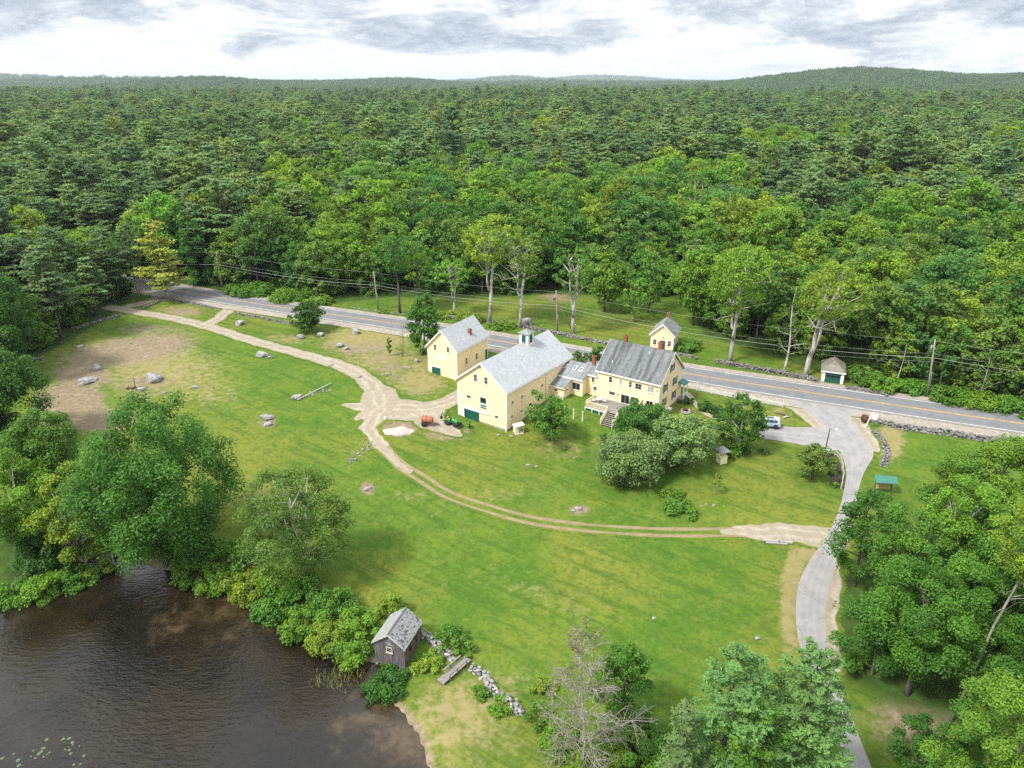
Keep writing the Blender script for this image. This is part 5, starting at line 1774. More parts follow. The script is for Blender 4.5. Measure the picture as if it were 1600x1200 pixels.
# ------------------------------------------------------------------ the forest
rng = np.random.default_rng(77)
BROADS, PINES = [], []
for i in range(9):
    h = [17, 19, 16, 20, 18, 15, 21, 17.5, 19][i]
    r = [5.2, 5.6, 4.4, 6.0, 4.8, 4.2, 5.4, 5.0, 4.6][i]
    t = broadleaf(300 + i, h, r, base=[.12, .2, .1, .22, .15, .1, .28, .18, .25][i], clumps=[54, 60, 46, 64, 52, 44, 58, 54, 50][i], per=105, leaf=.60, open_=.12, limbs=8, rc=(.17, .30), trunk=.2)
    BROADS.append((t.wood_mesh('trunk', BARK), t.crown_mesh('crown', LEAF), h, r))
for i in range(3):                                             # forest edge trees, leafy nearly to the ground
    h, r = [14.5, 16.5, 12.5][i], [4.6, 5.0, 4.2][i]
    t = broadleaf(340 + i, h, r, base=-.04, clumps=[64, 70, 56][i], per=100, leaf=.58, open_=.06, limbs=8, rc=(.18, .30), trunk=.18)
    BROADS.append((t.wood_mesh('trunk', BARK), t.crown_mesh('crown', LEAF), h, r))
for i in range(7):
    h = [23, 25, 21, 24, 26, 20, 22][i]
    r = [5.6, 6.2, 5.0, 6.2, 5.8, 4.8, 5.4][i]
    t = pine(320 + i, h, r, base=[.3, .34, .26, .4, .36, .22, .3][i], whorls=[12, 13, 12, 11, 12, 13, 11][i], per=20, tuft=8, leaf=.85, ragged=.4, power=[2.2, 2.8, 1.8, 3.0, 2.4, 1.7, 2.6][i], snags=10)
    PINES.append((t.wood_mesh('trunk', BARK), t.crown_mesh('crown', NEEDLE), h, r))
BCOL = [(.090, .225, .028), (.112, .258, .028), (.145, .285, .030), (.066, .182, .028), (.118, .228, .038), (.175, .300, .032), (.090, .228, .052)]
BTONE = ['mid green', 'fresh green', 'bright green', 'deep green', 'olive green', 'yellow green', 'cool green']
PCOL = [(.125, .225, .088), (.150, .258, .095), (.100, .190, .080), (.170, .265, .080)]
PTONE = ['grey green', 'pale grey green', 'dark green', 'yellowish green']


def scatter(y0, y1, sp, half=.84, xpad=14):
    """jittered hexagonal grid in the view sector between two distances"""
    out = []
    ny = int((y1 - y0) / (sp * .87))
    for j in range(ny):
        y = y0 + (j + .5) * sp * .87
        w = half * y + xpad
        xs = np.arange(-w, w, sp) + (sp / 2 if j % 2 else 0)
        out.append(np.stack([xs + rng.uniform(-.36, .36, len(xs)) * sp, y + rng.uniform(-.36, .36, len(xs)) * sp], 1))
    return np.vstack(out)


def patchy(x, y, s):
    return (np.sin(x / (31 * s) + 1.3) * np.sin(y / (37 * s) + .7) + .6 * np.sin(x / (13 * s) - y / (17 * s)) + .4 * np.sin(y / (9 * s) + x / (23 * s)))


def is_pine(x, y):
    d = np.hypot(x, y)
    v = patchy(x, y, 1.6) + rng.normal(0, .35, len(x))
    near = np.clip((d - 235) / 140, 0, 1)                    # broadleaf belt along the road, pines behind
    left = np.clip((-x / np.maximum(y, 1) - .30) / .12, 0, 1)
    return v + 1.0 * near + 1.0 * left * (d > 250) > .95


# near wood
P1 = scatter(90, 700, 6.1)
y = P1[:, 1]
P1 = P1[(sdf_poly(P1[:, 0], P1[:, 1], CLEAR) > 1.6)]
dr_road = dist_line(P1[:, 0], P1[:, 1], ROAD)
P1 = P1[dr_road > 6.5]
P1 = P1[(np.hypot(P1[:, 0] - 66, P1[:, 1] - 134) > 7)]
pin = is_pine(P1[:, 0], P1[:, 1])
dist = np.hypot(P1[:, 0], P1[:, 1])
keep_inview = np.abs(P1[:, 0]) < .74 * P1[:, 1] + 6
order = np.argsort(dist)
ib = [i for i in order if not pin[i] and keep_inview[i]][:285]
ip = [i for i in order if pin[i] and keep_inview[i]][:270]
indiv = set(ib) | set(ip)
MARKS = [(95, 'beyond the bare brown field'), (190, 'left of the yellowed pine'), (300, 'behind the yellowed pine'), (400, 'behind the first utility pole'),
         (520, 'behind the small roadside oak'), (630, 'behind the second utility pole'), (720, 'behind the small barn'), (790, 'behind the barn front'), (850, 'behind the cupola'),
         (930, 'behind the transformer pole'), (1000, 'behind the farmhouse roof'), (1080, 'behind the tiny cottage'), (1170, 'behind the white picket fence'), (1270, 'behind the slanting pale trunk'),
         (1340, 'behind the little garage'), (1440, 'left of the right hand pole'), (1520, 'right of the right hand pole'), (1e9, 'at the right frame edge')]
ORD = ['first', 'second', 'third', 'fourth', 'fifth', 'sixth', 'seventh', 'eighth', 'ninth', 'tenth', 'eleventh', 'twelfth', 'thirteenth', 'fourteenth', 'fifteenth', 'sixteenth', 'seventeenth', 'eighteenth', 'nineteenth', 'twentieth']


def ordn(k): return ORD[k] if k < len(ORD) else ORD[k % 20] + ' twenty'


def add_individuals(idx, protos, cols, tones, name, noun, cat, group):
    cells = {}
    recs = []
    for i in idx:
        x, y = P1[i]
        z = gnd(x, y)
        k = int(rng.integers(9 if protos is BROADS else len(protos)))
        if protos is BROADS and sdf_poly(np.array([x]), np.array([y]), CLEAR)[0] < 9 and rng.random() < .75: k = int(9 + rng.integers(3))
        c = int(np.clip(round((patchy(x * 1.3 + 50, y * 1.3, .8) + 1.6) / 3.2 * (len(cols) - 1) + rng.normal(0, 1.1)), 0, len(cols) - 1))
        s = float(np.clip(rng.normal(.97, .15), .65, 1.3)) * (.85 if dist[i] < 215 else 1)
        px, py = proj((x, y, z + protos[k][2] * s * .8))
        mark = next(m for lim, m in MARKS if px < lim)
        recs.append((i, x, y, z, k, c, s, px, mark))
        cells.setdefault((mark, c), []).append(len(recs) - 1)
    lab = {}
    for (mark, c), ks in cells.items():
        for n_, q in enumerate(sorted(ks, key=lambda q: recs[q][2])):
            lab[q] = '%s %s %s, %s back from road' % (tones[c], noun, mark, ordn(n_))
    for q, (i, x, y, z, k, c, s, px, mark) in enumerate(recs):
        e = thing(name, lab[q], cat, (x, y, z - .1), rng.uniform(0, 6.28), group)
        e.scale = (s * rng.uniform(.92, 1.1), s * rng.uniform(.92, 1.1), s)
        link('trunk', protos[k][0], e)
        o = link('crown', protos[k][1], e)
        o.color = (*cols[c], 1)


add_individuals(ib, BROADS, BCOL, BTONE, 'broadleaf_tree', 'round crowned tree', 'broadleaf', 'leafy trees along the near edge of the forest')
add_individuals(ip, PINES, PCOL, PTONE, 'white_pine', 'layered pine', 'white pine', 'tall pines of the near forest')

# the rest of the wood, out to the horizon: ONE object, trees set by geometry nodes
proto_col = bpy.data.collections.new('forest_kinds')


def joined(name, pr, col):
    vs, fs, mi, ti, off = [], [], [], [], 0
    mats = []
    for j, me in enumerate(pr):
        v = np.empty(len(me.vertices) * 3, np.float32)
        me.vertices.foreach_get('co', v)
        vs.append(v.reshape(-1, 3))
        for p_ in me.polygons:
            ix = list(p_.vertices)
            if len(ix) == 4: fs.append([q + off for q in ix]); mi.append(j)
        a = me.attributes.get('tint')
        tt = np.full(len(me.vertices), .5, np.float32)
        if a: a.data.foreach_get('value', tt)
        ti.append(tt)
        off += len(me.vertices)
        mats.append({LEAF: LEAF_FAR, NEEDLE: NEEDLE_FAR}.get(me.materials[0], me.materials[0]))
    m = np_mesh(name, np.vstack(vs), np.array(fs), mats, mi, attrs={'tint': ('FLOAT', np.concatenate(ti)), 'leaf_colour': ('FLOAT_COLOR', np.tile(np.array([*col, 1.0]), (off, 1)))})
    o = bpy.data.objects.new(name, m)
    o.color = (*col, 1)
    proto_col.objects.link(o)
    return o


KB, KP = [], []
n_ = 0
for i in range(9):
    for c in ((i * 2) % 7, (i * 2 + 3) % 7):
        joined('kind_%03d' % n_, BROADS[i][:2], BCOL[c])
        KB.append(n_)
        n_ += 1
for i in range(7):
    for c in (i % 4, (i + 2) % 4):
        joined('kind_%03d' % n_, PINES[i][:2], PCOL[c])
        KP.append(n_)
        n_ += 1
KD = []
for i in range(2):                                             # dead and thin tops among the pines
    t = bare_tree(950 + i, 17 + 4 * i, 3.0, .22, n1=16, n2=4, n3=2, leafy=260, leaf=.6)
    joined('kind_%03d' % n_, (t.wood_mesh('trunk', PALEBARK), t.crown_mesh('crown', LEAF)), BCOL[4])
    KD.append(n_)
    n_ += 1
# far kinds: light versions for the distance, a small grove each
KF = []
for g in range(5):
    T = Tree()
    r_ = np.random.default_rng(900 + g)
    for k in range(9):
        a, d = 2.4 * k, 4.6 * math.sqrt(k + .3)
        ox, oy = d * math.cos(a) + r_.normal(0, 1), d * math.sin(a) + r_.normal(0, 1)
        hh = r_.uniform(17, 25)
        pine_ = r_.random() < .65
        n = 70
        f = r_.random(n) ** .7
        zz = hh * (.35 + .65 * f)
        rr2 = (3.6 * (1 - f ** 1.5) + .5) if pine_ else (4.6 * np.sqrt(np.clip(1 - (2 * f - .9) ** 2, .05, 1)))
        an = r_.uniform(0, 6.28, n)
        rad = rr2 * np.sqrt(r_.random(n))
        c = np.stack([ox + rad * np.cos(an), oy + rad * np.sin(an), zz], 1)
        nn = np.stack([np.cos(an) * .6, np.sin(an) * .6, np.ones(n)], 1) + r_.normal(0, .35, (n, 3))
        T.leaves(c, nn, 2.3 if pine_ else 2.6, (.38 if pine_ else .62) + r_.normal(0, .18, n), r_, .7)
    fc = [(.082, .148, .058), (.080, .165, .046), (.072, .135, .054), (.084, .160, .050), (.074, .150, .046)][g]
    me = np_mesh('kind_%03d' % n_, np.vstack(T.V), np.vstack(T.F), [NEEDLE_FAR], attrs={'tint': ('FLOAT', np.concatenate(T.T)), 'leaf_colour': ('FLOAT_COLOR', np.tile(np.array([*fc, 1.0]), (T.n, 1)))})
    o = bpy.data.objects.new('kind_%03d' % n_, me)
    proto_col.objects.link(o)
    KF.append(n_)
    n_ += 1

rest = np.array([i for i in range(len(P1)) if i not in indiv])
pts, kid, scl = [P1[rest]], [], []
kid.append(np.where(pin[rest], rng.choice(KP, len(rest)), rng.choice(KB, len(rest))))
scl.append(np.clip(rng.normal(1, .17, len(rest)), .62, 1.4))
P2 = scatter(700, 1900, 11.5, .80)
pn = is_pine(P2[:, 0], P2[:, 1])
pts.append(P2)
kid.append(np.where(pn, rng.choice(KP, len(P2)), rng.choice(KB, len(P2))))
scl.append(np.clip(rng.normal(1.1, .2, len(P2)), .7, 1.6))
P3 = scatter(1900, 5200, 24, .78)
pts.append(P3)
kid.append(rng.choice(KF, len(P3)))
scl.append(rng.uniform(.65, 1.05, len(P3)))
P4 = scatter(5200, 15500, 95, .74)
pts.append(P4)
kid.append(rng.choice(KF, len(P4)))
scl.append(rng.uniform(1.2, 1.9, len(P4)))
dead = rng.random(len(KID0 := np.concatenate(kid))) < .012
PTS, KID, SCL = np.vstack(pts), KID0, np.concatenate(scl)
KID = np.where(dead & (np.hypot(PTS[:, 0], PTS[:, 1]) < 1900), rng.choice(KD, len(KID)), KID)
SC3 = np.stack([SCL * rng.uniform(.82, 1.28, len(SCL)), SCL * rng.uniform(.82, 1.28, len(SCL)), SCL * rng.uniform(.88, 1.16, len(SCL))], 1)
me = bpy.data.meshes.new('forest')
me.vertices.add(len(PTS))
me.vertices.foreach_set('co', np.stack([PTS[:, 0], PTS[:, 1], gnd(PTS[:, 0], PTS[:, 1]) - .2], 1).astype(np.float32).ravel())
for nm_, typ, dat in (('kind_index', 'INT', KID), ('size', 'FLOAT_VECTOR', SC3), ('turn', 'FLOAT', rng.uniform(0, 6.28, len(PTS)))):
    a = me.attributes.new(nm_, typ, 'POINT')
    a.data.foreach_set('vector' if typ == 'FLOAT_VECTOR' else 'value', dat.astype(np.int32 if typ == 'INT' else np.float32).ravel())
me.update()
forest = link('forest', me)
tag(forest, 'endless mixed forest of pines and leafy trees reaching the horizon', 'forest', kind='stuff')
ng = bpy.data.node_groups.new('forest_planting', 'GeometryNodeTree')
ng.interface.new_socket('Geometry', in_out='INPUT', socket_type='NodeSocketGeometry')
ng.interface.new_socket('Geometry', in_out='OUTPUT', socket_type='NodeSocketGeometry')
gi, go = ng.nodes.new('NodeGroupInput'), ng.nodes.new('NodeGroupOutput')
ci = ng.nodes.new('GeometryNodeCollectionInfo')
ci.inputs['Collection'].default_value = proto_col
ci.inputs['Separate Children'].default_value = True
ci.inputs['Reset Children'].default_value = True
iop = ng.nodes.new('GeometryNodeInstanceOnPoints')
iop.inputs['Pick Instance'].default_value = True


def named(n, typ):
    a = ng.nodes.new('GeometryNodeInputNamedAttribute')
    a.data_type = typ
    a.inputs['Name'].default_value = n
    return a.outputs[0]


cx = ng.nodes.new('ShaderNodeCombineXYZ')
L(ng, named('turn', 'FLOAT'), cx.inputs[2])
L(ng, gi.outputs[0], iop.inputs['Points'])
L(ng, ci.outputs[0], iop.inputs['Instance'])
L(ng, named('kind_index', 'INT'), iop.inputs['Instance Index'])
L(ng, cx.outputs[0], iop.inputs['Rotation'])
L(ng, named('size', 'FLOAT_VECTOR'), iop.inputs['Scale'])
L(ng, iop.outputs[0], go.inputs[0])
gm = forest.modifiers.new('planting', 'NODES')
gm.node_group = ng
print('forest points', len(PTS), 'leaf trees', len(ib), 'pines', len(ip))
# ------------------------------------------------------------------ stone walls and boulders
def stone_wall(label, pts, width, height, seed, name='stone_wall', size=.55, jit=.25, mat=None, keep=1.0):
    rg = np.random.default_rng(seed)
    P = spline([G(*q) for q in pts], .5)
    n = normals(P)
    mid = P[len(P) // 2]
    z0 = gnd(mid[0], mid[1])
    e = np.array([mid[0], mid[1], z0])
    Vs, Fs, off = [], [], 0
    ln = np.linalg.norm(np.diff(P, axis=0), axis=1).sum()
    rows = max(1, int(round(height / (size * .55))))
    s = 0.0
    d = np.concatenate([[0], np.cumsum(np.linalg.norm(np.diff(P, axis=0), axis=1))])
    for row in range(rows):
        s = rg.uniform(0, size)
        ww = width * (1 - .35 * row / max(rows, 1))
        while s < ln:
            for acr in np.arange(-ww / 2, ww / 2 + .01, max(size * .75, .3)):
                if rg.random() > keep * (1 - .25 * row / rows): continue
                k = size * rg.uniform(.45, .95) * .62
                V = stone_shape(rg, ICO1, .18, .55) * np.array([k * rg.uniform(.9, 1.6), k * rg.uniform(.8, 1.2), k * rg.uniform(.55, .9)])
                a = rg.uniform(-.5, .5) + math.atan2(*(np.array([np.interp(s + .3, d, P[:, 1]) - np.interp(s - .3, d, P[:, 1]), np.interp(s + .3, d, P[:, 0]) - np.interp(s - .3, d, P[:, 0])])))
                ca, sa = math.cos(a), math.sin(a)
                V = np.stack([V[:, 0] * ca - V[:, 1] * sa, V[:, 0] * sa + V[:, 1] * ca, V[:, 2]], 1)
                x = np.interp(s, d, P[:, 0]) + np.interp(s, d, n[:, 0]) * acr + rg.normal(0, jit * .4)
                y = np.interp(s, d, P[:, 1]) + np.interp(s, d, n[:, 1]) * acr + rg.normal(0, jit * .4)
                z = gnd(x, y) + k * .25 + row * size * .5
                Vs.append(V + np.array([x, y, z]) - e)
                Fs.append(ICO1[1] + off)
                off += len(V)
            s += size * rg.uniform(.75, 1.1)
    o = link(name, np_mesh(name, np.vstack(Vs), np.vstack(Fs), [mat or FIELDSTONE]), None, e)
    return tag(o, label, 'stone wall', 'dry stone walls')


stone_wall('low broken stone wall along the far roadside by the second utility pole', [(548, 480), (590, 486), (640, 491), (688, 493)], .8, .4, 1, keep=.7)
stone_wall('stone wall on the far roadside running past the transformer pole', [(688, 494), (740, 501), (796, 507), (832, 514), (895, 526), (950, 538)], 1.1, .8, 2, size=.6)
stone_wall('short stone wall beside the tiny cottage', [(1056, 553), (1074, 556), (1090, 561)], .9, .7, 3)
stone_wall('long grey stone wall below the pale forked trees, ending at the garage', [(1119, 566), (1160, 573), (1203, 581), (1245, 589), (1281, 597)], 1.1, .9, 4)
stone_wall('stone wall continuing to the right of the little garage', [(1320, 606), (1352, 611), (1388, 618)], 1.0, .7, 5)
stone_wall('wide dark rubble wall at the right on the near roadside', [(1361, 656), (1412, 668), (1475, 676), (1537, 686), (1600, 692), (1680, 704)], 1.7, .7, 6, size=.7)
stone_wall('curved stone edging along the right side of the driveway mouth', [(1364, 672), (1374, 682), (1383, 695), (1386, 711), (1380, 730)], .8, .5, 7, size=.5)
stone_wall('stone wall under the dark trees left of the dirt track', [(112, 515), (150, 504), (189, 493)], 1.0, .7, 8)
stone_wall('pale stone heap at the left edge of the brown field', [(43, 566), (56, 563), (69, 560)], 1.2, .5, 9)
stone_wall('stone wall on the grass island between the dirt tracks and road', [(222, 484), (240, 475), (262, 469), (300, 474), (341, 483)], .9, .6, 10)
stone_wall('stone wall on the near roadside left of the small round oak', [(368, 490), (400, 495), (432, 502), (456, 506)], .9, .6, 11)
stone_wall('upper pale stone dam wall from boathouse to footbridge', [(661, 990), (674, 998), (684, 1008), (693, 1020), (710, 1030)], .7, .75, 12, size=.5, mat=GRANITE)
stone_wall('lower pale stone dam wall curving down from the footbridge', [(733, 1043), (746, 1047), (758, 1057), (766, 1071), (775, 1084), (789, 1094), (805, 1105), (816, 1118)], .85, .8, 13, size=.52, mat=GRANITE)
stone_wall('scattered line of flat pale stones in the grass below the dirt track', [(579, 690), (572, 703), (560, 711), (548, 724)], .9, .12, 14, name='stone_row', size=.5, jit=1.2, mat=GRANITE, keep=.5)
stone_wall('rubble beside the long fallen rail in the field', [(470, 624), (490, 614), (520, 606)], 1.1, .25, 15, name='stone_row', size=.5, jit=1.0, mat=GRANITE, keep=.6)

BO = [((153, 577), 18, .55, 'pale flat boulder in the middle of the brown field'), ((134, 598), 27, .5, 'wide pale boulder at the lower edge of the brown field'),
      ((241, 595), 25, .75, 'big grey rounded boulder beside the rusty pipe'), ((219, 610), 12, .7, 'small boulder below the rusty machine part'),
      ((305, 606), 14, .5, 'flat boulder in the grass right of the brown field'), ((257, 614), 6, .6, 'little stone below the big grey boulder'),
      ((375, 507), 13, 1.0, 'pointed pale boulder between dirt track and road'), ((409, 556), 20, .65, 'rounded grey boulder just below the dirt track'),
      ((423, 559), 8, .7, 'small boulder touching the rounded one below the track'), ((470, 528), 15, .7, 'pale boulder left of the foot of the small round oak'),
      ((501, 525), 10, .8, 'boulder right of the foot of the small round oak'), ((532, 541), 13, .7, 'pale boulder, larger of the pair on the slope'),
      ((541, 546), 9, .7, 'boulder, smaller of the pair on the slope'), ((556, 521), 15, .9, 'boulder set in the gravel bank under the road'),
      ((651, 566), 7, 1.5, 'upright pointed stone left of the small barn'), ((464, 622), 18, .55, 'rounded boulder at the lower end of the fallen rail'),
      ((419, 654), 19, .55, 'brown boulder in a hollow of the green field'), ((418, 664), 13, .6, 'pale boulder in front of the brown one in the hollow'),
      ((516, 571), 9, .5, 'small pale stone below the curve of the track'), ((562, 589), 9, .5, 'flat stone at the inner edge of the track bend'),
      ((126, 542), 12, .4, 'flat pale slab in the grass above the brown field'), ((823, 507), 18, 1.15, 'big round grey boulder on the far lawn behind the cupola'),
      ((1184, 998), 9, .5, 'pale flat stone on the lawn near the lower driveway'), ((1022, 967), 7, .5, 'small pale stone on the big lower lawn'),
      ((1171, 1026), 9, .5, 'flat stone just above the big pines'), ((905, 796), 12, .5, 'pale stone in the bare patch above the brown track'),
      ((896, 799), 7, .6, 'small brown stone at the left of the bare patch'), ((799, 682), 7, .4, 'flat stone below the dog house by the barn'),
      ((779, 680), 6, .4, 'flat stone by the white corner post of the barn'), ((494, 467), 5, .9, 'small boulder by the roadside bushes'),
      ((1095, 791), 6, .4, 'flat stone right of the leafy bed'), ((1104, 788), 5, .4, 'flattest of the stones below the thin sapling'), ((1115, 790), 6, .4, 'white flat stone below the thin sapling'),
      ((1222, 848), 10, .6, 'pale stone at the end of the old timber by the sandy track'), ((574, 764), 14, .35, 'low brown rock slab alone in the field'),
      ((825, 727), 8, .3, 'pale flagstone in the lawn below the barn'), ((838, 729), 6, .3, 'smaller flagstone in the lawn below the barn'), ((205, 536), 5, .6, 'little white stone near the top of the brown patch'),
      ((285, 548), 5, .6, 'little pale stone right of the brown patch'), ((605, 585), 6, .5, 'pale stone on the dry slope by the track'), ((640, 575), 6, .5, 'pale stone on the dry slope left of the barn door')]
for k, (ft, wd, hk, lb) in enumerate(BO):
    rg = np.random.default_rng(500 + k)
    p = G(*ft)
    depth = p[1] * _c + (CAMH - p[2]) * _s
    a = wd / 2 / FPX * depth * 1.05
    V = stone_shape(rg, ICO3, .16, .35) * np.array([a, a * rg.uniform(.7, .95), a * hk])
    V = V + .03 * a * rg.normal(size=V.shape) * .5
    o = link('boulder', np_mesh('boulder', V, ICO3[1], [GRANITE], smooth=True), None, (p[0], p[1], p[2] + a * hk * .22), rg.uniform(-.5, .5))
    tag(o, lb, 'boulder', 'stones and boulders in the fields')

# ------------------------------------------------------------------ poles and wires
POLES = [G(60, 418), G(348, 454), G(591, 484), G(871, 521), G(1449, 619)]
last = POLES[-1] + np.array([42.0, -13.5, 0])
last[2] = gnd(last[0], last[1])
TOPS = [(338, 394), (584, 425), (869, 455), (1461, 532)]
PL = ['utility pole at the far left beside the woods', 'slim grey utility pole on the far lawn', 'utility pole with a grey transformer behind the barn', 'tall utility pole with a transformer at the right of the road']
attach = []
for k, P in enumerate(POLES + [last]):
    if 1 <= k <= 4:
        h = height_to(P, TOPS[k - 1][1])
        tx = TOPS[k - 1][0]
        lean = (tx - proj((P[0], P[1], P[2] + h))[0]) / FPX * (P[1] * _c + 48 * _s)
    else:
        h, lean = 10.8, 0.0
    top = P + np.array([lean, 0, h])
    ax = lambda z: P + np.array([lean * z / h, 0, z])
    attach.append([ax(h - .1), ax(h - 2.5) + np.array([.2, -.2, 0]), ax(h - 3.3) + np.array([.25, -.25, 0]), ax(h - 4.0) + np.array([.25, -.25, 0])])
    if 1 <= k <= 4:
        e = thing('utility_pole', PL[k - 1], 'utility pole', P, 0, 'wooden utility poles along the road')
        MB().tube([(0, 0, -.8), (lean * .5, 0, h * .5), (lean, 0, h)], [.19, .165, .125], 10).build('pole', POLEWOOD, e)
        MB().lathe([(.02, h), (.06, h + .02), (.08, h + .1), (.05, h + .18), (.02, h + .2)], (lean, 0, 0)).build('insulator', LAMPGLASS, e)
        MB().tube([(lean * .8, -.22, h - 2.5), (lean * .8, .05, h - 2.5)], .04, 6).build('bracket', METAL, e)
        if k >= 3:
            m = MB().lathe([(.0, h - 2.0), (.24, h - 1.98), (.25, h - 1.2), (.23, h - 1.15), (.0, h - 1.1)], (lean - .38, -.12, 0), k=14)
            tr = m.build('transformer', METAL, e)
            for s in (-.1, .1): MB().tube([(lean - .38 + s, -.12, h - 1.12), (lean - .38 + s, -.12, h - .85)], .035, 6).build('bushing', LAMPGLASS, tr)
        MB().tube([(.17, -.1, 0), (.15 + lean * .4, -.08, h * .45)], .035, 6).build('conduit', METAL, e)
WN = [('top', .012, 1.0), ('neutral', .011, 1.2), ('thick', .026, 1.3), ('lowest', .010, 1.5)]
SPN = ['from the left woods to the first pole', 'between the first and second poles', 'between the second pole and the transformer pole', 'between the transformer pole and the right hand pole', 'from the right hand pole out of the frame']
WT = ['thin topmost power line', 'thin second power line', 'thick pale telephone cable', 'thin lowest cable']
for k in range(len(attach) - 1):
    for j, (nm, r_, sag) in enumerate(WN):
        if k == 0 and j in (1, 3): continue
        a, b = attach[k][j], attach[k + 1][j]
        t_ = np.linspace(0, 1, 25)[:, None]
        pts = a + (b - a) * t_ - np.array([0, 0, 1]) * 4 * sag * (np.linalg.norm(b - a) / 60) ** 2 * t_ * (1 - t_)
        o = MB().tube(list(pts - a), r_, 5).build('cable', WIRE, None, a)
        tag(o, '%s %s' % (WT[j], SPN[k]), 'cable', 'overhead wires along the road')
p = POLES[3]
MB_ = MB().tube([(0, 0, -.3), (-3.6, .3, 6.4)], [.13, .1], 8)
o = MB_.build('brace_pole', DARKPOLE, None, p + np.array([3.9, .2, 0]))
tag(o, 'dark brown leaning brace beside the transformer pole', 'brace')

# lamp post at the driveway
p = G(1286, 719)
h = height_to(p, 670)
e = thing('lamp_post', 'dark leaning wooden post with a small white lamp arm by the driveway', 'lamp post', p)
MB().tube([(0, 0, -.5), (.22, .1, h)], [.13, .1], 8).build('pole', DARKPOLE, e)
MB().tube([(.2, .1, h - .15), (.7, -.1, h + .1), (1.05, -.2, h + .08)], .035, 6).build('arm', METAL, e)
MB().lathe([(.0, h + .16), (.1, h + .14), (.2, h - .02), (.2, h - .08), (.0, h - .09)], (1.15, -.22, 0), k=12).build('lamp_head', WHITE, e)
p = G(1292, 712)
e = thing('notice_board', 'small teal board on short posts beside the lamp post', 'sign', p, R(-20))
MB().box(-.5, .5, -.03, .03, .55, 1.35).build('board', TEALSIGN, e)
MB().box(-.3, .3, -.036, -.03, .75, 1.15).build('sheet', WHITE, e)
for s in (-.45, .45): MB().box(s - .05, s + .05, -.05, .05, -.4, 1.45).build('post', DARKPOLE, e)

# picket fence by the road
a, b = G(1089, 611)[:2], G(1223, 637)[:2]
u = (b - a) / np.linalg.norm(b - a)
e0 = np.array([a[0], a[1], gnd(*a)])
fe = thing('picket_fence', 'low white picket fence along the road in front of the farmhouse garden', 'fence', e0)
ln = np.linalg.norm(b - a)
loc_ = lambda s, z: np.array([u[0] * s, u[1] * s, gnd(a[0] + u[0] * s, a[1] + u[1] * s) - e0[2] + z])
m = MB()
s = 0
while s < ln:
    m.bar(loc_(s, .05), loc_(s, .98), .03, .12, up=(-u[1], u[0], 0))
    s += .17
m.build('pickets', WHITE, fe)
m = MB()
for z in (.3, .78):
    for k in range(12): m.bar(loc_(ln * k / 12, z) + .03 * np.array([-u[1], u[0], 0]), loc_(ln * (k + 1) / 12, z) + .03 * np.array([-u[1], u[0], 0]), .04, .09)
m.build('rail', WHITE, fe)
for k in range(7):
    c = loc_(ln * k / 6, 0) + .08 * np.array([-u[1], u[0], 0])
    MB().box(-.06, .06, -.06, .06, -.4, 1.12 if k else 1.9).build('post', WHITE, fe, c)

# leaning entrance sign and the old kettle
p = G(1351, 668)
e = thing('entrance_sign', 'white leaning post with a small white hanging sign at the driveway mouth', 'sign', p, R(-22))
MB().bar((0, 0, -.3), (.75, 0, 3.0), .16, .16, up=(0, 1, 0)).build('post', WHITE, e)
MB().bar((.62, 0, 2.75), (1.65, -.02, 2.62), .1, .1).build('arm', WHITE, e)
sg = MB().box(.78, 1.62, -.03, .03, 1.75, 2.55).build('board', WHITE, e)
m = MB()
for z in (2.35, 2.15, 1.95): m.box(.9, 1.5, -.037, -.03, z - .05, z + .05)
m.build('lettering', LETTER, sg)
p = G(1350, 660)
e = thing('iron_kettle', 'round rusty iron kettle beside the leaning white sign', 'kettle', p)
MB().lathe([(.0, .12), (.35, .16), (.62, .45), (.7, .8), (.62, 1.1), (.52, 1.22), (.56, 1.3), (.48, 1.3), (.45, 1.2), (.0, 1.15)], k=20).build('bowl', DARKRUST, e)
for k in range(3):
    MB().tube([(.4 * math.cos(2.1 * k), .4 * math.sin(2.1 * k), .3), (.52 * math.cos(2.1 * k), .52 * math.sin(2.1 * k), 0)], .06, 6).build('leg', DARKRUST, e)

# well house
p = G(1127, 722)
e = thing('wishing_well', 'little yellow wishing well with grey hipped roof on the lawn', 'well', p, R(20))
MB().box(-.62, .62, -.62, .62, -.2, 1.15).build('well_box', WELLYELLOW, e)
MB().box(-.7, .7, -.7, .7, 1.15, 1.25).build('rim', WELLYELLOW, e)
for s in (-.55, .55): MB().box(s - .06, s + .06, -.06, .06, 1.2, 2.2).build('post', WELLYELLOW, e)
MB().add([(-.95, -.95, 2.1), (.95, -.95, 2.1), (.95, .95, 2.1), (-.95, .95, 2.1), (-.95, -.95, 2.17), (.95, -.95, 2.17), (.95, .95, 2.17), (-.95, .95, 2.17), (0, 0, 2.95)],
         [(3, 2, 1, 0), (0, 1, 5, 4), (1, 2, 6, 5), (2, 3, 7, 6), (3, 0, 4, 7), (4, 5, 8), (5, 6, 8), (6, 7, 8), (7, 4, 8)]).build('roof', ROOF_GREY, e)

# roofed message board among the trees
p = G(1378, 768)
e = thing('kiosk', 'open wooden shelter with teal metal roof and tan board beside the grove', 'kiosk', p, R(-8))
for s in (-1.15, 1.15): MB().box(s - .08, s + .08, -.08, .08, -.5, 2.3).build('post', OLDWOOD, e)
MB().box(-1.1, 1.1, -.05, .02, .5, 1.9).build('board', TANWOOD, e)
MB().prism([(-1.2, 2.0), (0, 2.62), (1.0, 2.15), (1.0, 2.22), (0, 2.72), (-1.2, 2.1)], 'x', -1.55, 1.55).build('roof', GREENROOF, e)

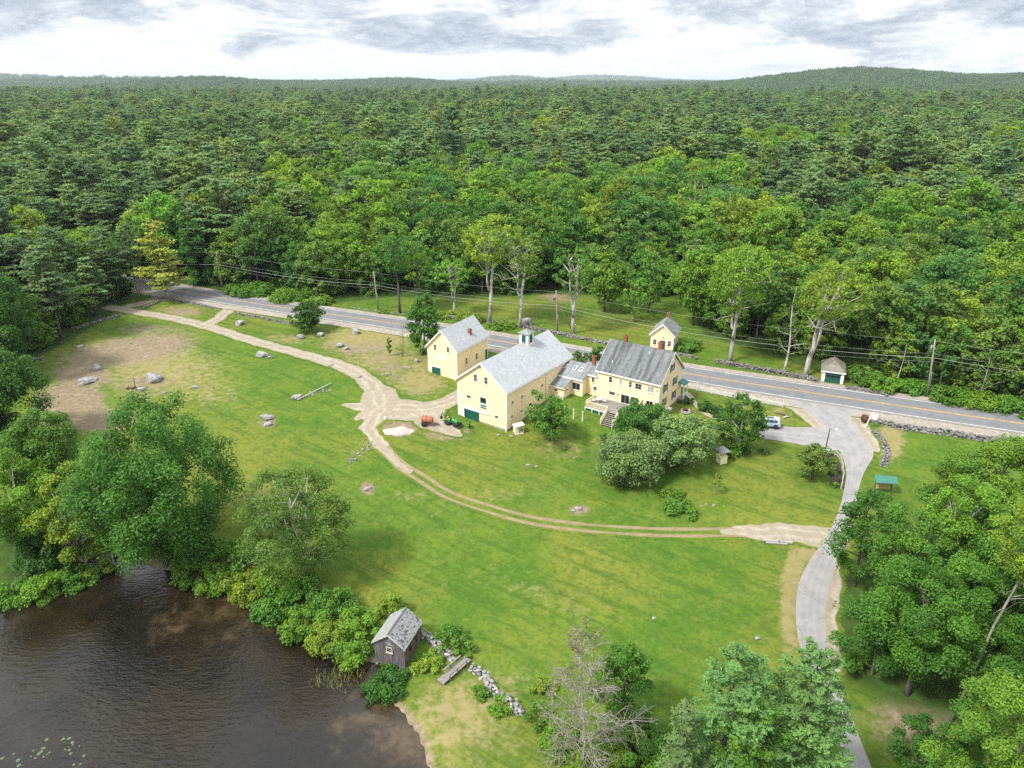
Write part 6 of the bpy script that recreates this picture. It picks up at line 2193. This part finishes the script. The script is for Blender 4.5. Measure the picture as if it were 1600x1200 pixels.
# fire ring, woodpile, old timber
p = G(1071, 642)
e = thing('fire_pit', 'round stone fire pit on the grass by the farmhouse gable', 'fire pit', p)
rg = np.random.default_rng(8)
m = MB()
for k in range(13):
    a = 6.283 * k / 13
    m.add(stone_shape(rg, ICO1, .15, .5) * .22 + np.array([.75 * math.cos(a), .75 * math.sin(a), .08]), ICO1[1])
m.build('stone_ring', ASHES, e)
MB().lathe([(.0, .03), (.6, .03), (.62, .06), (0, .07)], k=20).build('ash_bed', DARKMETAL, e)
MB().lathe([(.0, .1), (.28, .12), (.34, .45), (.3, .5), (0, .46)], k=12).build('fire_bowl', DARKRUST, e)
MB().lathe([(.0, .0), (1.25, .0), (1.3, .03), (0, .045)], k=24).build('gravel_pad', ASHES, e)
for k, (px, py, L_, a, r_, lb) in enumerate(((1220, 648, 2.0, -.5, .16, 'dark charred log, longer of two by the parked car'), (1228, 653, 1.3, .35, .18, 'pale broken log, shorter of two by the parked car'))):
    p = G(px, py)
    m = MB().tube([(-L_ / 2, 0, r_), (0, .05, r_ * 1.1), (L_ / 2, -.05, r_)], [r_, r_ * .9, r_ * .75], 8)
    m.tube([(0, 0, r_), (.25, .3, r_ * 2.4)], [r_ * .5, r_ * .3], 6)
    tag(m.build('log', DARKPOLE if k == 0 else PALEWOOD, None, p, a), lb, 'log', 'logs beside the driveway')
p0, p1 = G(465, 627), G(518, 601)
d = p1 - p0
m = MB().bar((0, 0, .3), tuple(d + np.array([0, 0, .35])), .16, .14)
for f in (.08, .5, .93): m.bar(tuple(d * f + np.array([0, 0, -.1])), tuple(d * f + np.array([0, 0, .26])), .2, .2, up=(1, 0, 0))
tag(m.build('fallen_rail', PALEWOOD, None, p0), 'long pale wooden rail on low blocks in the left field', 'rail')
p0, p1 = G(1192, 846), G(1238, 850)
d = p1 - p0
m = MB().bar((0, 0, .22), tuple(d + np.array([0, 0, .2])), .24, .22).bar((.3, -.4, .12), tuple(d * .8 + np.array([0, -.3, .12])), .18, .16)
m.bar(tuple(d * .5 + np.array([0, -.25, -.1])), tuple(d * .5 + np.array([0, -.25, .75])), .22, .22, up=(1, 0, 0))
tag(m.build('old_timber', PALEWOOD, None, p0), 'old grey timber lying beside the sandy end of the track', 'timber')

# sand mound beside the track
p = G(624, 674)
rg = np.random.default_rng(12)
V = ICO3[0] * np.array([2.6, 1.7, .62])
V = V * (1 + .12 * np.sin(V[:, :1] * 2.1 + 1) + .08 * np.sin(V[:, 1:2] * 4)) + rg.normal(0, .02, V.shape)
tag(link('sand_heap', np_mesh('sand_heap', V, ICO3[1], [M('heap_sand', (.44, .385, .33), (.33, .28, .235), 2, .95, .5)], smooth=True), None, p - np.array([0, 0, .12])), 'low grey heap of sand in the grass by the tank trailer', 'sand heap')

# small white marker on a post, birdhouse like
p = G(602, 664)
e = thing('marker_post', 'thin dark post with a white box beside the sand heap', 'marker', p)
MB().tube([(0, 0, -.3), (0, 0, 1.1)], .035, 6).build('post', DARKPOLE, e)
m = MB().box(-.16, .16, -.12, .12, 1.05, 1.45)
m.add([(-.2, -.16, 1.45), (.2, -.16, 1.45), (.2, .16, 1.45), (-.2, .16, 1.45), (0, -.16, 1.62), (0, .16, 1.62)], [(3, 2, 1, 0), (0, 1, 4), (2, 3, 5), (1, 2, 5, 4), (3, 0, 4, 5)])
m.build('box', WHITE, e)
for k, (px, py, lb) in enumerate(((882, 651, 'leftmost of the three white garden posts below the lean-to'), (896, 655, 'middle one of the three white garden posts below the lean-to'), (910, 659, 'rightmost of the three white garden posts below the lean-to'))):
    p = G(px, py)
    m = MB().box(-.065, .065, -.065, .065, -.3, 1.95)
    m.add([(-.09, -.09, 1.95), (.09, -.09, 1.95), (.09, .09, 1.95), (-.09, .09, 1.95), (0, 0, 2.06)], [(3, 2, 1, 0), (0, 1, 4), (1, 2, 4), (2, 3, 4), (3, 0, 4)])
    tag(m.build('garden_post', WHITE, None, p, R(-30)), lb, 'post', 'white garden posts')
p = G(383, 456)
tag(MB().lathe([(0, 0), (.3, 0), (.36, .7), (.33, .75), (0, .72)], k=14).build('white_drum', WHITE, None, p), 'white drum at the roadside beside the first utility pole', 'drum')
p = G(384, 447)
tag(MB().tube([(0, 0, -.3), (0, 0, 1.5)], .09, 8).build('marker_stake', WHITE, None, p), 'thin white stake behind the roadside drum', 'stake')

# rusty pump part and pipe in the brown field
p = G(205, 607)
e = thing('old_machinery', 'rusty machine scrap with an upright bar in the brown field', 'scrap', p, .3)
m = MB().bar((-.9, 0, .1), (.9, .1, .18), .3, .16).bar((-.6, -.4, .1), (-.5, .5, .3), .2, .14)
m.lathe([(0, .0), (.42, .02), (.42, .16), (.1, .2), (.1, .3), (0, .3)], (.3, -.2, 0), k=12)
m.build('frame', DARKRUST, e)
MB().tube([(.7, .1, .1), (.78, .1, 2.0)], .07, 8).build('upright_bar', DARKRUST, e)
p0, p1 = G(212, 600), G(231, 593)
tag(MB().tube([(0, 0, .1), tuple(p1 - p0 + np.array([0, 0, .5]))], .06, 8).build('pipe', METAL, None, p0), 'pale pipe leaning against the big grey boulder', 'pipe')

# split rail fence with mulch bed at the driveway
bed = pxline((1297, 709), (1304, 722), (1307, 742), (1306, 762))
bn = normals(bed)
tag(ribbon('flower_bed', bed - bn * .9, bed + bn * .75, 4, .062, MULCH), kind='structure')
fp = [G(*q) for q in ((1304, 712), (1312, 720), (1316, 733), (1317, 748), (1314, 764))]
e = thing('rail_fence', 'weathered low rail fence between mulch bed and driveway', 'fence', fp[0])
for q in fp:
    MB().box(-.09, .09, -.09, .09, -.3, 1.15).build('post', PALEWOOD, e, q - fp[0])
for q, r_ in zip(fp[:-1], fp[1:]):
    for z in (.45, .95): MB().bar(q - fp[0] + Z_ * z, r_ - fp[0] + Z_ * z, .09, .13).build('rail', PALEWOOD, e)

# foot bridge
p0, p1 = G(690, 1068), G(729, 1034)
d = p1 - p0
e = thing('footbridge', 'narrow weathered plank footbridge crossing the dam wall', 'footbridge', p0)
u = d / np.linalg.norm(d[:2])
w = np.array([-u[1], u[0], 0])
ln = np.linalg.norm(d[:2])
dz = lambda s: d * (s / ln) + np.array([0, 0, .35])
m = MB()
for s_ in (-.36, -.12, .12, .36): m.bar(dz(-.2) + w * s_, dz(ln + .2) + w * s_, .22, .07)
m.build('plank', DECK, e)
for s_ in (-.5, .5):
    r_ = MB().bar(dz(.8) + w * s_ + Z_ * .55, dz(ln - .4) + w * s_ + Z_ * .55, .14, .1).build('rail', DECK, e)
    for f in (.8, ln * .5, ln - .5): MB().bar(dz(f) + w * s_ - Z_ * .5, dz(f) + w * s_ + Z_ * .5, .1, .1, up=(1, 0, 0)).build('post', DARKPOLE, e)

# dog house by the barn
p = G(810, 676)
e = thing('dog_house', 'small yellow and white lean-to kennel with open side by the barn corner', 'kennel', p, R(20))
MB().box(-.75, -.68, -.55, .55, -.2, 1.35).box(-.68, .7, .48, .55, -.2, 1.5).build('wall', YELLOW, e)
MB().box(-.75, .75, -.6, .6, -.05, .06).box(.66, .74, -.55, -.47, 0, 1.5).box(.66, .74, .47, .55, 0, 1.6).box(-.2, -.12, -.55, -.48, 0, 1.42).build('frame', WHITE, e)
MB().box(-.68, -.16, -.55, -.49, 0, 1.38).build('front_panel', WELLYELLOW, e)
MB().prism([(-.9, 1.36), (.9, 1.58), (.9, 1.65), (-.9, 1.43)], 'y', -.7, .7).build('roof', WHITE, e)

# ------------------------------------------------------------------ vehicles
def wheel(parent, c, r, w, rim, tread=False, name='wheel', hubc=.62):
    """wheel with its axle along local y"""
    t_ = MB().lathe([(r * .6, -w * .45), (r * .9, -w * .5), (r, -w * .32), (r, w * .32), (r * .9, w * .5), (r * .6, w * .45)], c, 'y', 20)
    if tread:
        for k in range(16):
            a = 6.283 * k / 16
            for s_ in (-1, 1):
                aa = a + s_ * .09
                t_.obox((c[0] + r * 1.0 * math.cos(aa), c[1] + s_ * w * .22, c[2] + r * 1.0 * math.sin(aa)), (-math.sin(aa), 0, math.cos(aa)), (0, 1, 0), (math.cos(aa), 0, math.sin(aa)), .035, w * .24, .03)
    ty = t_.build(name, RUBBER, parent)
    MB().lathe([(0, -w * .3), (r * .2, -w * .34), (r * .25, -w * .22), (r * hubc * .9, -w * .30), (r * hubc, -w * .47), (r * hubc, w * .47), (r * hubc * .9, w * .30), (r * .25, w * .22), (r * .2, w * .34), (0, w * .3)], c, 'y', 20).build('rim', rim, ty)
    return ty


# crossover car
a, b = G(1211, 671), G(1180, 667)
ang = math.atan2(b[1] - a[1], b[0] - a[0])
CL = 4.43
cp = a + np.array([math.cos(ang), math.sin(ang), 0]) * 1.35 + np.array([-math.sin(ang), math.cos(ang), 0]) * -.75
cp[2] = gnd(cp[0], cp[1]) + .06
car = thing('parked_car', 'ice blue crossover car with white roof and dark sunroof, half hidden by a tree', 'car', cp, ang)
# stations along x (nose +x): (x, half width low, half width belt, z bottom, z belt, half width roof, z roof)
ST_ = [(-2.2, .78, .80, .45, .98, .62, 1.05), (-2.12, .86, .88, .30, 1.02, .66, 1.28), (-1.75, .92, .92, .26, 1.03, .64, 1.58), (-1.0, .93, .92, .24, 1.02, .66, 1.65), (-.2, .93, .92, .24, 1.0, .66, 1.65),
       (.45, .93, .91, .24, .98, .62, 1.56), (1.1, .92, .90, .24, .97, .55, 1.06), (1.5, .92, .88, .26, .94, .6, .99), (1.95, .88, .82, .28, .86, .55, .90), (2.2, .74, .70, .40, .72, .5, .76)]
m = MB()
vs, fs = [], []
for (x, wl, wb, zb, zt, wr, zr) in ST_:
    pr_ = [(-wl * .9, zb), (-wl, zb + .18), (-wb - .015, zt - .22), (-wb, zt), (-wr, zr - .05), (-wr * .8, zr), (wr * .8, zr), (wr, zr - .05), (wb, zt), (wb + .015, zt - .22), (wl, zb + .18), (wl * .9, zb)]
    vs += [(x, y, z) for y, z in pr_]
k = 12
for i_ in range(len(ST_) - 1):
    for j in range(k): fs.append((i_ * k + j, i_ * k + (j + 1) % k, (i_ + 1) * k + (j + 1) % k, (i_ + 1) * k + j))
fs += [tuple(range(k)), tuple(range(len(vs) - 1, len(vs) - k - 1, -1))]
m.add(vs, fs, True)
m.build('body', CARPAINT, car, bevel=.02)


def skin(pts, mat, name, off=.012, parent=car):
    P_ = [np.array(q, float) for q in pts]
    n_ = np.cross(P_[1] - P_[0], P_[2] - P_[0])
    n_ /= np.linalg.norm(n_)
    c_ = sum(P_) / len(P_)
    if (c_ - np.array([-.2, 0, .8])) @ n_ < 0: n_ = -n_
    q_ = [v + n_ * off for v in P_] + [v - n_ * .02 for v in P_]
    n2 = len(P_)
    return MB().add(q_, [tuple(range(n2)), tuple(range(2 * n2 - 1, n2 - 1, -1))] + [(i_, (i_ + 1) % n2, n2 + (i_ + 1) % n2, n2 + i_) for i_ in range(n2)]).build(name, mat, parent)


for s in (-1, 1):
    def sp_(x, f):   # point on the greenhouse side
        i_ = max(0, min(len(ST_) - 2, next((q for q in range(len(ST_) - 1) if ST_[q + 1][0] >= x), 8)))
        t0, t1 = ST_[i_], ST_[i_ + 1]
        tt = (x - t0[0]) / (t1[0] - t0[0])
        v = [t0[q] + (t1[q] - t0[q]) * tt for q in range(7)]
        return (x, s * (v[2] + (v[5] - v[2]) * f), v[4] + (v[6] - .05 - v[4]) * f)
    skin([sp_(-1.0, .1), sp_(-.2, .1), sp_(-.2, .88), sp_(-1.0, .88)], GLASS, 'side_window', .02)
    skin([sp_(-.14, .1), sp_(.45, .1), sp_(.45, .88), sp_(-.14, .88)], GLASS, 'side_window', .02)
    skin([sp_(-1.06, .14), sp_(-1.65, .3), sp_(-1.6, .85), sp_(-1.06, .88)], GLASS, 'side_window', .02)
    m = MB().add([(-2.22, s * .62, .95), (-2.2, s * .8, .95), (-2.16, s * .66, 1.35), (-2.2, s * .58, 1.2), (-2.05, s * .62, .95), (-2.0, s * .93, .95), (-2.0, s * .75, 1.35), (-2.05, s * .58, 1.2)],
                 [(0, 1, 2, 3), (4, 7, 6, 5), (0, 4, 5, 1), (1, 5, 6, 2), (2, 6, 7, 3), (3, 7, 4, 0)])
    m.build('tail_light', REDLAMP, car)
    MB().obox((.55, s * 1.02, 1.02), X_, Y_, Z_, .09, .08, .06).build('side_mirror', CARPAINT, car)
    MB().box(2.0, 2.16, s * .66 - .13, s * .66 + .13, .66, .8).build('headlight', LAMPGLASS, car)
    MB().bar((-1.5, s * .6, 1.66), (.3, s * .6, 1.63), .05, .05).build('roof_rail', DARKMETAL, car)
    MB().box(-1.9, 1.9, s * .94 - .02, s * .94 + .02, .22, .42).build('sill_cladding', DARKMETAL, car)
    for x in (-1.36, 1.34):
        wheel(car, (x, s * .82, .36), .36, .24, SILVER)
        MB().lathe([(.43, -.1), (.43, .1)], (x, s * .86, .38), 'y', 18).build('wheel_arch', DARKMETAL, car)
MB().box(-1.95, .3, -.58, .58, 1.56, 1.66).build('roof_panel', CARROOF, car, bevel=.03)
MB().box(-1.0, .15, -.42, .42, 1.662, 1.672).build('sunroof', GLASS, car)
skin([(-2.17, -.66, 1.1), (-2.17, .66, 1.1), (-1.86, .6, 1.5), (-1.86, -.6, 1.5)], GLASS, 'rear_window', .03)
skin([(1.12, -.66, 1.07), (1.12, .66, 1.07), (.52, .58, 1.52), (.52, -.58, 1.52)], GLASS, 'windscreen', .03)
MB().box(-2.26, -2.2, -.26, .26, .72, .84).build('number_plate', WHITE, car)
MB().box(-2.25, -2.0, -.8, .8, .34, .5).build('rear_bumper', DARKMETAL, car, bevel=.03)

# compact tractor with loader and backhoe
a, b = G(699, 664.5), G(712, 669)
ang = math.atan2(b[1] - a[1], b[0] - a[0])
p = (a + np.array([-math.sin(ang), math.cos(ang), 0]) * .55)
p[2] = gnd(p[0], p[1]) + .03
tr = thing('tractor', 'compact green tractor with yellow wheels, front loader and rear digger arm', 'tractor', p, ang)
for s in (-1, 1):
    wheel(tr, (0, s * .58, .52), .52, .34, TRACTORYELLOW, True)
    wheel(tr, (1.55, s * .50, .34), .34, .24, TRACTORYELLOW, True)
    m = MB().prism([(-.56, .62), (-.42, .98), (0, 1.14), (.42, 1.02), (.58, .70), (.5, .68), (.36, .95), (0, 1.06), (-.36, .9), (-.48, .6)], 'y', s * .58 - .2, s * .58 + .2)
    m.build('fender', TRACTORGREEN, tr)
    MB().tube([(.75, s * .42, .55), (.85, s * .42, 1.12), (1.5, s * .42, 1.05), (2.15, s * .42, .34)], .065, 8).build('loader_arm', TRACTORGREEN, tr)
    MB().tube([(-.25, s * .42, .9), (-.32, s * .42, 2.15)], .045, 8).build('roll_bar', DARKMETAL, tr)
m = MB()
vs = []
for x, w_, z0, z1 in ((.62, .34, .62, 1.18), (1.0, .34, .6, 1.16), (1.5, .32, .58, 1.08), (1.86, .27, .58, .94), (1.93, .2, .62, .84)):
    vs += [(x, -w_, z0), (x, -w_, z1 - .12), (x, -w_ * .6, z1), (x, w_ * .6, z1), (x, w_, z1 - .12), (x, w_, z0)]
fs = [(i_ * 6 + j, i_ * 6 + (j + 1) % 6, i_ * 6 + 6 + (j + 1) % 6, i_ * 6 + 6 + j) for i_ in range(4) for j in range(6)] + [(0, 1, 2, 3, 4, 5), (29, 28, 27, 26, 25, 24)]
m.add(vs, fs).build('hood', TRACTORGREEN, tr, bevel=.03)
MB().box(1.94, 1.97, -.18, .18, .62, .82).build('grille', DARKMETAL, tr)
MB().box(-.35, 1.8, -.24, .24, .36, .62).build('chassis', DARKMETAL, tr)
MB().box(.1, .7, -.5, .5, .55, .62).build('footplate', DARKMETAL, tr)
MB().box(-.3, .12, -.24, .24, .82, .94).box(-.36, -.24, -.24, .24, .9, 1.3).build('seat', TRACTORYELLOW, tr, bevel=.04)
MB().tube([(-.32, -.44, 2.15), (-.32, .44, 2.15)], .045, 8).build('roll_bar', DARKMETAL, tr)
MB().tube([(.62, 0, .95), (.42, 0, 1.3)], .025, 6).lathe([(.16, -.02), (.2, 0), (.16, .02)], (.42, 0, 1.32), 'z', 14).build('steering_wheel', DARKMETAL, tr)
MB().prism([(2.05, .06), (2.62, .02), (2.66, .07), (2.2, .16), (2.12, .5), (2.2, .62), (2.12, .64), (2.02, .5)], 'y', -.78, .78).build('bucket', DARKMETAL, tr)
MB().tube([(-.5, 0, .55), (-1.0, 0, 1.9), (-1.45, 0, 1.75)], .1, 8).build('boom', TRACTORGREEN, tr)
MB().tube([(-1.45, 0, 1.8), (-1.75, 0, .95)], .09, 8).build('dipper', TRACTORGREEN, tr)
MB().prism([(-1.9, .95), (-1.6, 1.0), (-1.5, .65), (-1.62, .5), (-1.85, .6)], 'y', -.18, .18).build('digger_bucket', DARKMETAL, tr)
for s in (-1, 1): MB().tube([(-.5, s * .2, .5), (-.8, s * .75, .1)], .06, 6).build('stabiliser', TRACTORGREEN, tr)
p = G(733, 668)
e = thing('tractor_forks', 'upright green loader attachment standing in the grass by the tractor', 'implement', p, ang + .5)
MB().box(-.05, .05, -.5, .5, .75, .85).box(-.05, .05, -.5, .5, .25, .35).box(-.05, .05, -.5, -.4, 0, .95).box(-.05, .05, .4, .5, 0, .95).build('frame', TRACTORGREEN, e)
for s in (-.28, .28): MB().prism([(.05, .9), (.15, .9), (.15, .1), (1.0, .03), (1.0, .0), (.05, .0)], 'y', s - .06, s + .06).build('fork', DARKMETAL, e)

# rusty tank trailer
a = G(665.5, 667.5)
ang = R(-14)
p = a + np.array([-math.sin(ang), math.cos(ang), 0]) * .62
p[2] = gnd(p[0], p[1]) + .03
tk_ = thing('tank_trailer', 'rusty orange two wheeled tank trailer parked on the dirt yard', 'trailer', p, ang)
MB().lathe([(0, -1.12), (.3, -1.1), (.52, -.98), (.60, -.75), (.60, .55), (.56, .85), (.42, 1.05), (.2, 1.14), (0, 1.16)], (.05, 0, 1.12), 'x', 22).build('tank', RUST, tk_)
m = MB()
for x in (-.7, 0, .55): m.lathe([(.612, x - .04), (.625, x - .03), (.625, x + .03), (.612, x + .04)], (.05, 0, 1.12), 'x', 22)
m.build('strap', DARKRUST, tk_)
MB().lathe([(0, 1.66), (.2, 1.66), (.22, 1.74), (.14, 1.82), (0, 1.83)], (-.1, 0, 0), k=14).build('filler_cap', RUST, tk_)
MB().tube([(-1.0, -.15, 1.5), (-1.3, -.18, 1.75), (-1.42, -.2, 1.2)], .03, 6).build('hose', METAL, tk_)
for s in (-1, 1):
    w_ = wheel(tk_, (-.35, s * .66, .42), .42, .26, RUST, True, hubc=.55)
    MB().bar((-1.0, s * .34, .52), (1.2, s * .3, .50), .09, .12).build('frame_rail', DARKRUST, tk_)
    MB().bar((1.2, s * .3, .50), (2.35, 0, .36), .08, .1).build('drawbar', DARKRUST, tk_)
MB().tube([(-.35, -.6, .42), (-.35, .6, .42)], .05, 8).build('axle', DARKRUST, tk_)
MB().tube([(1.25, .05, .5), (1.3, .05, 0)], .045, 8).lathe([(0, .42), (.17, .44), (.17, .7), (0, .72)], (1.12, -.1, 0), k=12).build('jack', METAL, tk_)

# ------------------------------------------------------------------ reeds and lily pads in the pond
rg = np.random.default_rng(31)
T = Tree()
for px, py, n, s in ((530, 1056, 110, 22), (512, 1066, 50, 14), (560, 1048, 50, 12), (545, 1070, 40, 16)):
    c = at(px, py, WATER)
    sx = s / FPX * 75
    for k in range(n):
        x, y = c[0] + rg.normal(0, sx), c[1] + rg.normal(0, sx * .6)
        if sdf_poly(np.array([x]), np.array([y]), POND)[0] > -.1: continue
        h = rg.uniform(.4, .95)
        a = rg.uniform(0, 6.28)
        T.leaves(np.array([[x, y, WATER + h * .42]]), np.array([[math.cos(a), math.sin(a), .25]]), h * 1.1, np.array([rg.uniform(.3, .9)]), rg, .09)
V = np.vstack(T.V).reshape(-1, 4, 3)
c = V.mean(1, keepdims=True)
out = []
for q, cc in zip(V, c[:, 0]):                                  # stand the blades up
    h = max(np.linalg.norm(q[0] - q[2]), .3)
    a = rg.uniform(0, 6.28)
    ln = rg.normal(0, .18, 2)
    b = np.array([math.cos(a), math.sin(a), 0]) * .035
    out += [[cc[0] - b[0], cc[1] - b[1], WATER - .1], [cc[0] + b[0], cc[1] + b[1], WATER - .1], [cc[0] + ln[0] + b[0] * .3, cc[1] + ln[1] + b[1] * .3, WATER + h * .8], [cc[0] + ln[0] - b[0] * .3, cc[1] + ln[1] - b[1] * .3, WATER + h * .8]]
V = np.array(out)
o = link('reeds', np_mesh('reeds', V, np.arange(len(V)).reshape(-1, 4), [LEAF], attrs={'tint': ('FLOAT', np.repeat(rg.uniform(.3, 1, len(V) // 4), 4))}))
o.color = (.20, .24, .10, 1)
tag(o, 'pale green reeds standing in the shallow water by the boathouse', 'reeds', kind='stuff')
m = MB()
for px, py, n, sx in ((40, 1190, 8, 1.2), (62, 1172, 6, .9), (84, 1164, 5, .8), (112, 1168, 5, .6), (120, 1192, 4, .8)):
    c = at(px, py, WATER)
    for k in range(n):
        x, y, r_ = c[0] + rg.normal(0, sx), c[1] + rg.normal(0, sx * .7), rg.uniform(.09, .2)
        a = rg.uniform(0, 6.28)
        m.add([(x, y, WATER + .035)] + [(x + r_ * math.cos(a + 5.8 * j / 9), y + r_ * math.sin(a + 5.8 * j / 9), WATER + .02) for j in range(10)], [(0, j + 1, j + 2) for j in range(9)])
o = m.build('lily_pads', M('lily_leaf', (.10, .15, .055), (.06, .10, .04), 3, .4, spec=.5))
tag(o, 'scattered floating lily pads on the dark water in the left corner', 'lily pads', kind='stuff')
# ------------------------------------------------------------------ air
hz_m = bpy.data.materials.new('haze_air')
hz_m.use_nodes = True
t = hz_m.node_tree
t.nodes.clear()
vo = N(t, 'ShaderNodeVolumePrincipled', in_={'Color': (.80, .90, 1.0, 1), 'Density': 5e-5, 'Anisotropy': .2})
ou = N(t, 'ShaderNodeOutputMaterial')
L(t, vo.outputs[0], ou.inputs['Volume'])
hb = MB().box(-30000, 30000, -350, 40000, -12, 190).build('haze', hz_m)
tag(hb, kind='stuff')
